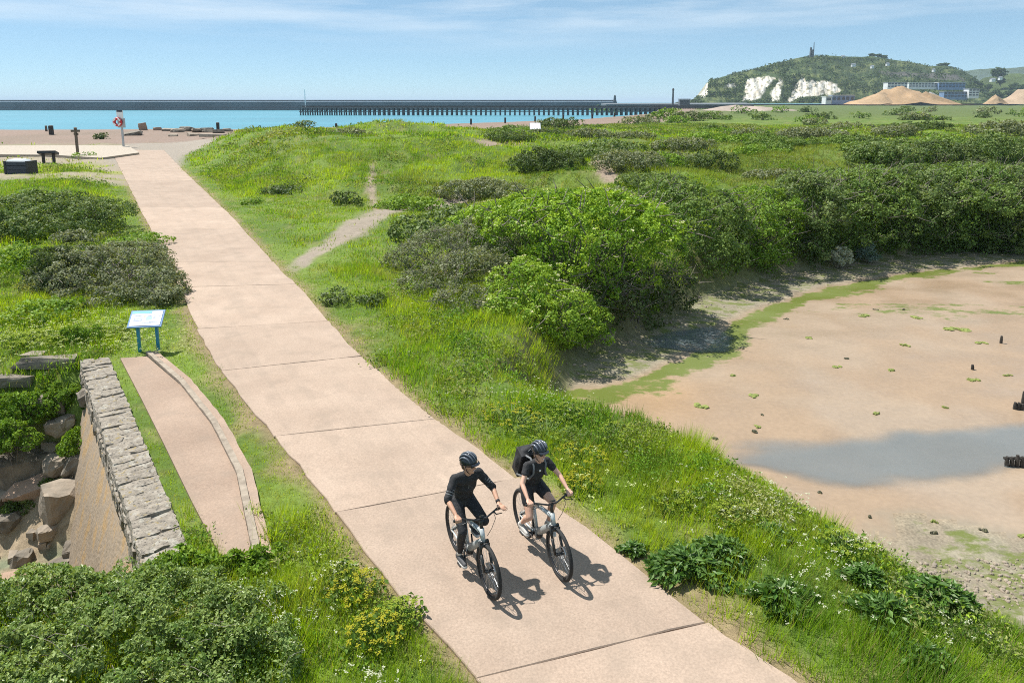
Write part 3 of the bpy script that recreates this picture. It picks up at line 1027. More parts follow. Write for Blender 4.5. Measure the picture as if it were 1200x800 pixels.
creek_rock(72, 497, -1.1, (0.75, 0.55, 0.45), 0.4, 'rock', 'grey boulder lodged on the slope below the ledges', 10)
creek_rock(60, 530, -1.7, (0.45, 0.4, 0.4), 0.1, 'rock', 'small grey stone stuck in the dark creek bank', 11)
creek_rock(18, 545, -2.0, (1.7, 0.9, 1.5), 0.15, 'rock_dark', 'tall dark undercut rock face under the grass tuft at left', 12, 0.2)
creek_rock(-25, 600, -2.6, (1.5, 0.9, 0.8), 0.3, 'rock', 'brown boulder at the left edge of the creek', 13)
creek_rock(8, 690, -2.85, (0.9, 0.5, 0.2), 0.2, 'rock_red', 'low flat pinkish rock at the creek edge by the bramble', 14, 0.9)
creek_rock(58, 442, -0.42, (1.5, 0.5, 0.34), 0.12, 'rock_dark', 'long layered dark ledge of rock beside the wall end', 15, 0.4)
creek_rock(18, 455, -0.5, (0.9, 0.45, 0.3), 0.25, 'rock_dark', 'short dark ledge of rock under the grass at left', 16, 0.4)
creek_rock(40, 425, -0.2, (0.6, 0.4, 0.22), 0.1, 'rock', 'grey rock slab on the bank behind the dark ledge', 17, 0.4)
creek_rock(60, 650, -2.85, (0.5, 0.35, 0.3), 0.8, 'rock', 'small brown rock between the dark square rock and the pointed boulder', 18)
creek_rock(12, 630, -2.8, (0.6, 0.5, 0.35), 1.3, 'rock_dark', 'dark broken rock left of the long reddish block', 19)
creek_rock(88, 655, -2.8, (0.42, 0.5, 0.36), 0.4, 'rock_dark', 'dark angular rock tight against the foot of the wall face', 20)
creek_rock(85, 545, -2.0, (0.5, 0.4, 0.35), 1.1, 'rock', 'brown stone halfway down the slope beside the wall', 21)
creek_rock(52, 470, -0.7, (1.1, 0.5, 0.5), 0.2, 'rock_dark', 'dark overhanging ledge below the long layered ledge', 22, 0.3)
creek_rock(105, 462, -0.5, (0.5, 0.5, 0.4), 0.6, 'rock_dark', 'dark stone tucked under the far end of the wall', 23)
# the creek pool at the wall foot
cp = [G(*p, -2.86) for p in ((-60, 700), (-60, 640), (20, 642), (60, 650), (110, 630), (118, 690), (90, 720))]
o = np_mesh('creek_water', [(p[0], p[1], -2.80) for p in cp], [list(range(len(cp) - 1, -1, -1))], M['channel'], colors=np.full((len(cp), 3), 0.9))
tag(o, kind='structure')
small_pts = rng.uniform(size=(60, 2))
peb = []
for k in range(46):
    x, y = -9.6 + 3.8 * small_pts[k, 0], 9.2 + 3.0 * small_pts[k, 1]
    if wall_ts(x, y)[1] < 0.8: continue
    s_ = 0.06 + 0.14 * rng.random()
    peb.append((x, y, s_))
mb = MB()
for x, y, s_ in peb:
    mb.box((x, y, hz(x, y) + s_ * 0.15), (s_ * 1.6, s_ * 1.2, s_), rz=rng.random() * 3, jit=s_ * 0.2, top=(0.8, 0.75))
tag(mb.build('pebbles', M['rock']), 'loose stones scattered over the creek bed', 'stones', kind='stuff')

# ------------------------------------------------------------------ information boards, bins, posts
M['blue_paint'] = mat('blue_paint', (0.03, 0.16, 0.36), 0.4, var=0.1)
M['teal_paint'] = mat('teal_paint', (0.02, 0.22, 0.33), 0.45, var=0.1)
M['white_print'] = mat('white_print', (0.78, 0.80, 0.84), 0.35, var=0.03)
M['blue_print'] = mat('blue_print', (0.10, 0.42, 0.72), 0.35, var=0.1)
M['lilac_print'] = mat('lilac_print', (0.36, 0.40, 0.66), 0.4, var=0.3, scale=30)
M['grey_print'] = mat('grey_print', (0.42, 0.45, 0.52), 0.4, var=0.4, scale=40)
M['cyan_print'] = mat('cyan_print', (0.24, 0.60, 0.80), 0.4, var=0.2, scale=30)
M['yellow_print'] = mat('yellow_print', (0.75, 0.68, 0.30), 0.4, var=0.2, scale=30)
M['black_paint'] = mat('black_paint', (0.02, 0.022, 0.025), 0.5, var=0.2)
M['timber'] = mat('weathered_timber', (0.13, 0.10, 0.075), 0.85, var=0.35, scale=14, bump=0.4)
M['timber_dark'] = mat('dark_timber', (0.045, 0.04, 0.035), 0.85, var=0.35, scale=12)
M['red_plastic'] = mat('red_plastic', (0.55, 0.02, 0.03), 0.4, var=0.1)
M['white_paint'] = mat('white_paint', (0.75, 0.76, 0.76), 0.5, var=0.06)
M['navy'] = mat('navy_plastic', (0.03, 0.04, 0.06), 0.5, var=0.2)
M['steel'] = mat('galvanised_steel', (0.40, 0.42, 0.44), 0.45, metal=0.6, var=0.1)

pL, pR = G(161.5, 411), G(188, 409)
c0 = (pL + pR) / 2
board = empty('information_board', (c0[0], c0[1], hz(*c0) - 0.02), math.atan2(pR[1] - pL[1], pR[0] - pL[0]) - 0.10,
              'blue lectern information board on two posts beside the path', 'sign')
half = np.hypot(*(pR - pL)) / 2 * 0.92
board.scale = (0.92, 0.92, 0.90)
for s_ in (-1, 1):
    MB().box((s_ * half, 0.0, 0.33), (0.065, 0.06, 0.86)).build('post', M['teal_paint'], board)
MB().box((0, 0.0, 0.86), (0.78, 0.50, 0.035), rx=math.radians(38)).build('panel_frame', M['blue_paint'], board)
pan = MB().box((0, 0, 0), (0.70, 0.42, 0.008)).build('panel', M['white_print'], board)
R38 = Matrix.Rotation(math.radians(38), 4, 'X')
pan.matrix_local = Matrix.Translation((0, 0, 0.86)) @ R38 @ Matrix.Translation((0, 0, 0.0225))
for nm, cx, cy, w, h_, mt in (('title_band', -0.16, 0.205, 0.56, 0.075, 'blue_print'), ('picture', -0.23, -0.02, 0.24, 0.11, 'lilac_print'), ('picture', 0.08, -0.0, 0.16, 0.10, 'cyan_print'),
                              ('picture', 0.08, 0.09, 0.12, 0.05, 'lilac_print'), ('picture', 0.235, 0.06, 0.08, 0.11, 'grey_print'), ('picture', 0.36, 0.06, 0.09, 0.11, 'grey_print'),
                              ('picture', -0.06, 0.075, 0.05, 0.05, 'yellow_print'), ('text_block', -0.25, 0.10, 0.22, 0.02, 'grey_print'), ('text_block', -0.10, -0.15, 0.55, 0.018, 'grey_print'), ('text_block', 0.24, -0.12, 0.25, 0.018, 'grey_print')):
    MB().box((cx * 0.8, cy * 0.9, 0.006), (w * 0.8, h_ * 0.9, 0.004)).build(nm, M[mt], pan)

# second, white board far out on the grass
p = G(627, 172, 1.2); z = hz(*p)
b2 = empty('information_board', (p[0], p[1], z), 0.05, 'small white board on two black legs standing far out on the grass', 'sign')
k2 = np.hypot(*p) / FPX
for s_ in (-1, 1):
    MB().box((s_ * 4.5 * k2, 0, 5 * k2), (0.10, 0.08, 10.5 * k2)).build('post', M['black_paint'], b2)
MB().box((0, 0, 10.5 * k2), (13 * k2, 0.9, 0.06), rx=math.radians(45)).build('panel_frame', M['black_paint'], b2)
MB().box((0, -0.035, 10.5 * k2 + 0.04), (12.4 * k2, 0.85, 0.02), rx=math.radians(45)).build('panel', M['white_print'], b2)

# lectern seen from behind
p = G(57.5, 190.5); z = hz(*p); k2 = np.hypot(*p) / FPX
b3 = empty('information_board', (p[0], p[1], z), 0.25, 'dark lectern board with stout legs on the worn turf', 'sign')
for s_ in (-1, 1):
    MB().box((s_ * 4.5 * k2, 0, 4.3 * k2), (2.2 * k2, 0.22, 9 * k2)).build('leg', M['timber_dark'], b3)
MB().box((0, 0, 9.8 * k2), (16 * k2, 0.9, 0.22), rx=math.radians(-16)).build('panel', M['black_paint'], b3)
# dark bin box
p = G(26, 210.5); z = hz(*p); k2 = np.hypot(*p) / FPX
b4 = empty('storage_bin', (p[0], p[1], z), -0.08, 'dark navy slatted box bin with pale lid by the scrub', 'bin')
for q_ in range(3):
    MB().box((0, 0, (2.2 + 4.1 * q_) * k2), (22 * k2, 0.9, 3.7 * k2)).build('side_panel', M['navy'], b4)
for s_ in (-1, 1):
    MB().box((s_ * 11.2 * k2, 0, 6.4 * k2), (0.14, 0.95, 13 * k2)).build('corner_post', M['black_paint'], b4)
MB().box((-1.5 * k2, 0, 13.3 * k2), (18 * k2, 0.8, 0.14), top=(0.8, 0.8)).build('lid', M['white_paint'], b4)
# finger post
p = G(91.5, 183.5); z = hz(*p); k2 = np.hypot(*p) / FPX
fp = empty('finger_post', (p[0], p[1], z), 0, 'brown wooden finger post with short arms in a clump of leaves', 'signpost')
MB().box((0, 0, 13.5 * k2), (0.20, 0.20, 29 * k2)).build('post', M['timber'], fp)
MB().box((0.6 * k2, -0.13, 25.5 * k2), (8 * k2, 0.07, 2.2 * k2), rz=0.3).build('finger_board', M['timber'], fp)
MB().box((-0.6 * k2, 0.13, 22.3 * k2), (7 * k2, 0.07, 2.2 * k2), rz=-0.5).build('finger_board', M['timber'], fp)
MB().box((0, 0, 28.6 * k2), (0.3, 0.3, 0.1), top=(0.3, 0.3)).build('cap', M['timber'], fp)
# lifebuoy station
p = G(145, 173.5); z = hz(*p); k2 = np.hypot(*p) / FPX
lb = empty('lifebuoy_station', (p[0], p[1], z), 0, 'lifebuoy post with red ring and white notice by the beach', 'lifebuoy')
MB().box((0, 0, 17 * k2), (0.20, 0.16, 34 * k2)).build('post', M['steel'], lb)
MB().box((-0.2 * k2, -0.16, 33.5 * k2), (6.4 * k2, 0.08, 8.5 * k2)).build('notice', M['white_paint'], lb)
MB().box((-0.2 * k2, -0.165, 37.0 * k2), (5.8 * k2, 0.09, 2.0 * k2)).build('notice_band', M['navy'], lb)
MB().box((0.6 * k2, -0.14, 25.0 * k2), (7.5 * k2, 0.08, 9.5 * k2)).build('backing_board', M['steel'], lb)
ring = [(-2.6 * k2 + 3.3 * k2 * math.cos(a), -0.30, 26 * k2 + 3.3 * k2 * math.sin(a)) for a in np.linspace(0, 2 * math.pi, 20, endpoint=False)]
rg = MB().tube(ring, 1.5 * k2, 8, closed=True).build('lifebuoy', M['red_plastic'], lb, smooth=True)
for a in (0.8, 2.4, 3.9, 5.5):
    MB().box((-2.6 * k2 + 3.3 * k2 * math.cos(a), -0.30, 26 * k2 + 3.3 * k2 * math.sin(a)), (1.5 * k2, 3.3 * k2, 3.3 * k2), ry=-a).build('white_band', M['white_paint'], rg)

ORD = ('first', 'second', 'third', 'fourth', 'fifth', 'sixth', 'seventh', 'eighth', 'ninth', 'tenth', 'eleventh', 'twelfth')
# posts on the beach
def post(px, py_base, hpx, wpx, mt, label, group=None, z=0.5):
    p = G(px, py_base, z); zz = hz(*p); k2 = np.hypot(*p) / FPX
    o = empty('wooden_post', (p[0], p[1], zz), 0, label, 'post', group)
    MB().box((0, 0, hpx * k2 / 2 - 0.2), (wpx * k2, wpx * k2, hpx * k2 + 0.4), jit=0.03).build('shaft', M[mt], o)
    MB().box((0, 0, hpx * k2 + 0.04), (wpx * k2 * 1.15, wpx * k2 * 1.15, 0.12), top=(0.5, 0.5)).build('cap', M[mt], o)
    return o


post(60.5, 158, 8.5, 3.2, 'timber_dark', 'thick dark post on the open shingle at far left')
post(54.5, 155, 5, 1.6, 'timber', 'thin short post next to the thick dark one on the shingle')
post(255.5, 152, 7, 2.6, 'timber_dark', 'dark post on the shingle beyond the rubble heap')
for px, py, hp in ((394, 149, 5), (458, 150, 8), (508, 149.5, 6.5), (552, 147, 6.5), (592, 145, 6), (627, 143, 5.5), (660, 141, 5.5), (694, 138.5, 5), (720, 136.5, 4.5)):
    p = G(px, py, 0.5)
    ORD_N = globals().get('ORD_N', -1) + 1
    post(px, py, hp, 2.0, 'timber_dark', ORD[ORD_N] + ' dark post from the left in the spaced line along the beach crest', 'posts along the beach crest', z=0.5)

# stone block, drift heap and rubble behind the path end
def far_rock(px, py, wpx, hpx, mt, label, seed, group=None, name='boulder'):
    p = G(px, py, 0.4); z = hz(*p); k2 = np.hypot(*p) / FPX
    return boulder(name, (p[0], p[1], z + hpx * k2 * 0.35), (wpx * k2, wpx * k2 * 0.8, hpx * k2), random.random(), M[mt], label, seed, group=group)


far_rock(168, 154, 8, 9, 'rock_red', 'squarish pale stone block at the top of the beach', 31)
far_rock(156, 159, 20, 5, 'rock_dark', 'low dark drift heap beside the squarish stone block', 32)
for k, (px, py, w, h_, mt) in enumerate(((185, 154, 9, 4, 'rock_red'), (197, 155, 12, 4, 'rock'), (208, 156, 14, 5, 'rock'), (220, 155, 16, 6, 'rock_dark'), (232, 156, 13, 5, 'rock'), (244, 156, 14, 6, 'rock_dark'), (256, 157, 12, 5, 'rock'), (267, 155, 11, 4, 'rock_dark'), (226, 160, 12, 4, 'rock'), (203, 160, 10, 3, 'rock'))):
    far_rock(px, py, w, h_, mt, ('back row, ' if k < 8 else 'front row, ') + ORD[k if k < 8 else 9 - k] + ' weathered rock from the left in the rubble above the beach', 40 + k, 'rubble heap above the beach')
p = G(250, 164.5, 0.3); k2 = np.hypot(*p) / FPX
o = MB().box((0, 0, 0.25), (26 * k2, 1.2, 0.35), jit=0.05).build('concrete_step', M['pale_concrete'])
o.location = (p[0], p[1], hz(*p)); tag(o, 'low flat concrete step at the edge of the dune grass', 'step')

# ------------------------------------------------------------------ sea works: breakwater and pier
M['breakwater'] = mat('breakwater_concrete', (0.10, 0.115, 0.13), 0.9, var=0.18, scale=0.03)
M['pier'] = mat('pier_timber', (0.095, 0.095, 0.095), 0.9, var=0.25, scale=0.3)
Dbw = G(300, 129.3, SEA_Z)[1]
x0, x1 = -1100, (717 - 600) / FPX * Dbw * 1.04
ztop = height_at(118.2, Dbw)
bw = empty('breakwater', (0, Dbw, SEA_Z), 0, 'long dark sea breakwater running along the horizon', 'breakwater')
MB().box(((x0 + x1) / 2, 6, (ztop - SEA_Z) / 2 - 1), (x1 - x0, 12, ztop - SEA_Z), top=(1, 0.8)).build('wall', M['breakwater'], bw)
MB().box(((x0 + x1) / 2, 8, ztop - SEA_Z + 0.2), (x1 - x0, 3, 1.4)).build('parapet', M['breakwater'], bw)
MB().box(((x0 + x1) / 2, 1.0, 1.0), (x1 - x0 + 4, 5, 3.0)).build('footing', M['breakwater'], bw)
bh = empty('beacon', (x1 - 2, Dbw + 6, ztop), 0, 'tiny beacon tower on the right end of the breakwater', 'lighthouse')
MB().tube([(0, 0, -1), (0, 0, 5)], [1.8, 1.3], 10).build('tower', M['breakwater'], bh)
MB().tube([(0, 0, 5), (0, 0, 6.5)], [1.0, 0.7], 8).build('lantern', M['pier'], bh)

Dp = G(363, 135.2, SEA_Z)[1]
px0, px1 = (363 - 600) / FPX * Dp * 1.04, (838 - 600) / FPX * Dp * 1.04
zd = height_at(126.6, Dp)
pier = empty('timber_pier', (0, Dp, SEA_Z), 0, 'long dark timber pier on rows of piles across the bay', 'pier')
hd = zd - SEA_Z
MB().box(((px0 + px1) / 2, 3, hd), (px1 - px0, 7.5, 0.7)).build('deck', M['pier'], pier)
MB().box(((px0 + px1) / 2, -0.5, hd + 1.5), (px1 - px0, 0.25, 0.3)).build('rail', M['pier'], pier)
MB().box(((px0 + px1) / 2, -0.6, hd * 0.5), (px1 - px0, 0.3, 0.45)).build('waling', M['pier'], pier)
MB().box(((px0 + px1) / 2, 6.6, hd + 0.9), (px1 - px0, 0.3, 1.5)).build('parapet', M['pier'], pier)
npile = 88
bent = MB()
for yy in (-0.4, 6.0):
    bent.tube([(0, yy, -3), (0, yy, hd + 0.2)], 0.62, 6)
bent.tube([(0, -0.2, 1.0), (0, 5.8, hd - 0.8)], 0.25, 4)
bent.tube([(0, -0.6, hd), (0, -0.6, hd + 1.7)], 0.14, 4)
bent_me = bent.mesh('bent', M['pier'])
for k in range(npile):
    o = link(bpy.data.objects.new('bent', bent_me), pier)
    o.location = (px0 + 1 + (px1 - px0 - 2) * k / (npile - 1), 0, 0)
pm = empty('mast', (px0 + 4, Dp + 2, zd), 0, 'thin pale mast standing on the left end of the pier', 'mast')
MB().tube([(0, 0, 0), (0, 0, 13)], [0.42, 0.25], 6).build('pole', M['white_paint'], pm)
MB().tube([(-1.1, 0, 7), (1.1, 0, 7)], 0.12, 4).build('yard', M['white_paint'], pm)
Dl = 620.0
zl = 2.0
lt = empty('light_tower', ((777 - 600) / FPX * Dl * 1.05, Dl, zl), 0, 'slim dark light tower at the landward end of the pier', 'lighthouse')
MB().tube([(0, 0, -3), (0, 0, height_at(106, Dl) - zl)], [1.0, 0.7], 8).build('tower', M['breakwater'], lt)
MB().tube([(0, 0, height_at(106, Dl) - zl), (0, 0, height_at(103.5, Dl) - zl)], [1.2, 0.5], 8).build('lantern', M['pier'], lt)
lh = empty('harbour_hut', ((789.5 - 600) / FPX * Dl * 1.05, Dl, zl), 0, 'dark flat harbour building beside the slim light tower', 'building')
MB().box((0, 0, (height_at(117, Dl) - zl) / 2 - 1), (8.5, 6, height_at(117, Dl) - zl + 2)).build('wall', M['breakwater'], lh)
MB().box((0, 0, height_at(116.4, Dl) - zl), (9.4, 7, 0.6)).build('roof', M['pier'], lh)
M['glass_dark'] = mat('dark_glass', (0.03, 0.04, 0.05), 0.1, var=0.1)
for k in range(3):
    MB().box((-2.6 + 2.6 * k, -3.02, height_at(119, Dl) - zl), (1.4, 0.1, 1.3)).build('window', M['glass_dark'], lh)
# low harbour quay linking breakwater and headland
o = MB().box((0, 0, 1.2), (150, 25, 7), jit=1.0).build('harbour_quay', M['breakwater'])
o.location = ((785 - 600) / FPX * 760, 740, -1.0); tag(o, kind='structure')

# ------------------------------------------------------------------ headland
M['hill'] = ground_mat('hill', rough=0.95, nscale=0.02, fscale=0.12, var=0.4, bump=0.6, bdist=3.0, spec=0.1)
sky_px = np.array([[796, 121.5], [808, 118], [820, 113], [825, 108], [827.5, 98], [833, 94], [842, 91.5], [862, 85.5], [880, 82], [905, 75], [925, 70.5], [940, 67], [955, 65.5], [975, 65.5], [992, 66.5], [1010, 67], [1022, 65.5], [1036, 68.5], [1052, 71], [1070, 73.5], [1090, 78], [1108, 77], [1122, 81], [1134, 86], [1146, 94], [1160, 104], [1175, 112], [1190, 118]])
nxh, nvh = 300, 72
pxs = np.linspace(796, 1190, nxh)
sky = np.interp(pxs, sky_px[:, 0], sky_px[:, 1])
sky = sky + 0.7 * (fbm(pxs * 0.12, pxs * 0, 5, 3) - 0.5)
v = np.linspace(0, 1, nvh)
PX, VVh = np.meshgrid(pxs, v, indexing='ij')
base_row = 121.5
row = base_row + (sky[:, None] - base_row) * VVh
cl_top = np.interp(pxs, [796, 828, 870, 900, 940, 985, 1010, 1190], [0.9, 0.80, 0.75, 0.68, 0.58, 0.42, 0.25, 0.2])[:, None]
rid = fbm(PX * 0.16, VVh * 1.4, 71, 4) - 0.5
rid2 = np.abs(fbm(PX * 0.055 + VVh * 0.5, VVh * 0.8, 73, 3) - 0.5)
Dh = 1090 + 62 * np.minimum(VVh, cl_top) / cl_top * (0.5 + cl_top) + 330 * np.maximum(0, VVh - cl_top) ** 1.15
Dh = Dh + (26 * rid + 60 * rid2) * (0.25 + np.minimum(1, VVh * 3)) * (1 - 0.7 * VVh)
bq = (CY - row) / FPX
ry, rzq = CP + bq * SP, -SP + bq * CP
tq = Dh / ry
HX, HY, HZ = (PX - 600) / FPX * tq, Dh, CAM_H + rzq * tq
# back slope
HX = np.concatenate([HX, HX[:, -1:] + 40], 1); HY = np.concatenate([HY, HY[:, -1:] + 260], 1); HZ = np.concatenate([HZ, HZ[:, -1:] * 0.3 - 10], 1)
nzh = fbm(PX * 0.09, row * 0.25, 81, 4); nz2 = fbm(PX * 0.3, row * 0.35, 83, 3)
HC = np.zeros(PX.shape + (3,)) + np.array((0.050, 0.072, 0.026))
HC = mixc(HC, (0.105, 0.125, 0.045), S(0.46, 0.64, nzh))
HC = mixc(HC, (0.035, 0.055, 0.022), S(0.52, 0.66, nz2) * 0.7)


def chalk(poly, soft=1.2):
    return S(-soft, soft * 0.6, poly_sd([np.array(p, float) for p in poly], PX, row) + 4.5 * (fbm(PX * 0.35, row * 0.12, 87, 4) - 0.5))


ck = chalk([(871, 118), (873, 104), (876, 94), (888, 91), (903, 90), (910, 92), (900, 100), (893, 112), (884, 117)])
ck = np.maximum(ck, chalk([(903, 118), (905, 106), (914, 93), (918, 94), (915, 106), (912, 118)]))
ck = np.maximum(ck, chalk([(924, 118), (933, 101), (939, 89), (944, 97), (950, 94), (958, 98), (962, 96), (972, 96), (981, 99), (986, 108), (975, 111), (955, 112), (938, 113), (930, 118)]))
ck = np.maximum(ck, chalk([(821, 114), (825, 100), (829, 97), (829, 106), (827, 113)], 0.8))
ck = np.maximum(ck, 0.7 * chalk([(849, 103), (851, 98), (858, 98), (864, 99), (862, 102)], 0.8))
ckc = np.zeros(PX.shape + (3,)) + np.array((0.70, 0.67, 0.60))
ckc = mixc(ckc, (0.50, 0.42, 0.31), S(0.45, 0.7, fbm(PX * 0.4, row * 0.4, 89, 3)) * 0.8)
ckc = mixc(ckc, (0.34, 0.32, 0.27), S(0.50, 0.66, fbm(PX * 1.1, row * 0.10, 187, 4)) * 0.75)
ckc = mixc(ckc, (0.10, 0.11, 0.05), S(0.58, 0.66, fbm(PX * 0.5, row * 0.5, 189, 4)) * 0.8)
HC = HC * (1 - ck[..., None]) + ckc * ck[..., None]
scar = chalk([(1028, 84), (1060, 85), (1100, 86), (1122, 88), (1132, 95), (1100, 93), (1040, 89)], 0.8)
HC = mixc(HC, (0.085, 0.08, 0.075), scar * 0.9)
HC = np.concatenate([HC, HC[:, -1:]], 1)
hi = np.arange(HX.size).reshape(HX.shape)
o = np_mesh('headland', np.stack([HX, HY, HZ], -1).reshape(-1, 3), np.stack([hi[:-1, :-1], hi[1:, :-1], hi[1:, 1:], hi[:-1, 1:]], -1).reshape(-1, 4), M['hill'], smooth=True, colors=HC.reshape(-1, 3))
tag(o, kind='structure')


def far_hill(name, pts, D, depth, colr, seed, tex=0.1):
    pts = np.array(pts, float)
    xs_ = np.linspace(pts[0, 0], pts[-1, 0], 90)
    sk = np.interp(xs_, pts[:, 0], pts[:, 1]) + 1.2 * (fbm(xs_ * 0.2, xs_ * 0, seed, 3) - 0.5)
    V_, nv = [], 26
    cols = []
    for i, px_ in enumerate(xs_):
        for k in range(nv):
            t = k / (nv - 2) if k < nv - 1 else 1
            r_ = 122 + (sk[i] - 122) * min(t, 1)
            d = D + depth * t ** 1.2 + 25 * (fbm(np.array([px_ * 0.1]), np.array([t * 2.0]), seed + 3, 3)[0] - 0.5)
            if k == nv - 1: d += depth; r_ = 122
            V_.append((0, 0, 0)); b_ = (CY - r_) / FPX; ry_, rz_ = CP + b_ * SP, -SP + b_ * CP; tt = d / ry_
            V_[-1] = ((px_ - 600) / FPX * tt, d, CAM_H + rz_ * tt)
            f_ = fbm(np.array([px_ * tex]), np.array([r_ * tex * 2]), seed + 9, 4)[0]
            cols.append([c * (0.65 + 0.7 * f_) for c in colr])
    id_ = np.arange(len(V_)).reshape(90, nv)
    o = np_mesh(name, V_, np.stack([id_[:-1, :-1], id_[1:, :-1], id_[1:, 1:], id_[:-1, 1:]], -1).reshape(-1, 4), M['hill'], smooth=True, colors=np.array(cols))
    return tag(o, kind='structure')


far_hill('far_downs', [(1090, 92), (1125, 84), (1150, 81), (1185, 80), (1205, 78), (1290, 82), (1400, 95)], 2600, 600, (0.06, 0.085, 0.05), 101)
far_hill('wooded_hillside', [(1128, 118), (1140, 100), (1152, 92), (1170, 88), (1190, 86), (1215, 88), (1260, 84), (1330, 96), (1400, 112)], 1180, 250, (0.065, 0.09, 0.03), 111)


def at_row(px, row_, D):
    b_ = (CY - row_) / FPX
    ry_, rz_ = CP + b_ * SP, -SP + b_ * CP
    t = D / ry_
    return Vector(((px - 600) / FPX * t, D, CAM_H + rz_ * t))


# lookout station and mast on the crest
Dm = 1225.0
zb = at_row(951, 66, Dm)
ls = empty('radio_mast', zb, 0, 'dark lookout block with aerial mast on top of the headland', 'mast')
km = Dm / FPX
MB().box((0, 0, 3.2 * km), (4.4 * km, 4, 8 * km), top=(0.85, 0.85)).build('block', M['breakwater'], ls)
MB().box((-1.2 * km, 0, 8.2 * km), (1.8 * km, 2, 3 * km)).build('cabin', M['breakwater'], ls)
for sx in (-1, 1):
    MB().tube([(2.0 * km + sx * 0.8, 0, 5 * km), (2.0 * km + sx * 0.35, 0, 15.5 * km)], [0.35, 0.22], 5).build('mast_leg', M['breakwater'], ls)
mb = MB()
for k in range(9):
    zc = (6 + k) * km
    mb.tube([(2.0 * km - 0.7, 0, zc), (2.0 * km + 0.7, 0, zc + km)], 0.12, 4)
mb.build('lattice', M['breakwater'], ls)

# harbour side buildings below the hill
M['facade_white'] = mat('facade_white', (0.62, 0.64, 0.66), 0.6, var=0.08, scale=0.2)
M['facade_blue'] = mat('facade_blue', (0.16, 0.24, 0.40), 0.5, var=0.1, scale=0.2)
M['roof_grey'] = mat('roof_grey', (0.20, 0.22, 0.25), 0.7, var=0.1, scale=0.2)
M['roof_pale'] = mat('roof_pale', (0.60, 0.62, 0.62), 0.5, var=0.08, scale=0.2)


def far_block(name, xa, xb, ya, yb, D, label, wmat, rmat, storeys, bays, cat='building', group=None):
    A, B = at_row(xa, yb, D), at_row(xb, yb, D)
    top = at_row(xa, ya, D).z
    w, h_ = B.x - A.x, top - A.z
    e = empty(name, ((A.x + B.x) / 2, D, A.z), 0, label, cat, group)
    MB().box((0, 6, h_ / 2 - 1.5), (w, 12, h_ + 3)).build('wall', M[wmat], e)
    MB().box((0, 5.9, h_ + 0.3), (w + 1, 13.6, 0.7)).build('roof', M[rmat], e)
    wm = MB().box((0, 0, 0), (w / bays * 0.66, 0.5, h_ / storeys * 0.5)).mesh('window', M['glass_dark'])
    for s_ in range(storeys):
        for k in range(bays):
            o = link(bpy.data.objects.new('window', wm), e)
            o.location = (-w / 2 + w * (k + 0.5) / bays, -0.05, h_ * (s_ + 0.55) / storeys)
    return e


far_block('apartment_block', 1040, 1063, 97, 103, 1010, 'long white flat-roofed block behind the big sand heap', 'facade_white', 'roof_grey', 2, 6)
far_block('apartment_block', 1065, 1098, 97.5, 102.5, 1040, 'pale blue terrace of flats left half under the quarry scar', 'facade_white', 'roof_pale', 2, 9)
far_block('apartment_block', 1100, 1131, 97, 103, 1035, 'pale blue terrace of flats right half under the quarry scar', 'facade_blue', 'roof_pale', 2, 8)
far_block('apartment_block', 1106, 1134, 108, 114.5, 990, 'low dark blue block in front of the terrace', 'facade_blue', 'roof_grey', 2, 7)
far_block('apartment_block', 1135, 1147, 104.5, 113, 985, 'short white block with flat roof at the right end of the terrace', 'facade_white', 'roof_grey', 3, 3)
wh = far_block('warehouse', 975, 1001, 112, 119.5, 930, 'blue harbour shed with white roof beside the sand heap', 'facade_blue', 'roof_pale', 1, 5)
far_block('warehouse', 967.5, 974.5, 113.5, 119.5, 928, 'small white gabled shed left of the blue harbour shed', 'facade_white', 'roof_pale', 1, 1)
for k, (px_, py_, w_) in enumerate(((1040, 76.5, 3.2), (1094, 83.5, 2.4), (1022, 79.5, 3.0), (988, 67.8, 4.0), (1000, 77.5, 4.6), (1163, 95, 5.0), (1172, 93, 3.5))):
    D_ = 1130 + 6 * (100 - py_) - 60 * (px_ > 1150)
    lab = ('tiny white cottage high on the headland above the terrace', 'tiny white cottage on the green shoulder right of the scar', 'low pale hut on the headland slope', 'low pale hut on the crest right of the mast', 'long low bunker on the slope below the mast', 'pale house among the trees of the wooded hillside', 'small house with pale roof higher in the wooded hillside')[k]
    P_ = at_row(px_, py_, D_)
    e = empty('cottage', P_, 0.2, lab, 'house')
    w_ = w_ * D_ / FPX
    MB().box((0, 0, 0.6), (w_, 4, 4.2)).build('wall', M['facade_white'], e)
    MB().add([(-w_ / 2 - .3, -2.4, 2.7), (w_ / 2 + .3, -2.4, 2.7), (w_ / 2 + .3, 2.4, 2.7), (-w_ / 2 - .3, 2.4, 2.7), (-w_ / 2 - .3, 0, 4.2), (w_ / 2 + .3, 0, 4.2)],
             [(0, 1, 5, 4), (2, 3, 4, 5), (0, 4, 3), (1, 2, 5), (3, 2, 1, 0)]).build('roof', M['roof_grey'], e)

# sand and gravel heaps
M['sand'] = ground_mat('sand_heap', rough=0.95, nscale=0.06, fscale=0.5, var=0.22, bump=0.6, bdist=0.6, spec=0.1)


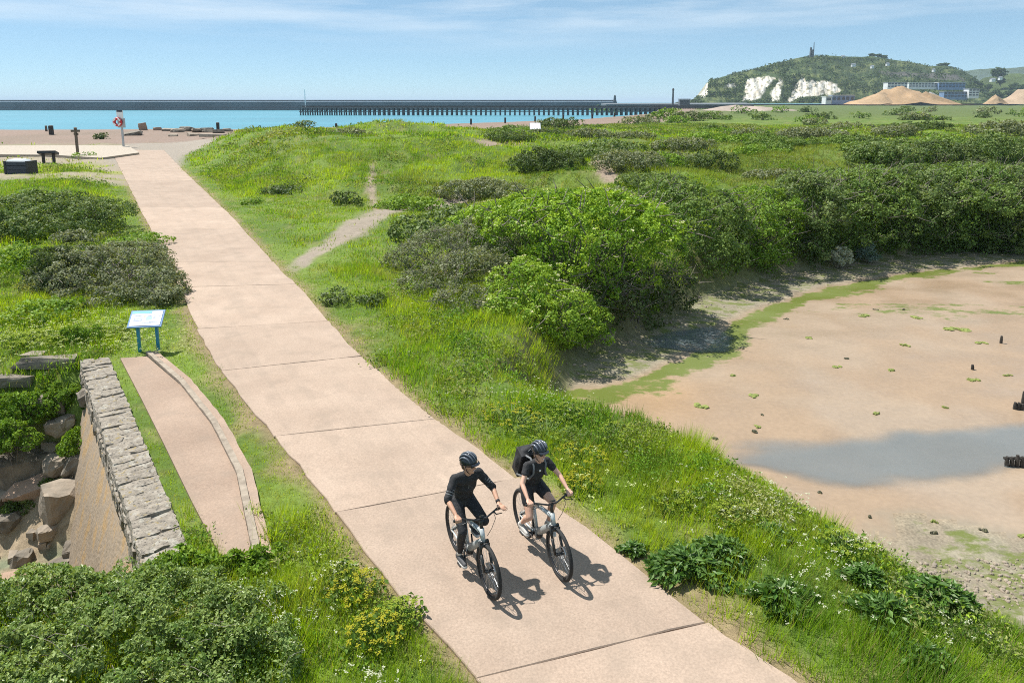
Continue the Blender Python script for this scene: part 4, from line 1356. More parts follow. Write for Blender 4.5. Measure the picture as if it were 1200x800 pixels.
def heap(xa, xp, xb, ytop, ybase, D, colr, label, seed, yflat=None):
    A, B, T = at_row(xa, ybase, D), at_row(xb, ybase, D), at_row(xp, ytop, D)
    n_ = 64
    V_, cs = [], []
    dep = (B.x - A.x) * 0.30
    for j in range(24):
        for i in range(n_):
            u_ = i / (n_ - 1); x_ = A.x + (B.x - A.x) * u_
            w_ = (j / 23 - 0.5) * 2
            up = (T.x - A.x) / (B.x - A.x)
            sl = u_ / up if u_ < up else (1 - u_) / (1 - up)
            hgt = max(0, min(sl, 1) ** 0.92 - abs(w_) * 0.9 * (0.35 + 0.65 * min(sl, 1)))
            hgt *= 1 + 0.75 * (fbm(np.array([x_ * 0.06]), np.array([w_ * 2.0]), seed, 4)[0] - 0.5)
            zt = A.z - 1 + (T.z - A.z + 1) * hgt
            if yflat: zt = min(zt, at_row(xp, yflat, D).z)
            V_.append((x_, D + w_ * dep, zt))
            f_ = fbm(np.array([x_ * 0.08]), np.array([zt * 0.15]), seed + 5, 4)[0]
            cs.append([c * (0.72 + 0.56 * f_) for c in colr])
    id_ = np.arange(len(V_)).reshape(24, n_)
    o = np_mesh('sand_heap', V_, np.stack([id_[:-1, :-1], id_[:-1, 1:], id_[1:, 1:], id_[1:, :-1]], -1).reshape(-1, 4), M['sand'], smooth=True, colors=np.array(cs))
    return tag(o, label, 'sand heap')


heap(988, 1058, 1122, 98.5, 121.5, 900, (0.33, 0.22, 0.125), 'large orange sand heap in front of the headland flats', 121)
heap(996, 1030, 1080, 107, 121.5, 890, (0.34, 0.235, 0.14), 'low shoulder of orange sand left in front of the large heap', 126)
heap(1060, 1085, 1128, 109, 121.5, 888, (0.32, 0.215, 0.12), 'low shoulder of orange sand right in front of the large heap', 127)
heap(1080, 1090, 1118, 106, 121, 935, (0.27, 0.26, 0.25), 'grey gravel heap behind the large orange one', 122)
heap(1152, 1167, 1182, 109.5, 121, 880, (0.33, 0.23, 0.14), 'small orange sand heap left of the flat-topped one', 123)
heap(1166, 1200, 1262, 102, 121, 890, (0.35, 0.26, 0.18), 'flat-topped pale sand heap at the right edge', 124, yflat=105)
# shingle spit in front of the harbour
hsp = heap(815, 862, 945, 121.5, 128.5, 420, (0.33, 0.27, 0.23), 'pale bank of shingle in front of the harbour', 125, yflat=122.5)

# ------------------------------------------------------------------ old stakes and seaweed on the mud
def stake_row(px, py, n, dx, hpx, lean, label, step=(4.5, 0.6)):
    p = G(px, py, MUD_Z); s_ = (p[1] * CP + (CAM_H - MUD_Z) * SP) / FPX
    e = empty('timber_stakes', (p[0], p[1], MUD_Z), 0, label, 'stakes')
    for k in range(n):
        h_ = hpx * s_ * random.uniform(0.75, 1.15)
        x_ = dx * s_ * k
        MB().tube([(x_, -0.02 * k, -0.2), (x_ + lean * h_ * 0.5, -0.02 * k, h_ * 0.5), (x_ + lean * h_, -0.02 * k, h_)], [0.045, 0.04, 0.028], 7).build('stake', M['timber_dark'], e)
    return e


e = stake_row(1180, 543, 6, 5.2, 11, -0.05, 'row of short dark stakes with a rail in the shallow water')
MB().tube([(-0.05, 0.03, 0.10), (0.5, 0.0, 0.12)], 0.03, 6).build('rail', M['timber_dark'], e)
stake_row(1189, 479, 3, 3.4, 9, 0.03, 'three thin stakes standing on the mud at the right edge')
stake_row(1198, 478, 1, 3, 18, 0.0, 'tall thick stake beside the three thin ones')
stake_row(1173, 402, 1, 3, 9, 0.0, 'single dark stake far out on the mud')
stake_row(1140, 433, 1, 3, 6, -0.15, 'thin leaning stake on the mud below the single dark one')
M['seaweed'] = mat('seaweed', (0.035, 0.035, 0.02), 0.7, scale=12, rgb2=(0.10, 0.095, 0.045))
M['algae'] = mat('algae_clump', (0.12, 0.15, 0.03), 0.8, scale=12, rgb2=(0.22, 0.25, 0.06))


def weed_clump(px, py, wpx, mt, seed):
    p = G(px, py, MUD_Z); z = hz(*p); s_ = (p[1] * CP + (CAM_H - z) * SP) / FPX
    r = random.Random(seed)
    mb = MB()
    for k in range(r.randint(3, 6)):
        mb.ell((r.uniform(-.5, .5) * wpx * s_ * 0.9, r.uniform(-.4, .4) * wpx * s_ * 0.5, 0.008), (wpx * s_ * r.uniform(0.15, 0.4), wpx * s_ * r.uniform(0.1, 0.28), r.uniform(0.012, 0.04)), 9, 6, Matrix.Rotation(r.uniform(0, 3), 3, 'Z'))
    me = mb.mesh('seaweed_clump', M[mt])
    for v in me.vertices:
        v.co += Vector((r.uniform(-1, 1), r.uniform(-1, 1), r.uniform(-0.2, 0.4))) * 0.07 * wpx * s_
    o = link(bpy.data.objects.new('seaweed_clump', me)); o.location = (p[0], p[1], z)
    if mt == 'seaweed': tag(o, 'small dark seaweed clump stranded on the open mud', 'seaweed', 'dark seaweed clumps on the mud')
    else: tag(o, 'small green algae patch on the open mud', 'algae', 'green algae patches on the mud')


for k, (px_, py_, w_) in enumerate(((993, 420, 9), (869, 408, 8), (838, 513, 8), (893, 486, 6), (922, 374, 6), (1026, 363, 5), (1060, 363, 5), (1094, 624, 8), (1016, 606, 8), (960, 577, 8), (1152, 621, 9), (884, 505, 9))):
    weed_clump(px_, py_, w_, 'seaweed', 900 + k)
for k, (px_, py_, w_) in enumerate(((822, 476, 16), (884, 464, 14), (888, 500, 12), (1078, 373, 18), (1120, 386, 24), (1047, 434, 10), (981, 430, 9), (1150, 402, 12), (1180, 440, 10), (1140, 445, 12), (1026, 485, 9), (1096, 612, 9), (1195, 628, 10), (1060, 405, 10), (1015, 370, 14), (945, 396, 10), (1110, 478, 9), (860, 440, 9))):
    weed_clump(px_, py_, w_, 'algae', 950 + k)
# broken stones and gravel on the strand at lower right
mb = MB()
near_ = np.array([G(1075 + 150 * a_, 655 + 60 * b_, MUD_Z) for a_, b_ in rng.random((420, 2))])
far_ = np.array([along(foot, u_ * length(foot)) + np.array([0.0, -0.1 - 1.5 * v_]) for u_, v_ in rng.random((700, 2))])
spots_ = np.concatenate([near_, far_])
sz_ = np.concatenate([0.02 + 0.05 * rng.random(420) ** 2, 0.03 + 0.08 * rng.random(700) ** 2])
for (x_, y_), z_, s_ in zip(spots_, height(spots_[:, 0], spots_[:, 1]), sz_):
    mb.ell((x_, y_, z_ + s_ * 0.1), (s_ * rng.uniform(0.4, 0.9), s_ * rng.uniform(0.3, 0.7), s_ * 0.35), 6, 4, Matrix.Rotation(rng.random() * 3, 3, 'Z'))
tag(mb.build('shore_stones', M['rock']), 'loose stones along the strand round the mud', 'stones', kind='stuff')

# ------------------------------------------------------------------ riders and bicycles
M['tyre'] = mat('tyre', (0.018, 0.018, 0.018), 0.85, var=0.3, scale=40)
M['rim'] = mat('rim', (0.05, 0.05, 0.055), 0.35, metal=0.6, var=0.1)
M['spoke'] = mat('spoke', (0.45, 0.46, 0.47), 0.3, metal=0.9, var=0.05)
M['frame_silver'] = mat('frame_paint', (0.50, 0.53, 0.53), 0.3, metal=0.25, var=0.05)
M['frame_grey'] = mat('battery_cover', (0.30, 0.32, 0.32), 0.4, metal=0.2, var=0.08)
M['bike_black'] = mat('bike_black', (0.016, 0.017, 0.018), 0.4, var=0.2)
M['rubber'] = mat('rubber_grip', (0.02, 0.02, 0.02), 0.9, var=0.2)
M['skin'] = mat('skin', (0.56, 0.33, 0.235), 0.55, var=0.07, scale=14)
M['skin_tan'] = mat('skin_tan', (0.50, 0.28, 0.185), 0.55, var=0.07, scale=14)
M['jersey'] = mat('black_jersey', (0.018, 0.018, 0.02), 0.85, var=0.35, scale=18, bump=0.3)
M['tights'] = mat('black_tights', (0.014, 0.014, 0.017), 0.7, var=0.3, scale=14, bump=0.2)
M['stripe'] = mat('grey_stripe', (0.16, 0.165, 0.17), 0.8, var=0.1)
M['shoe'] = mat('shoe_pale', (0.45, 0.43, 0.40), 0.7, var=0.15, scale=30)
M['sole'] = mat('shoe_sole', (0.62, 0.61, 0.58), 0.7, var=0.08)
M['shoe_dark'] = mat('shoe_dark', (0.06, 0.06, 0.065), 0.7, var=0.2)
M['helmet'] = mat('helmet_shell', (0.016, 0.02, 0.028), 0.22, var=0.2, spec=0.6)
M['helmet_rib'] = mat('helmet_rib', (0.11, 0.125, 0.15), 0.25, var=0.2, spec=0.6)
M['hair'] = mat('hair', (0.11, 0.06, 0.03), 0.7, var=0.4, scale=40)
M['lens'] = mat('sunglass_lens', (0.012, 0.012, 0.014), 0.08, var=0.1)
M['lips'] = mat('lips', (0.42, 0.13, 0.11), 0.5, var=0.1)
M['teeth'] = mat('teeth', (0.78, 0.75, 0.70), 0.4, var=0.03)
M['pack'] = mat('backpack_nylon', (0.014, 0.014, 0.016), 0.75, var=0.35, scale=20, bump=0.3)
M['pack_grey'] = mat('backpack_trim', (0.13, 0.135, 0.14), 0.7, var=0.2)


def capsule(mb, p0, r0, p1, r1, n=10):
    mb.ell(p0, (r0, r0, r0), n, 7); mb.ell(p1, (r1, r1, r1), n, 7)
    mb.tube([p0, p1], [r0, r1], n)


def chain(mb, pts, rads, n=10):
    for k in range(len(pts) - 1):
        capsule(mb, pts[k], rads[k], pts[k + 1], rads[k + 1], n)


def fuse(mb, name, mt, parent, voxel=0.008, smooth=6, folds=0.0, decim=1.0):
    """weld overlapping closed shapes into one continuous smooth surface"""
    me = mb.mesh(name + '_raw', mt)
    tmp = bpy.data.objects.new('tmp', me)
    col.objects.link(tmp)
    r = tmp.modifiers.new('r', 'REMESH'); r.mode = 'VOXEL'; r.voxel_size = voxel; r.use_smooth_shade = True
    s = tmp.modifiers.new('s', 'SMOOTH'); s.factor = 0.5; s.iterations = smooth
    if decim < 1:
        dm = tmp.modifiers.new('d', 'DECIMATE'); dm.ratio = decim
    bpy.context.view_layer.update()
    dg = bpy.context.evaluated_depsgraph_get()
    out = bpy.data.meshes.new_from_object(tmp.evaluated_get(dg))
    out.name = name
    bpy.data.objects.remove(tmp); bpy.data.meshes.remove(me)
    if not out.materials: out.materials.append(mt)
    if folds:
        for v in out.vertices:
            c = v.co
            n = mnoise.noise(Vector((c.x * 9, c.y * 9, c.z * 26 + 4 * c.y))) * 0.7 + mnoise.noise(c * 34) * 0.3
            v.co = c + v.normal * n * folds
    out.polygons.foreach_set('use_smooth', [True] * len(out.polygons))
    return link(bpy.data.objects.new(name, out), parent)


def ring_pts(c, R_, n, plane='xz'):
    return [(c[0] + R_ * math.cos(2 * math.pi * k / n), c[1], c[2] + R_ * math.sin(2 * math.pi * k / n)) for k in range(n)]


RA, FA, BBK = Vector((-0.54, 0, 0.362)), Vector((0.56, 0, 0.362)), Vector((-0.10, 0, 0.30))
BAR = Vector((0.33, 0, 1.0))


RIDER_SCALE = 0.84


def make_bike(loc, rz, label, crank_a):
    root = empty('bicycle', loc, rz, label, 'bicycle')
    root.scale = (RIDER_SCALE,) * 3
    for nm, C_ in (('rear', RA), ('front', FA)):
        hub = MB().tube([(0, -0.055, 0), (0, -0.025, 0), (0, 0.025, 0), (0, 0.055, 0)], [0.03, 0.022, 0.022, 0.03], 12).build('wheel', M['bike_black'], root, True)
        hub.location = C_
        t = MB().tube(ring_pts((0, 0, 0), 0.334, 48), 0.028, 10, closed=True)
        t.build('tyre', M['tyre'], hub, True)
        MB().tube(ring_pts((0, 0, 0), 0.304, 48), 0.0125, 8, closed=True).build('rim', M['rim'], hub, True)
        sp = MB()
        for k in range(28):
            a = 2 * math.pi * k / 28
            y0 = 0.03 if k % 2 else -0.03
            b_ = a + (0.22 if (k // 2) % 2 else -0.22)
            sp.tube([(0.028 * math.cos(b_), y0, 0.028 * math.sin(b_)), (0.298 * math.cos(a), 0, 0.298 * math.sin(a))], 0.0016, 3, cap=False)
        so = sp.build('spokes', M['spoke'], hub); tag(so, kind='stuff')
        MB().tube([(0.085 * math.cos(a), 0.05, 0.085 * math.sin(a)) for a in np.linspace(0, 2 * math.pi, 24, endpoint=False)], 0.009, 4, closed=True).build('brake_disc', M['spoke'], hub)
    fr = MB()
    HT, HB, ST = Vector((0.345, 0, 0.86)), Vector((0.395, 0, 0.70)), Vector((-0.235, 0, 0.72))
    fr.tube([HB - (HT - HB) * 0.05, HT], 0.034, 12)
    fr.tube([HT - Vector((0.0, 0, 0.05)), (0.05, 0, 0.76), ST - Vector((0, 0, 0.04))], [0.034, 0.028, 0.024], 12)
    fr.tube([BBK, ST], [0.03, 0.024], 12)
    for s_ in (-1, 1):
        fr.tube([BBK + Vector((0, s_ * 0.03, 0)), (-0.3, s_ * 0.065, 0.325), RA + Vector((0, s_ * 0.07, 0))], [0.018, 0.015, 0.013], 8)
        fr.tube([ST + Vector((0.01, s_ * 0.015, -0.08)), (-0.36, s_ * 0.055, 0.52), RA + Vector((0, s_ * 0.07, 0))], [0.014, 0.012, 0.012], 8)
    fr.build('frame', M['frame_silver'], root, True)
    dt = MB()
    v = (BBK - HB).normalized()
    dt.tube([HB + v * 0.0, HB + v * 0.10, BBK - v * 0.10, BBK - v * 0.0], [0.040, 0.052, 0.056, 0.045], 10)
    dt.build('battery_tube', M['frame_grey'], root, True)
    mo = MB(); mo.ell(BBK + Vector((0.03, 0, 0.01)), (0.10, 0.065, 0.075), 14, 9); mo.build('motor', M['bike_black'], root, True)
    fk = MB()
    for s_ in (-1, 1):
        fk.tube([(0.405, s_ * 0.062, 0.70), (0.47, s_ * 0.062, 0.55)], 0.017, 8)
        fk.tube([(0.465, s_ * 0.062, 0.56), FA + Vector((0, s_ * 0.062, 0))], [0.023, 0.019], 8)
    fk.tube([(0.405, -0.07, 0.695), (0.405, 0.07, 0.695)], 0.026, 8)
    fk.tube([(0.445, -0.06, 0.59), (0.475, -0.05, 0.70), (0.475, 0.05, 0.70), (0.445, 0.06, 0.59)], 0.012, 6)
    fk.build('fork', M['bike_black'], root, True)
    MB().tube([HT, HT + Vector((-0.02, 0, 0.06)), BAR + Vector((0.02, 0, -0.01))], [0.024, 0.024, 0.02], 10).build('stem', M['bike_black'], root, True)
    hb = MB().tube([(0.27, -0.375, 1.03), (0.29, -0.24, 1.035), BAR + Vector((0.02, -0.07, 0)), BAR + Vector((0.02, 0.07, 0)), (0.29, 0.24, 1.035), (0.27, 0.375, 1.03)], 0.0125, 8).build('handlebar', M['bike_black'], root, True)
    for s_ in (-1, 1):
        MB().tube([(0.27, s_ * 0.378, 1.03), (0.285, s_ * 0.25, 1.034)], [0.019, 0.018], 8).build('grip', M['rubber'], root, True)
        MB().tube([(0.30, s_ * 0.20, 1.03), (0.35, s_ * 0.22, 1.005), (0.345, s_ * 0.31, 0.995)], [0.012, 0.009, 0.006], 6).build('brake_lever', M['bike_black'], root, True)
        MB().tube([(0.32, s_ * 0.19, 1.03), (0.45, s_ * 0.16, 1.02), (0.47, s_ * 0.09, 0.90), (0.42, s_ * 0.05, 0.78)], 0.004, 5, cap=False).build('cable', M['bike_black'], root)
    MB().box((0.35, 0.0, 1.04), (0.075, 0.05, 0.02), ry=-0.5).build('display', M['bike_black'], root)
    MB().tube([ST - Vector((0, 0, 0.05)), (-0.285, 0, 0.89)], 0.0155, 8).build('seat_post', M['bike_black'], root, True)
    sd = MB()
    prof = [(-0.44, 0.075, 0.02), (-0.40, 0.085, 0.032), (-0.33, 0.07, 0.03), (-0.24, 0.035, 0.026), (-0.16, 0.018, 0.018)]
    vs, fs, n = [], [], 10
    for (x_, w_, t_) in prof:
        for k in range(n):
            a = 2 * math.pi * k / n
            vs.append((x_, w_ * math.cos(a), 0.915 + t_ * math.sin(a)))
    for i in range(len(prof) - 1):
        for k in range(n):
            fs.append((i * n + k, (i + 1) * n + k, (i + 1) * n + (k + 1) % n, i * n + (k + 1) % n))
    fs += [tuple(range(n)), tuple((len(prof) - 1) * n + k for k in range(n - 1, -1, -1))]
    sd.add(vs, fs).build('saddle', M['bike_black'], root, True)
    pedals = {}
    for s_, da in ((-1, 0), (1, math.pi)):
        a = crank_a + da
        e_ = BBK + Vector((0.17 * math.cos(a), s_ * 0.085, 0.17 * math.sin(a)))
        MB().tube([BBK + Vector((0, s_ * 0.07, 0)), e_], [0.016, 0.012], 8).build('crank', M['bike_black'], root, True)
        MB().box(e_ + Vector((0, s_ * 0.06, 0)), (0.10, 0.09, 0.022)).build('pedal', M['bike_black'], root)
        pedals[s_] = e_ + Vector((0, s_ * 0.05, 0.012))
    cr = MB().tube([BBK + Vector((0.085 * math.cos(a), -0.062, 0.085 * math.sin(a))) for a in np.linspace(0, 2 * math.pi, 24, endpoint=False)], 0.007, 4, closed=True)
    cr.build('chainring', M['spoke'], root)
    ch = MB(); ch.tube([BBK + Vector((0, -0.062, 0.085)), RA + Vector((0, -0.05, 0.05))], 0.004, 4); ch.tube([BBK + Vector((0, -0.062, -0.085)), RA + Vector((0.02, -0.05, -0.11)), RA + Vector((0, -0.05, -0.05))], 0.004, 4)
    ch.build('chain', M['spoke'], root)
    MB().tube([RA + Vector((0, -0.06, -0.04)), RA + Vector((0.02, -0.06, -0.13))], [0.014, 0.012], 6).build('derailleur', M['bike_black'], root)
    return root, pedals


def ik(hip, ankle, l1, l2, pole):
    d = ankle - hip; L_ = min(d.length, (l1 + l2) * 0.999)
    u_ = d.normalized()
    a = (l1 * l1 - l2 * l2 + L_ * L_) / (2 * L_)
    h_ = math.sqrt(max(l1 * l1 - a * a, 0))
    p = pole - u_ * pole.dot(u_); p.normalize()
    return hip + u_ * a + p * h_


def make_rider(loc, rz, label, pedals, woman, yaw, nod, skin, seed):
    root = empty('person', loc, rz, label, 'person')
    root.scale = (RIDER_SCALE,) * 3
    hipc = Vector((-0.285, 0, 0.985)); lean = 0.17 if woman else 0.16
    shc = Vector((hipc.x + lean, 0, 1.41 if not woman else 1.395))
    hipw, shw = (0.088, 0.160) if woman else (0.085, 0.185)
    neck = shc + Vector((0.02, 0, 0.045)); hc = neck + Vector((0.055, 0, 0.135))
    sc = 0.93 if woman else 1.0
    RH = Matrix.Rotation(yaw, 3, 'Z') @ Matrix.Rotation(nod, 3, 'Y')
    H = lambda x, y, z: hc + RH @ Vector((x, y, z))
    body = MB()
    # head and face
    body.ell(H(-0.005, 0, 0.02), (0.098, 0.076, 0.10), 16, 11, RH)
    body.ell(H(0.02, 0, -0.055), (0.068, 0.058, 0.066), 14, 9, RH)
    body.ell(H(0.065, 0, -0.092), (0.022, 0.024, 0.020), 10, 7, RH)
    chain(body, [H(0.085, 0, 0.012), H(0.108, 0, -0.022)], [0.009, 0.014])
    for s_ in (-1, 1):
        body.ell(H(-0.005, s_ * 0.077, -0.015), (0.018, 0.010, 0.032), 8, 7, RH)
        body.ell(H(0.062, s_ * 0.036, -0.028), (0.022, 0.022, 0.018), 8, 7, RH)
    chain(body, [neck - Vector((0.0, 0, 0.05)), H(-0.01, 0, -0.05)], [0.060 * sc, 0.054 * sc], 12)
    # trunk
    tr = [hipc + Vector((0.0, 0, -0.02)), hipc + Vector((0.05, 0, 0.14)), hipc.lerp(shc, 0.62), shc - Vector((0.0, 0, 0.05))]
    trunk = [(tr[0], (0.115, 0.155, 0.11)), (tr[1], (0.098, 0.128 if woman else 0.14, 0.14)), (tr[2], (0.108, 0.140 if woman else 0.162, 0.14)), (tr[3], (0.085, 0.150 if woman else 0.175, 0.085))]
    for c, r in trunk: body.ell(c, r, 14, 9)
    if woman:
        for s_ in (-1, 1): body.ell(tr[2] + Vector((0.065, s_ * 0.06, 0.0)), (0.055, 0.058, 0.055), 10, 8)
    limbs = {}
    for s_ in (-1, 1):
        sh = shc + Vector((0, s_ * shw, -0.015))
        wr = Vector((0.225, s_ * 0.318, 1.072))
        el = ik(sh, wr, 0.29 * sc, 0.26 * sc, Vector((-0.35, s_ * 0.8, -0.55)))
        limbs[s_, 'arm'] = (sh, el, wr)
        chain(body, [sh, sh.lerp(el, 0.5), el], [0.050 * sc, 0.045 * sc, 0.038 * sc]); chain(body, [el, el.lerp(wr, 0.35), wr], [0.038 * sc, 0.037 * sc, 0.025 * sc])
        gx, gz = 0.277, 1.032
        op = (not woman) and s_ == 1          # this hand lies open on the grip
        palm = Vector((gx - 0.022, s_ * 0.318, gz + 0.030))
        body.ell(palm, (0.040, 0.043, 0.019), 12, 8, Matrix.Rotation(0.45, 3, 'Y'))
        capsule(body, wr, 0.025, palm - Vector((0.012, 0, -0.003)), 0.024)
        for k in range(4):
            yk = s_ * (0.318 + (k - 1.5) * 0.0235)
            ln = (0.92, 1.05, 1.0, 0.8)[k]
            if op:
                chain(body, [Vector((gx + 0.006, yk, gz + 0.034)), Vector((gx + 0.042 * ln, yk + s_ * 0.012, gz + 0.030)), Vector((gx + 0.072 * ln, yk + s_ * 0.03, gz + 0.014)), Vector((gx + 0.09 * ln, yk + s_ * 0.045, gz - 0.004))], [0.0095, 0.0088, 0.008, 0.0065], 8)
            else:
                chain(body, [Vector((gx + 0.004, yk, gz + 0.032)), Vector((gx + 0.034 * ln, yk, gz + 0.018)), Vector((gx + 0.030 * ln, yk, gz - 0.016)), Vector((gx + 0.006, yk, gz - 0.027))], [0.0095, 0.009, 0.0085, 0.007], 8)
        ty = s_ * 0.318 - s_ * 0.040
        chain(body, [palm + Vector((0.0, -s_ * 0.030, -0.004)), Vector((gx + 0.012, ty - s_ * 0.010, gz + 0.012)), Vector((gx + 0.024, ty - s_ * 0.004, gz - 0.014))], [0.013, 0.0105, 0.008], 8)
        # legs
        hp = hipc + Vector((0.0, s_ * hipw, -0.035))
        ped = pedals[s_]
        an = ped + Vector((-0.075, s_ * 0.005, 0.105))
        kn = ik(hp, an, 0.43 * (0.97 if woman else 1.0), 0.415 * (0.97 if woman else 1.0), Vector((1, s_ * 0.12, 0.25)))
        limbs[s_, 'leg'] = (hp, kn, an)
        chain(body, [hp, hp.lerp(kn, 0.4), kn], [0.088, 0.077, 0.054], 12)
        chain(body, [kn, kn.lerp(an, 0.33) + Vector((-0.015, 0, 0)), kn.lerp(an, 0.75), an], [0.053, 0.054, 0.036, 0.033], 12)
        chain(body, [an, an + Vector((-0.035, 0, -0.055))], [0.033, 0.034]); chain(body, [an + Vector((-0.03, 0, -0.06)), ped + Vector((0.02, 0, 0.03)), ped + Vector((0.10, 0, 0.022))], [0.034, 0.033, 0.024])
    fuse(body, 'body', M[skin], root, 0.0062, 4, decim=0.28)
    # clothing
    g = 0.014
    top = MB()
    for c, r in trunk: top.ell(c, tuple(x_ + g for x_ in r), 14, 9)
    if woman:
        for s_ in (-1, 1): top.ell(tr[2] + Vector((0.065, s_ * 0.06, 0.0)), (0.067, 0.070, 0.066), 10, 8)
    capsule(top, neck - Vector((0, 0, 0.05)), 0.080 * sc, neck - Vector((0, 0, 0.018)), 0.070 * sc)
    for s_ in (-1, 1):
        sh, el, wr = limbs[s_, 'arm']
        top_end = sh.lerp(el, 0.45) if woman else el.lerp(wr, 0.06)
        chain(top, [neck + Vector((0, s_ * 0.045, -0.03)), sh], [0.055, 0.062 * sc])
        if woman: capsule(top, sh, 0.064 * sc, top_end, 0.061 * sc, 12)
        else: chain(top, [sh, sh.lerp(el, 0.5), el, top_end], [0.066, 0.060, 0.054, 0.050], 12)
    fuse(top, 'jersey' if not woman else 'shirt', M['jersey'], root, 0.009, 5, 0.010, 0.6)
    if not woman:
        for s_ in (-1, 1):
            sh, el, wr = limbs[s_, 'arm']
            for k, t in enumerate((0.40, 0.52, 0.64, 0.76)):
                c = sh.lerp(el, t); d = (el - sh).normalized()
                MB().tube([c - d * 0.006, c + d * 0.006], 0.0605 - 0.006 * t, 14, cap=False).build('sleeve_stripe', M['stripe'], root, True)
        MB().tube([shc + Vector((0.088, 0, -0.02)), tr[2] + Vector((0.124, 0, 0)), tr[1] + Vector((0.114, 0, 0))], 0.005, 5).build('zip', M['stripe'], root)
        wr = limbs[1, 'arm'][2]; el = limbs[1, 'arm'][1]; d = (wr - el).normalized()
        MB().tube([wr - d * 0.05, wr - d * 0.018], 0.031, 12).build('wristband', M['tights'], root, True)
    leg = MB()
    leg.ell(hipc + Vector((0, 0, -0.02)), (0.13, 0.168, 0.115), 14, 9)
    for s_ in (-1, 1):
        hp, kn, an = limbs[s_, 'leg']
        if woman:
            capsule(leg, hp, 0.104, hp.lerp(kn, 0.50), 0.092, 12)
        else:
            chain(leg, [hp, hp.lerp(kn, 0.4), kn], [0.100, 0.088, 0.063], 12)
            chain(leg, [kn, kn.lerp(an, 0.33) + Vector((-0.015, 0, 0)), kn.lerp(an, 0.75), kn.lerp(an, 0.90)], [0.062, 0.062, 0.044, 0.042], 12)
    fuse(leg, 'shorts' if woman else 'tights', M['tights'], root, 0.009, 5, 0.006, 0.6)
    for s_ in (-1, 1):
        hp, kn, an = limbs[s_, 'leg']; ped = pedals[s_]
        sh = MB()
        chain(sh, [an + Vector((-0.035, 0, -0.045)), ped + Vector((0.02, 0, 0.040)), ped + Vector((0.105, 0, 0.030))], [0.044, 0.043, 0.034], 12)
        capsule(sh, an + Vector((-0.012, 0, -0.03)), 0.043, an + Vector((-0.03, 0, -0.06)), 0.044)
        so = fuse(sh, 'shoe', M['shoe'] if woman else M['shoe_dark'], root, 0.008, 3)
        MB().tube([ped + Vector((-0.115, 0, 0.006)), ped + Vector((-0.06, 0, 0.004)), ped + Vector((0.03, 0, 0.004)), ped + Vector((0.11, 0, 0.010)), ped + Vector((0.14, 0, 0.018))], [0.030, 0.040, 0.043, 0.038, 0.02], 10).build('sole', M['sole'], so, True)
        MB().tube([kn.lerp(an, 0.88), an + Vector((-0.004, 0, -0.01))], [0.039, 0.040], 12).build('sock', M['sole'], root, True)
    # helmet
    hm = MB()
    vs, fs, nu, nv = [], [], 22, 8
    for j in range(nv + 1):
        th = (math.pi / 2 + 0.16) * j / nv
        for i in range(nu):
            a = 2 * math.pi * i / nu
            back = 1.10 if math.cos(a) < 0 else 1.0
            v = Vector((0.124 * back * math.sin(th) * math.cos(a), 0.098 * math.sin(th) * math.sin(a), 0.118 * math.cos(th)))
            if j == nv: v.z -= 0.028 * (1 if math.cos(a) < -0.2 else 0.15)
            vs.append(H(-0.008 + v.x, v.y, 0.048 + v.z))
    for j in range(nv):
        for i in range(nu):
            fs.append((j * nu + i, (j + 1) * nu + i, (j + 1) * nu + (i + 1) % nu, j * nu + (i + 1) % nu))
    hm.add(vs, fs)
    helm = hm.build('helmet', M['helmet'], root, True)
    sm = helm.modifiers.new('thick', 'SOLIDIFY'); sm.thickness = 0.018; sm.offset = -1
    for y_, lift in ((-0.078, 0.006), (-0.042, 0.010), (0.0, 0.012), (0.042, 0.010), (0.078, 0.006)):
        pts = []
        for k in range(9):
            th = -1.25 + 2.55 * k / 8
            sx = 0.126 * math.sqrt(max(0.02, 1 - (y_ / 0.112) ** 2)); sz = 0.119 * math.sqrt(max(0.02, 1 - (y_ / 0.112) ** 2))
            pts.append(H(-0.014 - (sx + lift * 0.5) * math.sin(th), y_ * (1 + 0.12 * math.cos(th)), 0.048 + (sz + lift * 0.4) * math.cos(th)))
        MB().tube(pts, [0.006, 0.010, 0.012, 0.013, 0.013, 0.013, 0.012, 0.011, 0.008], 7).build('rib', M['helmet_rib'], helm, True)
    vz = MB()
    vz.add([H(0.085, -0.085, 0.062), H(0.12, -0.045, 0.068), H(0.127, 0, 0.070), H(0.12, 0.045, 0.068), H(0.085, 0.085, 0.062), H(0.115, -0.08, 0.048), H(0.155, -0.045, 0.052), H(0.166, 0, 0.054), H(0.155, 0.045, 0.052), H(0.115, 0.08, 0.048)],
           [(0, 5, 6, 1), (1, 6, 7, 2), (2, 7, 8, 3), (3, 8, 9, 4)])
    vo = vz.build('visor', M['helmet'], helm); sm = vo.modifiers.new('thick', 'SOLIDIFY'); sm.thickness = 0.008
    MB().tube([H(0.0, -0.088, 0.01), H(0.015, -0.072, -0.06), H(0.035, -0.03, -0.112), H(0.035, 0.03, -0.112), H(0.015, 0.072, -0.06), H(0.0, 0.088, 0.01)], 0.0055, 5).build('chin_strap', M['tights'], helm, True)
    hr = MB()
    hr.ell(H(-0.05, 0, -0.03), (0.062, 0.074, 0.06), 12, 8, RH)
    if woman:
        hr.ell(H(-0.095, 0, -0.06), (0.03, 0.03, 0.05), 10, 7, RH); hr.ell(H(-0.11, 0.005, -0.12), (0.022, 0.024, 0.055), 10, 7, RH)
    fuse(hr, 'hair', M['hair'], root, 0.009, 2)
    gl = MB()
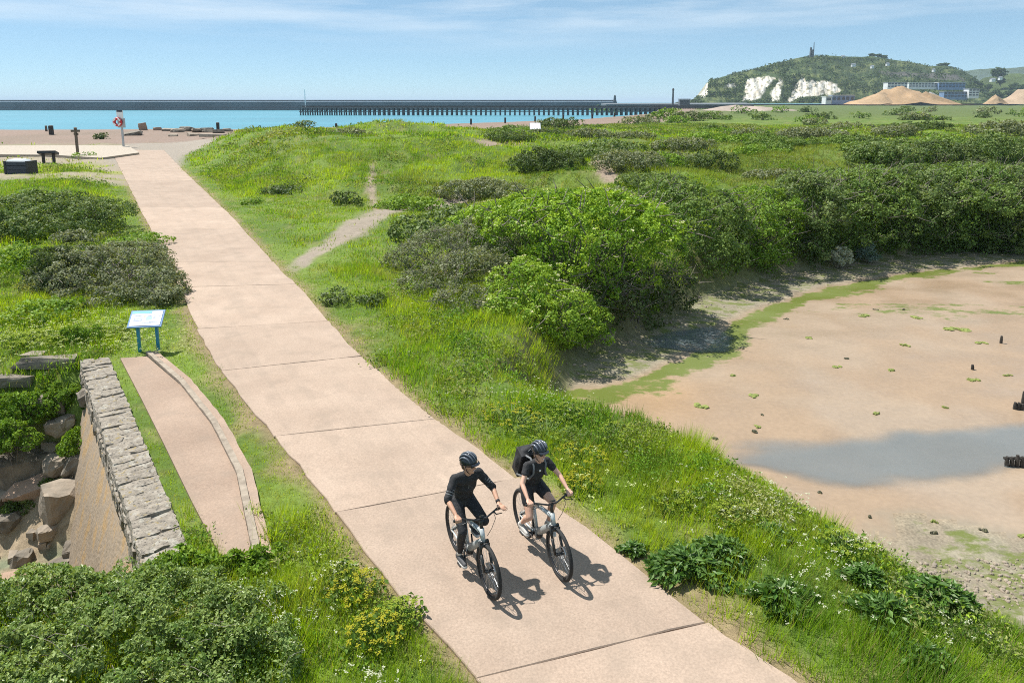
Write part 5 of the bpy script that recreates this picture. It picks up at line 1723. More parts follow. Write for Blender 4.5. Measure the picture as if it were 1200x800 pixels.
    for s_ in (-1, 1):
        gl.ell(H(0.084, s_ * 0.033, 0.008), (0.012, 0.029, 0.019), 12, 8, RH @ Matrix.Rotation(s_ * 0.35, 3, 'Z'))
        gl.tube([H(0.075, s_ * 0.058, 0.012), H(0.0, s_ * 0.082, 0.008)], 0.003, 5)
    gl.tube([H(0.095, -0.012, 0.014), H(0.095, 0.012, 0.014)], 0.003, 5)
    gl.build('sunglasses', M['lens'], root, True)
    MB().ell(H(0.0845, 0, -0.060), (0.006, 0.024, 0.0085), 12, 7, RH).build('mouth', M['lips'], root, True)
    MB().ell(H(0.0880, 0, -0.0585), (0.004, 0.018, 0.0045), 10, 6, RH).build('teeth', M['teeth'], root, True)
    return root, dict(hip=hipc, sh=shc, tr=tr, shw=shw)


def bike_spot(front_px, rear_px):
    A, B = G(*front_px), G(*rear_px)
    d = (A - B) / np.hypot(*(A - B))
    c = A - d * 0.56 * RIDER_SCALE
    return (c[0], c[1], 0.0185), math.atan2(d[1], d[0])


spot, rz_ = bike_spot((573, 699), (534, 645))
_, ped = make_bike(spot, rz_, 'silver electric mountain bicycle ridden by the left rider', math.radians(-62))
make_rider(spot, rz_, 'rider in long black tights and striped-sleeve jersey on the left bicycle', ped, False, 0.55, 0.05, 'skin_tan', 1)
spot, rz_ = bike_spot((655, 678), (615, 629))
_, ped = make_bike(spot, rz_, 'silver electric mountain bicycle ridden by the rider with a backpack', math.radians(200))
_, J = make_rider(spot, rz_, 'rider in black t-shirt and shorts with bare legs on the right bicycle', ped, True, 0.18, 0.0, 'skin', 2)
pk = empty('backpack', spot, rz_, 'black backpack on the back of the right rider', 'backpack')
pk.scale = (RIDER_SCALE,) * 3
up = (J['sh'] - J['hip']).normalized()
bc = J['hip'].lerp(J['sh'], 0.66) + Vector((-0.25, -0.03, 0.03))
ang = math.atan2(up.x, up.z)
Ry = Matrix.Rotation(ang, 3, 'Y')
mb = MB(); mb.ell(bc, (0.125, 0.18, 0.28), 16, 11, Ry); mb.box(bc, (0.20, 0.30, 0.44), ry=ang)
fuse(mb, 'main_bag', M['pack'], pk, 0.012, 8)
mb = MB(); mb.ell(bc + Ry @ Vector((-0.095, 0, -0.08)), (0.05, 0.12, 0.13), 14, 9, Ry); fuse(mb, 'front_pocket', M['pack'], pk, 0.012, 4)
for s_ in (-1, 1):
    y_ = s_ * 0.095
    MB().tube([bc + Ry @ Vector((0.07, y_ * 0.8, 0.20)), J['sh'] + Vector((-0.02, y_, 0.072)), J['sh'] + Vector((0.085, y_, 0.005)), J['tr'][2] + Vector((0.135, y_ * 1.0, 0.03)), J['tr'][2] + Vector((0.09, s_ * 0.145, -0.06)), bc + Ry @ Vector((0.08, s_ * 0.15, -0.16))], 0.0155, 6).build('shoulder_strap', M['pack_grey'], pk, True)
    MB().tube([bc + Ry @ Vector((-0.02, s_ * 0.13, 0.12)), bc + Ry @ Vector((-0.09, s_ * 0.10, 0.05)), bc + Ry @ Vector((-0.08, s_ * 0.12, -0.12))], 0.008, 5).build('side_strap', M['pack_grey'], pk, True)
MB().tube([bc + Ry @ Vector((0.05, -0.03, 0.245)), bc + Ry @ Vector((0.05, 0, 0.285)), bc + Ry @ Vector((0.05, 0.03, 0.245))], 0.008, 6).build('carry_loop', M['pack_grey'], pk, True)
MB().ell(J['tr'][2] + Vector((0.155, 0.0, 0.07)), (0.01, 0.018, 0.018), 10, 7).build('chest_clip', M['sole'], pk, True)

# ------------------------------------------------------------------ vegetation
def unit(v):
    return v / (np.linalg.norm(v, axis=-1, keepdims=True) + 1e-9)


def leaf_arrays(c, axis, nrm, ln, wd, fold=0.25):
    """one folded four-corner leaf for each centre"""
    axis = unit(axis)
    side = unit(np.cross(nrm, axis))
    nrm = np.cross(axis, side)
    ln, wd = ln[:, None], wd[:, None]
    v = np.stack([c - axis * ln * 0.5, c + side * wd * 0.5 + nrm * wd * fold - axis * ln * 0.05, c + axis * ln * 0.5 - nrm * ln * 0.10, c - side * wd * 0.5 + nrm * wd * fold - axis * ln * 0.05], 1)
    return v.reshape(-1, 3)


def quads(n):
    return np.arange(n * 4, dtype=np.int32).reshape(n, 4)


def rand_dirs(n, zmin=-1.0):
    d = unit(rng.normal(size=(int(n * 2.6) + 20, 3)))
    d = d[d[:, 2] > zmin]
    while len(d) < n:
        e = unit(rng.normal(size=(n * 3, 3))); d = np.concatenate([d, e[e[:, 2] > zmin]])
    return d[:n]


# palette: (main tint, tint 2, share of tint 2); tint 2 also paints sunlit tops
PAL = {
    'elder': ((0.12, 0.235, 0.018), (0.31, 0.44, 0.035), 0.5),
    'elder_light': ((0.16, 0.285, 0.025), (0.30, 0.41, 0.045), 0.5),
    'bramble': ((0.085, 0.145, 0.034), (0.20, 0.25, 0.09), 0.45),
    'grey': ((0.125, 0.155, 0.07), (0.26, 0.275, 0.165), 0.45),
    'hedge': ((0.10, 0.175, 0.034), (0.20, 0.27, 0.065), 0.45),
    'green': ((0.12, 0.225, 0.022), (0.22, 0.32, 0.04), 0.45),
    'dark': ((0.065, 0.105, 0.028), (0.135, 0.175, 0.06), 0.38),
}
n_leaves_total = 0


def crown_mesh(lobes, kind, leaf, cover, clump_r, seed, zfloor, inner=0.28, aspect=0.55, flowers=0.0, under=0.35, under_z=-0.02, tri=False, rough=(0.84, 1.06)):
    """lobes: (x, y, z, rx, ry, rz) ellipsoids in world space. Leaves gather in clumps over the lobes' outsides."""
    global n_leaves_total
    r = np.random.default_rng(seed)
    L_ = np.array(lobes, float)
    cs, ns = [], []
    for i, (x, y, z, rx, ry, rz) in enumerate(L_):
        area = 2 * math.pi * ((rx * ry) ** 1.6 / 3 + (rx * rz) ** 1.6 / 3 + (ry * rz) ** 1.6 / 3) ** (1 / 1.6) * 1.35
        nc = max(8, int(area / (clump_r ** 2 * 1.5)))
        d = unit(r.normal(size=(nc * 3, 3)))
        d = d[d[:, 2] > -0.75][:nc]
        p = d * np.array([rx, ry, rz]) * r.uniform(*rough, size=(len(d), 1)) + np.array([x, y, z])
        n = unit(d / np.array([rx, ry, rz]))
        keep = np.ones(len(d), bool)
        for j, (X2, Y2, Z2, a, b_, c_) in enumerate(L_):
            if j == i: continue
            keep &= (((p - (X2, Y2, Z2)) / (a, b_, c_)) ** 2).sum(1) > 0.62
        # the far side needs fewer
        keep &= ~((n[:, 2] < under_z) & (r.random(len(d)) < under))
        back = (n[:, 1] > 0.35) & (n[:, 2] < 0.6)
        keep &= ~(back & (r.random(len(d)) < 0.5))
        keep &= p[:, 2] > zfloor - 0.05
        cs.append(p[keep]); ns.append(n[keep])
    cc, nn = np.concatenate(cs), np.concatenate(ns)
    per = max(6, int(cover * math.pi * clump_r ** 2 / (leaf * leaf * aspect * 0.5)))
    K = len(cc)
    crad = clump_r * r.uniform(0.65, 1.25, K)
    # leaves on each clump's dome
    d = unit(r.normal(size=(K, per, 3)) + nn[:, None, :] * 0.9)
    rad = crad[:, None, None] * r.uniform(0.35, 1.05, size=(K, per, 1)) ** 0.6
    P_ = cc[:, None, :] + d * rad * np.array([1, 1, 0.85])
    nl = unit(d * 0.7 + nn[:, None, :] * 0.5 + np.array([0, 0, 0.55]) + r.normal(size=(K, per, 3)) * 0.45)
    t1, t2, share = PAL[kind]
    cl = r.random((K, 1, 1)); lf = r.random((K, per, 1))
    hi = np.clip(nn[:, None, 2:3], 0, 1)  # upward-facing clumps lean to tint 2: sunlit tops put into the leaf colour
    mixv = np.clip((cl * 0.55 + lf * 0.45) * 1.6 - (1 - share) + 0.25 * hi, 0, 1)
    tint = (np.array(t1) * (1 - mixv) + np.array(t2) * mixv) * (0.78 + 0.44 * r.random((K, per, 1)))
    P_, nl, tint = P_.reshape(-1, 3), nl.reshape(-1, 3), tint.reshape(-1, 3)
    # inner leaves
    m = int(len(P_) * inner)
    if m:
        li = r.integers(0, len(L_), m)
        dd = unit(r.normal(size=(m, 3)))
        q_ = L_[li, :3] + dd * L_[li, 3:] * r.uniform(0.35, 0.85, (m, 1))
        q_ = q_[q_[:, 2] > zfloor]
        m = len(q_)
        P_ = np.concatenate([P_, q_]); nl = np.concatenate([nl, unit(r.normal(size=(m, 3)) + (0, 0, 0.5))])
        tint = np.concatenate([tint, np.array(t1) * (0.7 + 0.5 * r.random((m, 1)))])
    ok = P_[:, 2] > zfloor - 0.02
    P_, nl, tint = P_[ok], nl[ok], tint[ok]
    n = len(P_)
    n_leaves_total += n
    ln = leaf * r.uniform(0.45, 1.45, n)
    V_ = leaf_arrays(P_, r.normal(size=(n, 3)) + (0, 0, 0.15), nl, ln, ln * aspect * r.uniform(0.8, 1.2, n))
    if tri:                                        # far, small leaves: one triangle each
        V_ = V_.reshape(-1, 4, 3)[:, 1:].reshape(-1, 3)
        return V_, np.arange(n * 3).reshape(n, 3), np.repeat(tint, 3, 0), cc, nn
    return V_, quads(n), np.repeat(tint, 4, 0), cc, nn


def branches_mesh(base, targets, r0, seed, n, kinks=4):
    rr = random.Random(seed)
    mb = MB()
    for k in range(min(n, len(targets))):
        t = Vector(targets[rr.randrange(len(targets))])
        b0 = Vector(base) + Vector((rr.uniform(-0.35, 0.35) * abs(t.x - base[0]), rr.uniform(-0.35, 0.35) * abs(t.y - base[1]), -0.1))
        pts = []
        for i in range(kinks + 1):
            u_ = i / kinks
            p = b0.lerp(t, u_); p.z += (t - b0).length * 0.12 * math.sin(u_ * math.pi)
            if 0 < i: p += Vector([rr.uniform(-1, 1) for _ in range(3)]) * (t - b0).length * 0.05
            pts.append(p)
        mb.tube(pts, [r0 * (1 - 0.85 * i / kinks) for i in range(kinks + 1)], 4, cap=False)
    return mb


def bush(name, label, lobes, kind, leaf=0.07, cover=1.5, clump_r=0.28, seed=1, group=None, cat='bush', twigs=30, twig_r=0.025, flowers=0, mat_name='leaf', zfloor=None, twig_mat='twig', inner=0.28, outer_twigs=0, aspect=0.55, under=0.35, under_z=-0.02, tri=False, rough=(0.84, 1.06)):
    L_ = np.array(lobes, float)
    cx, cy = L_[:, 0].mean(), L_[:, 1].mean()
    zb = hz(cx, cy) if zfloor is None else zfloor
    root = empty(name, (cx, cy, zb), 0, label, cat, group)
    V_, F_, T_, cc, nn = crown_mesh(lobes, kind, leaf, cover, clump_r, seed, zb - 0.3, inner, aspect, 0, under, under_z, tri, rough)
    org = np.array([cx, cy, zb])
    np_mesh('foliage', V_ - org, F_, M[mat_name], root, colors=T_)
    if twigs:
        mb = branches_mesh((0, 0, 0), [tuple(c - org) for c in cc], twig_r, seed, twigs)
        if outer_twigs:
            rr = random.Random(seed + 1)
            low = [k for k in range(len(cc)) if nn[k][1] < 0.2]
            for _ in range(outer_twigs):
                k = rr.choice(low)
                p = Vector(cc[k] - org) + Vector(nn[k]) * rr.uniform(-0.05, 0.15)
                d = Vector((rr.uniform(-1, 1), rr.uniform(-0.5, 0.3), rr.uniform(-0.2, 1))).normalized() * rr.uniform(0.4, 1.1) * clump_r * 3
                mb.tube([p, p + d * 0.5 + Vector((rr.uniform(-.05, .05), 0, rr.uniform(-.05, .05))), p + d], [twig_r * 0.45, twig_r * 0.35, twig_r * 0.15], 3, cap=False)
        mb.build('branches', M[twig_mat], root)
    if flowers:
        r = np.random.default_rng(seed + 5)
        up = np.where((nn[:, 2] > -0.1))[0]
        pick = r.choice(up, min(flowers, len(up)), replace=False)
        pts = cc[pick] + nn[pick] * clump_r * 1.05
        V2, F2, T2 = umbel_arrays(pts - org, leaf * 1.0, (0.62, 0.60, 0.40), r)
        tag(np_mesh('flower_heads', V2, F2, M['petal'], root, colors=T2), kind='stuff')
    return root


def umbel_arrays(pts, size, colr, r, florets=7, spread=0.9):
    n = len(pts)
    off = r.normal(size=(n, florets, 3)) * np.array([size * spread * 0.5, size * spread * 0.5, size * 0.10])
    c = (pts[:, None, :] + off).reshape(-1, 3)
    m = len(c)
    nl = unit(r.normal(size=(m, 3)) * 0.25 + (0, 0, 1))
    ln = size * 0.55 * r.uniform(0.7, 1.2, m)
    V_ = leaf_arrays(c, r.normal(size=(m, 3)) * (1, 1, 0.1), nl, ln, ln, 0.05)
    t = np.array(colr) * r.uniform(0.8, 1.1, (m, 1))
    return V_, quads(m), np.repeat(t, 4, 0)


def P3(px, py, z):
    p = G(px, py, z)
    return (p[0], p[1], z)


def scale_at(px, py, z):
    p = G(px, py, z)
    return (p[1] * CP + (CAM_H - z) * SP) / FPX        # metres for one photograph pixel there


def lobe_px(px, py, z, wpx, hm, dm):
    """ellipsoid centred on the point of height z seen at a pixel: half width in pixels, half height and half depth in metres"""
    p = G(px, py, z)
    return (p[0], p[1], z, wpx * scale_at(px, py, z), dm, hm)


# --- the big elder with the grey thorn beside it, at the corner of the mud
elder = [lobe_px(690, 278, 1.25, 98, 1.35, 2.4), lobe_px(632, 268, 1.3, 70, 1.05, 2.2), lobe_px(748, 290, 0.9, 54, 1.35, 2.0), lobe_px(715, 335, 0.25, 62, 1.25, 1.5), lobe_px(580, 268, 1.0, 48, 0.8, 1.8), lobe_px(690, 254, 1.75, 66, 0.7, 1.6), lobe_px(765, 340, -0.2, 34, 1.1, 1.3), lobe_px(650, 300, 0.7, 60, 0.9, 1.4)]
elder = [e_ if k_ not in (3, 6, 7) else (e_[0] - 0.4, e_[1] + 1.4, e_[2] - 0.4, *e_[3:]) for k_, e_ in enumerate(elder)]
bush('elder_bush', 'largest bright green rounded bush with cream flowers at the mud corner', elder, 'elder', 0.105, 1.35, 0.27, 11, twigs=60, twig_r=0.05, flowers=90, zfloor=-1.5, outer_twigs=120, under=0.78, under_z=0.34, inner=0.45, tri=True, aspect=0.7, rough=(0.87, 1.05))
elder2 = [lobe_px(612, 340, 0.35, 40, 0.75, 1.0), lobe_px(596, 378, -0.25, 38, 0.75, 0.9), lobe_px(652, 368, -0.15, 42, 0.75, 0.95), lobe_px(630, 392, -0.7, 38, 0.6, 0.8), lobe_px(690, 384, -0.75, 26, 0.5, 0.7)]
bush('elder_bush', 'smaller yellow-green bush in front of the largest bush', elder2, 'elder_light', 0.085, 1.4, 0.2, 12, twigs=50, twig_r=0.03, flowers=60, zfloor=-1.5, outer_twigs=60, tri=True, aspect=0.7, rough=(0.92, 1.03))
thorn = [lobe_px(530, 300, 0.5, 56, 0.85, 1.6), lobe_px(490, 305, 0.2, 38, 0.5, 1.1), lobe_px(556, 330, 0.25, 50, 0.85, 1.2), lobe_px(545, 368, -0.2, 44, 0.7, 1.0), lobe_px(575, 290, 0.7, 44, 0.95, 1.5), lobe_px(503, 335, 0.1, 34, 0.45, 0.9)]
bush('thorn_bush', 'grey-green twiggy thorn bush left of the largest bush', thorn, 'grey', 0.075, 0.8, 0.22, 13, twigs=70, twig_r=0.02, zfloor=-0.6, outer_twigs=420, inner=0.15, tri=True, aspect=0.7)
tangle = [lobe_px(715, 378, -0.7, 56, 0.8, 0.9), lobe_px(768, 362, -0.7, 36, 0.85, 0.9), lobe_px(660, 388, -0.8, 32, 0.6, 0.8), lobe_px(735, 350, -0.2, 50, 0.8, 1.0), lobe_px(800, 352, -0.8, 30, 0.8, 0.8), lobe_px(625, 402, -0.9, 30, 0.5, 0.6)]
tangle = [(l[0] - 0.2, l[1] + 1.1, *l[2:]) for l in tangle]
bush('bramble_bush', 'dark twiggy tangle beneath the largest bush above the pool', tangle, 'dark', 0.12, 0.9, 0.28, 14, twigs=60, twig_r=0.03, zfloor=-1.6, outer_twigs=260, under=0.6, under_z=0.3, inner=0.5, tri=True, aspect=0.7)
# old stonework under the elder
o = boulder('stone_block', (*G(690, 397, -1.3), -1.25), (1.5, 0.6, 0.6), 0.18, M['stone'], 'pale stone block under the smaller yellow-green bush', 61, 0.5)

# --- bramble mounds along the far shore
k_ = 0
def shore(label, lobes, kind, seed, zf=-1.5, leaf=0.12, cover=1.3, cr=0.3, ot=90, cat='bush', name='bramble_bush', tw=40, fl=0):
    low = lobes[1] if len(lobes) > 1 else lobes[0]
    lobes = list(lobes) + [(low[0], low[1] - 0.55, -0.95, low[3] * 1.2, 0.8, 0.85)]
    lobes = [(l[0] - 0.2, l[1] + 1.0, *l[2:]) for l in lobes]
    return bush(name, label, lobes, kind, leaf, cover, cr, seed, cat=cat, twigs=tw, twig_r=0.03, zfloor=zf, outer_twigs=ot, flowers=fl, under=0.85, under_z=0.34, inner=0.6, tri=True, aspect=0.75, rough=(0.92, 1.04))


shore('dark bramble mound just right of the largest bush', [lobe_px(830, 270, 0.7, 55, 1.5, 2.0), lobe_px(800, 240, 1.4, 40, 0.9, 1.8), lobe_px(845, 305, -0.3, 45, 1.2, 1.5), lobe_px(870, 285, 0.0, 28, 1.2, 1.5)], 'hedge', 21, ot=160)
shore('bright green bramble mound with a smooth top beside the first mound', [lobe_px(905, 260, 0.6, 48, 1.2, 2.0), lobe_px(890, 290, -0.2, 36, 1.2, 1.4), lobe_px(925, 285, -0.2, 28, 1.2, 1.5)], 'green', 22, ot=120)
hx = [(960, 246), (1000, 240), (1045, 236), (1090, 234), (1130, 232), (1170, 231), (1215, 232), (1260, 232)]
for k, (px_, py_) in enumerate(hx):
    lab = ('dark hedge section nearest the green bramble mound', 'second dark hedge section along the far shore from the left', 'third dark hedge section along the far shore from the left', 'fourth dark hedge section along the far shore with pale twigs', 'fifth dark hedge section along the far shore from the left', 'sixth dark hedge section along the far shore near the right', 'dark hedge section cut by the right picture edge', 'hedge section just past the right picture edge')[k]
    if k == 7: continue
    shore(lab, [lobe_px(px_, py_, 1.0, 38, 1.25, 2.0), lobe_px(px_ - 8, py_ + 32, -0.1, 34, 1.45, 1.5), lobe_px(px_ + 14, py_ + 26, 0.2, 30, 1.4, 1.6), lobe_px(px_ + 5, py_ - 14, 1.2, 34, 0.9, 2.4)], 'hedge' if k % 3 else 'bramble', 30 + k, leaf=0.125, ot=120, name='hedge', cat='hedge', tw=30)
# grey-leaved shore plants below the hedge
for k, (px_, py_, kd) in enumerate(((985, 301, 'pale'), (1018, 296, 'blue'))):
    PAL['pale'] = ((0.42, 0.45, 0.36), (0.55, 0.55, 0.46), 0.4); PAL['blue'] = ((0.13, 0.20, 0.17), (0.24, 0.30, 0.25), 0.4)
    bush('sea_kale', ('white flowering sea kale on the shingle below the hedge', 'blue-grey sea kale right of the white flowering one')[k], [lobe_px(px_, py_, -1.0, 11, 0.35, 0.4)], kd, 0.11, 1.6, 0.16, 50 + k, twigs=4, twig_r=0.02, zfloor=-1.5, cat='plant')

# --- scrub behind the hedge and over the dunes (each a bush of its own)
def scrub(px, py, wpx, hpx, kind, label, seed, z=None, group=None, leaf_px=1.9, cover=1.05, name='scrub_bush', flat=1.0, twigs=8, flowers=0):
    z0 = 0.8 if z is None else z
    for _ in range(3):
        p = G(px, py, z0); z0 = hz(*p)
    s_ = scale_at(px, py, z0)
    r = random.Random(seed)
    W_, H_ = wpx * s_ / 2, hpx * s_
    lobes = []
    nl = 2 + int(wpx / 28)
    for k in range(nl):
        u_ = (k + 0.5) / nl * 2 - 1
        hh = H_ * (0.62 + 0.35 * r.random()) * (1 - 0.35 * u_ * u_)
        lobes.append((p[0] + u_ * W_ * 0.72, p[1] + r.uniform(-0.2, 0.3) * W_ * 0.6, z0 + hh * 0.40, W_ / nl * 1.25 + 0.15 * W_, min(W_ * 0.55, 2.6) * flat + 0.2, hh * 0.62))
    leaf = max(0.10, leaf_px * 1.45 * s_)
    return bush(name, label, lobes, kind, leaf, cover, max(0.26, 4.2 * s_), seed, group=group, twigs=twigs, twig_r=0.6 * s_ if s_ > 0.05 else 0.03, zfloor=z0 - 0.2, inner=0.12, flowers=flowers, tri=True, aspect=0.75)


# right middle distance: dark bramble band
for k, (px_, py_, w_, h_, kd, lab) in enumerate((
    (835, 200, 62, 22, 'dark', 'dark bramble clump behind the first shore mound'),
    (905, 196, 86, 30, 'hedge', 'broad green bramble clump in the middle of the scrub band'),
    (975, 190, 70, 26, 'hedge', 'bramble clump between broad green clump and the willow scrub'),
    (1040, 188, 80, 28, 'bramble', 'grey-green bramble clump in the scrub band above the hedge'),
    (1105, 192, 76, 30, 'dark', 'dark bramble clump above the right part of the hedge'),
    (1175, 194, 90, 42, 'bramble', 'tall dark scrub clump at the right edge above the hedge'),
    (770, 200, 70, 20, 'green', 'low green mound of scrub by the worn bare patch'),
    (640, 200, 90, 26, 'dark', 'long dark bramble patch on the slope behind the largest bush'),
    (585, 190, 70, 18, 'bramble', 'dark bramble patch with pale blossom left of the long dark one'),
    (1060, 158, 70, 12, 'dark', 'low dark scrub on the far meadow'),
    (1180, 165, 90, 26, 'grey', 'grey scrub mound on the meadow at the right edge'),
    (950, 165, 90, 12, 'grey', 'flat grey scrub in front of the far meadow'),
    (720, 225, 60, 14, 'grey', 'pale dry scrub on top behind the largest bush'),
    (560, 232, 120, 16, 'grey', 'silvery dry scrub behind the thorn bush'),
    (800, 178, 80, 14, 'grey', 'grey scrub strip above the low green mound'), (870, 172, 66, 15, 'green', 'bright low bush behind the bramble band'), (700, 186, 60, 12, 'bramble', 'bramble patch left of the worn bare patch'), (740, 176, 70, 12, 'grey', 'grey scrub strip behind the worn bare patch'),
    (620, 180, 50, 10, 'grey', 'small grey scrub patch above the long dark bramble'), (660, 214, 70, 12, 'green', 'green tuft patch just above the largest bush'), (1010, 172, 70, 14, 'bramble', 'bramble bush behind the willow scrub'), (1110, 170, 80, 16, 'hedge', 'green hedge bush behind the right scrub'), (910, 210, 70, 10, 'grey', 'dry scrub between the bramble band and the shore mounds'), (1150, 180, 60, 18, 'green', 'green bush left of the tall dark scrub clump'))):
    scrub(px_, py_, w_, h_, kd, lab, 100 + k)
# far scrub, too alike to tell apart
r_ = random.Random(5)
LOOK = {'dark': 'dark green', 'hedge': 'mid green', 'grey': 'grey-green', 'bramble': 'dull green', 'green': 'bright green'}
for k in range(44):
    py_ = 131 + 34 * r_.random() ** 1.3
    px_ = r_.uniform(690 - (py_ - 131) * 3.0, 1230)
    if px_ < 700 and py_ < 146: px_ += 120
    if 980 < px_ < 1200 and 140 < py_ < 155: py_ -= 9
    w_ = r_.uniform(22, 55) * (0.55 + (py_ - 131) / 60)
    kd = r_.choice(('dark', 'hedge', 'grey', 'bramble', 'green'))
    scrub(px_, py_, w_, w_ * r_.uniform(0.18, 0.34), kd, LOOK[kd] + ' low scrub bush scattered over the far shingle meadow', 200 + k, group=LOOK[kd] + ' far scrub bushes', leaf_px=1.7, twigs=4)
# dense low brambles between the shore hedge and the meadow
for k in range(34):
    px_, py_ = r_.uniform(600, 1230), r_.uniform(160, 218)
    if py_ > 205 and px_ > 780: py_ -= 22
    if 690 < px_ < 730 and py_ > 180: px_ += 60
    w_ = r_.uniform(45, 85) * (0.6 + (py_ - 150) / 110)
    kd = r_.choice(('dark', 'hedge', 'grey', 'bramble', 'green', 'grey'))
    scrub(px_, py_, w_, w_ * r_.uniform(0.16, 0.27), kd, LOOK[kd] + ' low bramble in the dense scrub between shore hedge and meadow', 340 + k, group=LOOK[kd] + ' low brambles behind the hedge', leaf_px=1.8, twigs=5)
# dune scrub
for k, (px_, py_, w_, h_, kd, lab) in enumerate((
    (352, 152, 30, 11, 'bramble', 'dark round bush on the crest of the dune'), (410, 163, 46, 14, 'grey', 'grey bush on the dune crest right of the round one'),
    (405, 225, 26, 12, 'dark', 'small dark bush at the left of the trodden dune track'), (530, 205, 80, 20, 'bramble', 'speckled bramble patch right of the trodden dune track'),
    (480, 216, 60, 12, 'green', 'low green patch beside the trodden dune track'), (470, 152, 26, 5, 'dark', 'flat dark scrub on the dune skyline'), (395, 148, 22, 5, 'green', 'low green tuft on the dune skyline'),
    (690, 165, 60, 9, 'grey', 'grey scrub beside the small white board'), (330, 215, 40, 7, 'dark', 'low dark weed patch on the dune face'), (300, 238, 26, 5, 'green', 'weed patch at the dune foot near the path'))):
    scrub(px_, py_, w_, h_, kd, lab, 300 + k, z=1.5)
# --- left of the path
scrub(40, 268, 190, 40, 'bramble', 'broad grey-green bramble mass left of the path near the bin', 401, z=0.2, flat=1.6, leaf_px=1.6)
scrub(100, 262, 70, 24, 'grey', 'grey bramble at the path side of the broad mass', 402, z=0.2)
lb_ = [lobe_px(125, 322, 0.3, 72, 0.62, 1.8), lobe_px(88, 320, 0.4, 38, 0.7, 1.5), lobe_px(172, 340, 0.15, 42, 0.52, 1.2), lobe_px(130, 350, 0.05, 66, 0.45, 1.0), lobe_px(196, 354, 0.0, 22, 0.4, 0.7), lobe_px(145, 304, 0.4, 48, 0.42, 1.4)]
bush('bramble_bush', 'big grey-green bramble behind the blue information board', lb_, 'grey', 0.075, 1.2, 0.2, 403, twigs=60, twig_r=0.02, zfloor=-0.1, outer_twigs=220, tri=True, aspect=0.7)
lb_ = [lobe_px(62, 318, 0.5, 22, 0.7, 0.9), lobe_px(72, 335, 0.2, 20, 0.5, 0.7)]
bush('bramble_bush', 'dark bramble at the left end of the big grey-green one', lb_, 'dark', 0.07, 1.3, 0.2, 404, twigs=20, twig_r=0.02, zfloor=-0.1)
for k, (px_, py_, w_, h_, kd, lab) in enumerate(((20, 312, 70, 22, 'green', 'fresh green growth left of the dark bramble'), (48, 372, 84, 14, 'green', 'low green growth in front of the big grey-green bramble'), (165, 288, 66, 13, 'green', 'green growth above the big grey-green bramble by the path'), (90, 285, 60, 14, 'grey', 'grey dry growth above the big grey-green bramble'))):
    scrub(px_, py_, w_, h_, kd, lab, 410 + k, z=0.1)
# the bramble that fills the lower left corner
lb_ = [lobe_px(60, 745, 0.1, 120, 0.38, 0.8), lobe_px(170, 742, 0.1, 110, 0.40, 0.8), lobe_px(265, 752, 0.05, 80, 0.33, 0.7), lobe_px(120, 790, 0.1, 160, 0.42, 0.7), lobe_px(285, 790, 0.05, 66, 0.32, 0.5), lobe_px(-60, 770, 0.15, 90, 0.4, 1.0), lobe_px(30, 718, 0.0, 60, 0.3, 0.6), lobe_px(150, 712, 0.0, 66, 0.3, 0.5), lobe_px(225, 705, -0.05, 40, 0.24, 0.4), lobe_px(100, 860, 0.1, 200, 0.45, 0.6)]
PAL['near'] = ((0.12, 0.20, 0.04), (0.28, 0.35, 0.12), 0.5)
bush('bramble_bush', 'large leafy bramble filling the lower left corner', lb_, 'near', 0.040, 1.05, 0.12, 405, twigs=120, twig_r=0.008, zfloor=-0.35, outer_twigs=160, mat_name='leaf_gloss', aspect=0.62)
# bits in the hollow and at rock edges
for k, (px_, py_, z_, w_, h_, kd, lab) in enumerate(((20, 478, -0.6, 40, 0.3, 'green', 'bright tussock hanging over the tall dark rock face'), (70, 462, -0.5, 30, 0.2, 'green', 'green tussock between the two dark ledges'), (118, 470, -0.6, 14, 0.22, 'bramble', 'weed clump wedged against the wall below its far end'), (10, 515, -1.0, 30, 0.3, 'green', 'grass lump on the creek bank at the left edge'), (205, 668, 0.0, 26, 0.18, 'green', 'leafy weeds over the near end of the stone wall'), (262, 668, 0.0, 34, 0.16, 'green', 'leafy weeds over the near end of the side walkway'), (305, 662, 0.0, 24, 0.14, 'green', 'leafy weeds at the near end of the kerb'), (90, 520, -1.2, 14, 0.28, 'green', 'bright leafy tuft on the slope against the wall'), (90, 560, -2.0, 12, 0.3, 'green', 'lower leafy tuft against the wall foot'), (25, 590, -2.2, 14, 0.2, 'bramble', 'small weed clump by the pinkish flat slab'), (66, 570, -2.0, 14, 0.16, 'bramble', 'small weed clump on top of the flat slab'), (100, 395, 0.1, 30, 0.25, 'green', 'leafy clump at the far end of the wall'))):
    bush('leafy_weed', lab, [lobe_px(px_, py_, z_, w_, h_, 0.25)], kd, 0.06, 1.5, 0.12, 450 + k, twigs=4, twig_r=0.01, zfloor=z_ - 0.4, cat='plant')
scrub(396, 354, 30, 12, 'dark', 'dark low weed clump in the verge by the side path', 460, z=0)
scrub(435, 356, 20, 8, 'dark', 'small dark weed clump right of the verge clump', 461, z=0)
scrub(120, 163, 10, 6, 'dark', 'small dark shrub on the shingle left of the lifebuoy', 462, z=0.3)
scrub(98, 186, 20, 7, 'green', 'leafy clump round the foot of the finger post', 463, z=0.1)


# --- dock and broad-leaved plants in the right verge
PAL['dock'] = ((0.06, 0.135, 0.022), (0.14, 0.235, 0.06), 0.4)


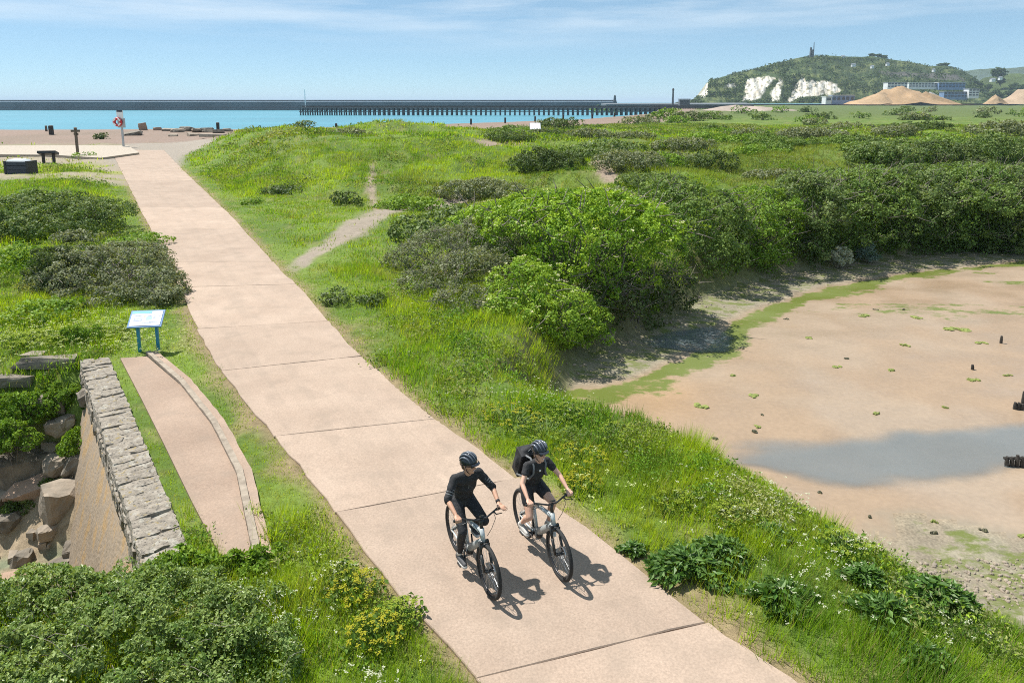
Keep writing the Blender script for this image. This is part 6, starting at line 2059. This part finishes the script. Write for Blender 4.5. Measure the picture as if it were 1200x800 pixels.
def dock(px, py, wpx, h, label, seed, leaf=0.115, z=0.0):
    p = G(px, py, 0); z0 = hz(*p); s_ = scale_at(px, py, 0)
    r = np.random.default_rng(seed)
    R_ = wpx * s_ / 2
    root = empty('dock_plant', (p[0], p[1], z0), 0, label, 'plant')
    n = int(900 * (R_ / 0.5) ** 2 + 120)
    a = r.uniform(0, 2 * math.pi, n); rr = R_ * np.sqrt(r.random(n)) * (1 + 0.28 * np.sin(a * 3 + seed) + 0.18 * np.sin(a * 5 + seed * 2.3)); hh = 0.62 * h * np.clip(1 - (rr / R_) ** 2 * 0.6, 0.12, 1) * r.uniform(0.35, 1.05, n)
    c = np.stack([rr * np.cos(a), rr * np.sin(a) * 0.8, hh + 0.02], -1)
    ax = np.stack([np.cos(a), np.sin(a), 0.35 + r.normal(size=n) * 0.4], -1) + r.normal(size=(n, 3)) * 0.4
    nl = unit(np.array([0, 0, 1.0]) + r.normal(size=(n, 3)) * 0.45)
    ln = leaf * r.uniform(0.55, 1.15, n)
    t1, t2, _ = PAL['dock']
    mx_ = r.random((n, 1)) ** 1.5
    T_ = (np.array(t1) * (1 - mx_) + np.array(t2) * mx_) * r.uniform(0.8, 1.2, (n, 1))
    np_mesh('foliage', leaf_arrays(c, ax, nl, ln, ln * 0.5, 0.2), quads(n), M['leaf_gloss'], root, colors=np.repeat(T_, 4, 0))
    mb = MB()
    for k in range(9):
        q_ = c[int(r.integers(0, n))]
        mb.tube([(0, 0, -0.02), (q_[0] * 0.5, q_[1] * 0.5, q_[2] * 0.7), tuple(q_)], [0.008, 0.006, 0.003], 3, cap=False)
    mb.build('stems', M['twig'], root)


for k, (px_, py_, w_, h_, lab) in enumerate(((806, 672, 92, 0.30, 'large dark leafy dock clump at the path edge right of the riders'), (845, 660, 70, 0.28, 'dark dock clump just behind the large one at the path edge'), (742, 648, 30, 0.14, 'small dock clump spilling onto the path edge'),
                                             (915, 712, 76, 0.30, 'leafy dock clump with white flowers in the middle of the verge'), (1040, 740, 84, 0.34, 'dark tall dock clump low in the right verge'), (1095, 710, 80, 0.36, 'dock clump at the bank edge above the shingle'), (1085, 790, 60, 0.26, 'dock clump at the lower right edge of the verge'), (900, 640, 44, 0.2, 'small dock clump below the white flowers'), (1010, 690, 50, 0.25, 'dock clump between two taller grass patches'))):
    dock(px_, py_, w_, h_, lab, 500 + k)


# --- umbel flowers: yellow-green alexanders as plants of their own, white drifts as stuff
def umbel_plant(px, py, wpx, h, colr, label, seed, name='alexanders', head=0.055, n_heads=26):
    p = G(px, py, 0); z0 = hz(*p); s_ = scale_at(px, py, 0)
    r = np.random.default_rng(seed)
    R_ = wpx * s_ * 0.75
    h = h * 0.8
    root = empty(name, (p[0], p[1], z0), 0, label, 'plant')
    a = r.uniform(0, 2 * math.pi, n_heads); rr = R_ * np.sqrt(r.random(n_heads))
    tops = np.stack([rr * np.cos(a), rr * np.sin(a), h * (1 - 0.5 * (rr / R_) ** 2) * r.uniform(0.75, 1.05, n_heads)], -1)
    V_, F_, T_ = umbel_arrays(tops, head, colr, r, 12, 1.0)
    tag(np_mesh('flower_heads', V_, F_, M['petal'], root, colors=T_), kind='stuff')
    mb = MB()
    for t in tops:
        mb.tube([(t[0] * 0.3, t[1] * 0.3, -0.02), (t[0] * 0.7, t[1] * 0.7, t[2] * 0.55), tuple(t)], [0.006, 0.005, 0.003], 3, cap=False)
    mb.build('stems', M['green_stem'], root)
    n = 150
    a = r.uniform(0, 2 * math.pi, n); rr = R_ * 1.1 * np.sqrt(r.random(n))
    c = np.stack([rr * np.cos(a), rr * np.sin(a), h * 0.75 * r.random(n)], -1)
    ln = r.uniform(0.05, 0.09, n)
    T2 = np.array((0.11, 0.19, 0.03)) * r.uniform(0.7, 1.3, (n, 1))
    np_mesh('foliage', leaf_arrays(c, r.normal(size=(n, 3)), unit(r.normal(size=(n, 3)) * 0.6 + (0, 0, 1)), ln, ln * 0.6), quads(n), M['leaf'], root, colors=np.repeat(T2, 4, 0))


M['green_stem'] = mat('green_stem', (0.10, 0.16, 0.03), 0.7, var=0.2)
YEL = (0.38, 0.36, 0.03)
YGR = (0.27, 0.34, 0.04)
for k, (px_, py_, w_, h_, cl_, lab) in enumerate((
    (415, 700, 46, 0.34, YEL, 'yellow flowering alexanders in the left verge, upper of the two'), (440, 752, 46, 0.36, YEL, 'yellow flowering alexanders in the left verge, lower of the two'), (400, 680, 26, 0.3, YGR, 'pale green alexanders above the yellow ones in the left verge'), (470, 728, 36, 0.28, YGR, 'greenish alexanders against the path edge at lower left'),
    (600, 500, 50, 0.34, YEL, 'yellow alexanders up the bank behind the right rider'), (640, 515, 56, 0.3, YGR, 'yellow-green alexanders just above the right rider'), (680, 545, 44, 0.3, YEL, 'yellow alexanders right of the right rider'), (720, 520, 46, 0.3, YGR, 'yellow-green alexanders on the bank by the mud'), (660, 495, 40, 0.3, YGR, 'yellow-green alexanders below the small elder bush'),
    (680, 572, 34, 0.24, YEL, 'low yellow alexanders near the right rider\'s hand'), (860, 620, 40, 0.3, YGR, 'yellow-green alexanders among white flowers on the right bank'), (990, 655, 44, 0.32, YGR, 'yellow-green alexanders on the lower right bank'), (790, 600, 36, 0.26, YGR, 'yellow-green alexanders in the middle of the right verge'),
    (60, 400, 50, 0.34, YGR, 'yellow-green alexanders left of the information board'), (120, 392, 50, 0.32, YGR, 'yellow-green alexanders close to the information board'), (95, 300, 40, 0.4, YGR, 'yellow-green growth behind the dark bramble at left'), (25, 405, 46, 0.3, YGR, 'yellow-green alexanders at the left edge above the ledge'))):
    umbel_plant(px_, py_, w_, h_, cl_, lab, 600 + k, head=0.036 + 0.03 * (py_ < 420), n_heads=60)


def drift(name, spots, colr, label, seed, size=0.05):
    r = np.random.default_rng(seed)
    pts = []
    for px_, py_, rx, ry, n in spots:
        for _ in range(int(n * 1.4)):
            a = r.normal(size=2) * 0.6
            qx, qy = px_ + a[0] * rx, py_ + a[1] * ry
            p = G(qx, qy, 0.2)
            pts.append((p[0], p[1]))
    pts = np.array(pts)
    mk = masks(pts[:, 0], pts[:, 1])
    ok = (mk['path'] < -0.15) & (mk['basin'] < 0.3) & (mk['hollow'] < 0.2) & (mk['walk'] < -0.1)
    pts = pts[ok]
    z_ = height(pts[:, 0], pts[:, 1])
    D_ = np.hypot(pts[:, 0], pts[:, 1])
    tops = np.stack([pts[:, 0], pts[:, 1], z_ + r.uniform(0.12, 0.34, len(pts))], -1)
    sz = size * (1 + 0.02 * D_)
    V_, F_, T_ = umbel_arrays(tops, float(np.mean(sz)), colr, r, 6, 1.0)
    o = np_mesh(name, V_, F_, M['petal'], colors=T_)
    # stalks as thin blades
    tag(o, label, 'flowers', kind='stuff')


drift('white_flowers', [(880, 600, 60, 30, 46), (960, 680, 60, 40, 50), (1010, 640, 70, 26, 30), (900, 560, 40, 14, 14), (610, 462, 60, 16, 40), (660, 470, 50, 14, 18), (300, 710, 50, 24, 22), (340, 735, 40, 26, 20), (400, 665, 40, 16, 16), (440, 790, 40, 12, 16), (480, 345, 40, 12, 16), (420, 400, 30, 14, 14), (960, 590, 60, 20, 14), (800, 560, 60, 30, 10), (1120, 740, 60, 20, 10)],
      (0.55, 0.56, 0.42), 'white umbel flowers scattered through the grass verges', 701, 0.026)
drift('cream_flowers', [(130, 385, 90, 22, 240), (60, 392, 70, 16, 110), (175, 400, 50, 12, 60), (350, 243, 70, 6, 90), (390, 240, 50, 6, 50), (150, 275, 60, 20, 70), (120, 262, 70, 8, 50), (690, 580, 70, 40, 20)],
      (0.52, 0.56, 0.26), 'cream flower drifts beside the information board and the dune foot', 702, 0.032)


# --- grass: real blades in four distance bands
def grass_points(D0, D1, n):
    yy = np.sqrt(rng.uniform(D0 ** 2, D1 ** 2, n))
    xx = rng.uniform(-1, 1, n) * (0.80 * yy + 1.2)
    mk = masks(xx, yy)
    f1, f2 = fbm(xx * 0.5, yy * 0.5, 141, 3), fbm(xx * 2.1, yy * 2.1, 143, 3)
    keep = (mk['path'] < -0.03 + 0.30 * (f2 - 0.5) + 0.10 * (f1 - 0.5))
    e = 0.88 * (xx + 6.7) + 0.48 * (yy - 21.7)
    keep &= mk['basin'] + 0.5 * (f2 - 0.5) < 0.95
    keep &= ~((mk['branch'] + 1.0 * (f2 - 0.5) < 0.85) & (mk['path'] < -0.6) & (rng.random(n) < 0.93))
    keep &= line_dist(trod, xx, yy) + 0.4 * (f2 - 0.5) > 0.15
    keep &= mk['walk'] < -0.03
    t, s = wall_ts(xx, yy)
    keep &= ~((t > -0.3) & (t < W_LEN) & (s > -W_W - 0.02) & (s < 0.95))
    keep &= ~((t > -0.3) & (t < W_LEN) & (s > -W_W - 0.5) & (s <= -W_W) & (rng.random(n) < 0.4))
    kl = np.min([np.hypot(xx - p[0], yy - p[1]) for p in kerb_line[::3]], 0)
    keep &= kl > 0.30
    keep &= mk['hollow'] + 0.5 * (f2 - 0.5) < 0.62
    keep &= poly_sd(road, xx, yy) < -0.3
    be = S(-33, -27, mk['sea'] + 8 * (fbm(xx * .35, yy * .35, 41, 4) - 0.5) + 10 * (1 - S(-30, -10, xx)))
    keep &= be < 0.4
    lg_ = (1 - S(-4.5, -1.5, e)) * S(44, 49, yy)
    lawn_ = S(0.54, 0.62, fbm(xx * 0.05, yy * 0.16, 95, 3))
    keep &= ~((lg_ > 0.4) & (rng.random(n) > 0.04 + 0.6 * lawn_))
    keep &= poly_sd([G(*p) for p in ((150, 196), (128, 188), (110, 180), (150, 170), (235, 168), (262, 172), (215, 182), (205, 196))], xx, yy) < -0.5
    for p, r in bare:
        keep &= np.hypot(xx - p[0], (yy - p[1]) * 0.45) + 1.2 * (f2 - 0.5) > r * 0.75
    # worn turf by the path
    dp = -mk['path']
    worn = (dp < 1.3) & (f1 > 0.52) & (e > -3.2) & (rng.random(n) < 0.45)
    keep &= ~worn
    xx, yy, f1, f2, dp, e = xx[keep], yy[keep], f1[keep], f2[keep], dp[keep], e[keep]
    b = mk['basin'][keep]
    zz = height(xx, yy)
    walkd = mk['walk'][keep]
    # height of the sward
    tall = S(0.45, 2.0, dp + 0.9 * (f1 - 0.5))
    tall = tall * S(0.15, 0.9, -walkd)
    between = (e < -1.5) & (dp < 1.8) & (yy < 17) & (yy > 8.6)
    tall = np.where(between, tall * 0.35, tall)
    nearl = (e < -1.5) & (yy < 8.9)
    tall = np.where(nearl, np.maximum(tall, S(0.05, 0.5, dp)), tall)
    tall = np.where(b > -2.4, np.maximum(tall, 0.9), tall)
    flatfoot = (np.abs(e - 4) < 5) & (yy > 20) & (yy < 42)
    tall = np.where(flatfoot, tall * 0.45, tall)
    tus = S(0.45, 0.75, fbm(xx * 1.3, yy * 1.3, 145, 3))
    hh = 0.055 + tall * (0.04 + 0.12 * S(0.35, 0.7, f1) + 0.20 * tus + 0.05 * f2)
    return xx, yy, zz, hh, f1, f2, tall, e


def grass_band(D0, D1, dens, blades, bw, spread, seed, three, hmul=1.0, lean=0.55):
    area = 0.80 * (D1 ** 2 - D0 ** 2) + 2.4 * (D1 - D0)
    n = int(area * dens)
    xx, yy, zz, hh, f1, f2, tall, e = grass_points(D0, D1, n)
    n = len(xx)
    r = np.random.default_rng(seed)
    # tuft tints
    g1, g2, dry, blu = np.array((0.165, 0.295, 0.015)), np.array((0.32, 0.43, 0.025)), np.array((0.34, 0.29, 0.13)), np.array((0.085, 0.19, 0.03))
    f3 = fbm(xx * 0.22, yy * 0.22, 147, 3)
    m = np.clip(S(0.35, 0.68, f1) * 0.6 + S(0.4, 0.65, f3) * 0.6 + r.normal(size=n) * 0.30 - 0.1, 0, 1)[:, None]
    tint = g1 * (1 - m) + g2 * m
    db = (S(0.55, 0.75, f2) * 0.5 * (0.4 + 0.6 * (1 - tall)))[:, None]
    tint = tint * (1 - db) + dry * db
    bl = (S(0.55, 0.72, fbm(xx * 0.6, yy * 0.6, 149, 3)) * 0.7 * tall)[:, None]
    tint = tint * (1 - bl) + blu * bl
    ol = (S(0.42, 0.62, fbm(xx * 0.10, yy * 0.10, 151, 3)) * S(22, 45, yy) * S(2, 10, e) * 0.6)[:, None]
    tint = tint * (1 - ol) + np.array((0.15, 0.165, 0.055)) * ol
    N = n * blades
    a = r.uniform(0, 2 * math.pi, (n, blades)); q_ = spread * np.sqrt(r.random((n, blades)))
    bx, by = xx[:, None] + q_ * np.cos(a), yy[:, None] + q_ * np.sin(a)
    bz = np.repeat(zz[:, None], blades, 1) - 0.01
    h_ = hh[:, None] * r.uniform(0.55, 1.15, (n, blades)) * hmul
    la = a + r.normal(size=(n, blades)) * 0.8
    lx, ly = np.cos(la) * lean * h_ * r.uniform(0.3, 1.2, (n, blades)), np.sin(la) * lean * h_ * r.uniform(0.3, 1.2, (n, blades))
    lx = lx + 0.12 * h_
    wa = la + math.pi / 2 + r.normal(size=(n, blades)) * 0.5
    w_ = bw * r.uniform(0.7, 1.3, (n, blades))
    wx, wy = np.cos(wa) * w_ / 2, np.sin(wa) * w_ / 2
    T_ = tint[:, None, :] * r.uniform(0.6, 1.4, (n, blades, 1))
    strw = r.random((n, blades)) < 0.09
    T_[strw] = dry * 0.9
    base = np.stack([bx, by, bz], -1)
    W3 = np.stack([wx, wy, np.zeros_like(wx)], -1)
    tip = base + np.stack([lx, ly, h_], -1)
    if three:
        mid = base + np.stack([lx * 0.35, ly * 0.35, h_ * 0.6], -1)
        V_ = np.stack([base - W3, base + W3, mid + W3 * 0.75, mid - W3 * 0.75, tip], 2).reshape(-1, 3)
        k = np.arange(N)[:, None] * 5
        F_ = np.concatenate([k + np.array([[0, 1, 2]]), k + np.array([[0, 2, 3]]), k + np.array([[3, 2, 4]])], 0)
        return V_, F_, np.repeat(T_.reshape(-1, 3), 5, 0)
    V_ = np.stack([base - W3, base + W3, tip], 2).reshape(-1, 3)
    return V_, np.arange(N * 3).reshape(N, 3), np.repeat(T_.reshape(-1, 3), 3, 0)


def weed_band(D0, D1, dens, leaf, hmax, freq, seed, per=7, thr=0.46):
    """low leafy ground cover in patches between the grass"""
    area = 0.80 * (D1 ** 2 - D0 ** 2) + 2.4 * (D1 - D0)
    xx, yy, zz, hh, f1, f2, tall, e = grass_points(D0, D1, int(area * dens))
    pt = fbm(xx * freq, yy * freq, seed, 4)
    ok = (pt > thr) & (tall > 0.45) & (rng.random(len(xx)) < S(thr, thr + 0.12, pt))
    xx, yy, zz, pt = xx[ok], yy[ok], zz[ok], pt[ok]
    n = len(xx)
    r = np.random.default_rng(seed)
    hgt = hmax * S(thr, thr + 0.22, pt) * (0.5 + r.random(n))
    sp = leaf * 1.6
    c = np.stack([xx, yy, zz], -1)[:, None, :] + np.concatenate([r.normal(size=(n, per, 2)) * sp, (hgt[:, None] * r.random((n, per)) ** 0.6)[..., None] + 0.02], -1)
    kinds = np.array([(0.14, 0.26, 0.022), (0.10, 0.19, 0.028), (0.18, 0.22, 0.08), (0.24, 0.34, 0.03), (0.14, 0.19, 0.045), (0.28, 0.30, 0.10)])
    f = fbm(xx * freq * 1.7, yy * freq * 1.7, seed + 7, 3)
    ki = np.clip(((f - 0.25) * 2 * len(kinds) + r.normal(size=n) * 0.7), 0, len(kinds) - 1).astype(int)
    T_ = kinds[ki][:, None, :] * r.uniform(0.7, 1.3, (n, per, 1))
    m = n * per
    ln = leaf * r.uniform(0.5, 1.4, m)
    V_ = leaf_arrays(c.reshape(-1, 3), r.normal(size=(m, 3)) + (0, 0, 0.2), unit(r.normal(size=(m, 3)) * 0.6 + (0, 0, 1)), ln, ln * 0.55)
    return V_, quads(m), np.repeat(T_.reshape(-1, 3), 4, 0)


for args, lab in (((4.5, 12.0, 230, 0.045, 0.20, 0.9, 821, 7, 0.42), 'low leafy weeds mixed into the nearest verges'), ((12.0, 26.0, 60, 0.07, 0.24, 0.55, 822, 7, 0.43), 'low leafy weeds round the path and the bushes'),
                  ((26.0, 60.0, 11, 0.13, 0.28, 0.22, 823, 7, 0.50), 'leafy weeds over the dune face'), ((60.0, 150.0, 2.4, 0.30, 0.42, 0.11, 824, 7, 0.47), 'rough leafy growth over the far meadow')):
    V_, F_, T_ = weed_band(*args)
    o = np_mesh('weeds', V_, F_, M['leaf'], colors=T_)
    tag(o, lab, 'weeds', kind='stuff')

for nm, args, lab in (
    ('grass', (4.0, 11.0, 330, 8, 0.0075, 0.07, 801, False), 'lush green grass on the verges nearest the camera'),
    ('grass', (11.0, 24.0, 95, 8, 0.013, 0.12, 802, False), 'green grass on the verges round the path and side path'),
    ('grass', (24.0, 55.0, 22, 8, 0.026, 0.26, 803, False, 1.0), 'green grass on the dune face and the flats behind the bushes'),
    ('grass', (55.0, 150.0, 3.6, 8, 0.075, 0.65, 804, False, 1.1), 'far grass over the dune top and the shingle meadow')):
    V_, F_, T_ = grass_band(*args)
    o = np_mesh(nm, V_, F_, M['grass'], colors=T_)
    tag(o, lab, 'grass', kind='stuff')
    print('grass', len(F_))
print('leaves', n_leaves_total)

# rough scrub over the headland and trees on the wooded hillside
sel = np.where((ck.ravel() < 0.15) & (VVh.ravel() > 0.03))[0]
hv = np.stack([HX[:, :nvh], HY[:, :nvh], HZ[:, :nvh]], -1).reshape(-1, 3)[sel]
wgt = fbm(PX.ravel()[sel] * 0.11, row.ravel()[sel] * 0.3, 171, 4)
r = np.random.default_rng(172)
pk_ = r.choice(len(sel), 15000, p=np.clip(wgt - 0.36, 0, 1) / np.clip(wgt - 0.36, 0, 1).sum())
c = hv[pk_] + r.normal(size=(15000, 3)) * (2.2, 3, 0.5) + (0, -1, 0.8)
ln = r.uniform(1.5, 4.2, 15000)
T_ = np.array((0.055, 0.085, 0.028)) * r.uniform(0.5, 1.7, (15000, 1))
o = np_mesh('hillside_scrub', leaf_arrays(c, r.normal(size=(15000, 3)), unit(r.normal(size=(15000, 3)) * 0.6 + (0, -0.4, 1)), ln, ln * 0.7), quads(15000), M['leaf'], colors=np.repeat(T_, 4, 0))
tag(o, 'dark scrub covering the headland slopes', 'scrub', kind='stuff')


def far_tree(px, row_base, D, w_px, h_px, label, seed, group=None):
    P_ = at_row(px, row_base, D)
    s_ = D / FPX
    W_, H_ = w_px * s_ / 2, h_px * s_
    e = empty('tree', P_, 0, label, 'tree', group)
    MB().tube([(0, 0, -3), (0, 0, H_ * 0.35), (0.3, 0, H_ * 0.6)], [0.5, 0.4, 0.2], 6).build('trunk', M['bark'], e)
    r = np.random.default_rng(seed)
    n = 420
    d = unit(r.normal(size=(n, 3))) * r.uniform(0.55, 1.05, (n, 1)) * np.array([W_, W_ * 0.8, H_ * 0.46]) + (0, 0, H_ * 0.55)
    d[:, 0] += W_ * 0.25 * np.sin(d[:, 2] * 1.3 + seed)
    ln = r.uniform(0.10, 0.24, n) * W_ * 1.6
    T_ = np.array((0.06, 0.095, 0.03)) * r.uniform(0.6, 1.6, (n, 1))
    np_mesh('crown', leaf_arrays(d, r.normal(size=(n, 3)), unit(d - (0, 0, H_ * 0.4) + r.normal(size=(n, 3)) * W_ * 0.4), ln, ln * 0.7), quads(n), M['leaf'], e, colors=np.repeat(T_, 4, 0))


far_tree(1170, 92, 1300, 17, 12, 'big round dark tree on the skyline of the wooded hillside', 181)
r2 = random.Random(8)
for k in range(30):
    px_ = r2.uniform(1138, 1225); rb = r2.uniform(96, 119)
    far_tree(px_, rb, 1185 + (119 - rb) * 6, r2.uniform(6, 12), r2.uniform(5, 9), 'small dark tree on the wooded hillside at the far right', 190 + k, 'trees on the wooded hillside')
for k, px_ in enumerate((1022, 1030, 1036, 1102, 1108)):
    far_tree(px_, (67, 67.5, 69, 78.5, 78)[k], 1400, 8, 4, ('left dark tree on the headland crest', 'middle dark tree on the headland crest', 'right dark tree on the headland crest', 'left small tree on the green shoulder skyline', 'right small tree on the green shoulder skyline')[k], 230 + k)


# ------------------------------------------------------------------ sea air
M['haze'] = bpy.data.materials.new('haze')
M['haze'].use_nodes = True
_n = M['haze'].node_tree.nodes; _n.clear()
_o = _n.new('ShaderNodeOutputMaterial'); _v = _n.new('ShaderNodeVolumePrincipled')
_v.inputs['Color'].default_value = (0.66, 0.83, 1.0, 1)
_v.inputs['Density'].default_value = 0.0001
_v.inputs['Anisotropy'].default_value = 0.0
M['haze'].node_tree.links.new(_v.outputs[0], _o.inputs['Volume'])
o = MB().box((0, 15000, 50), (60000, 40000, 120)).build('haze', M['haze'])
tag(o, 'thin pale sea haze over the whole bay', 'haze', kind='stuff')
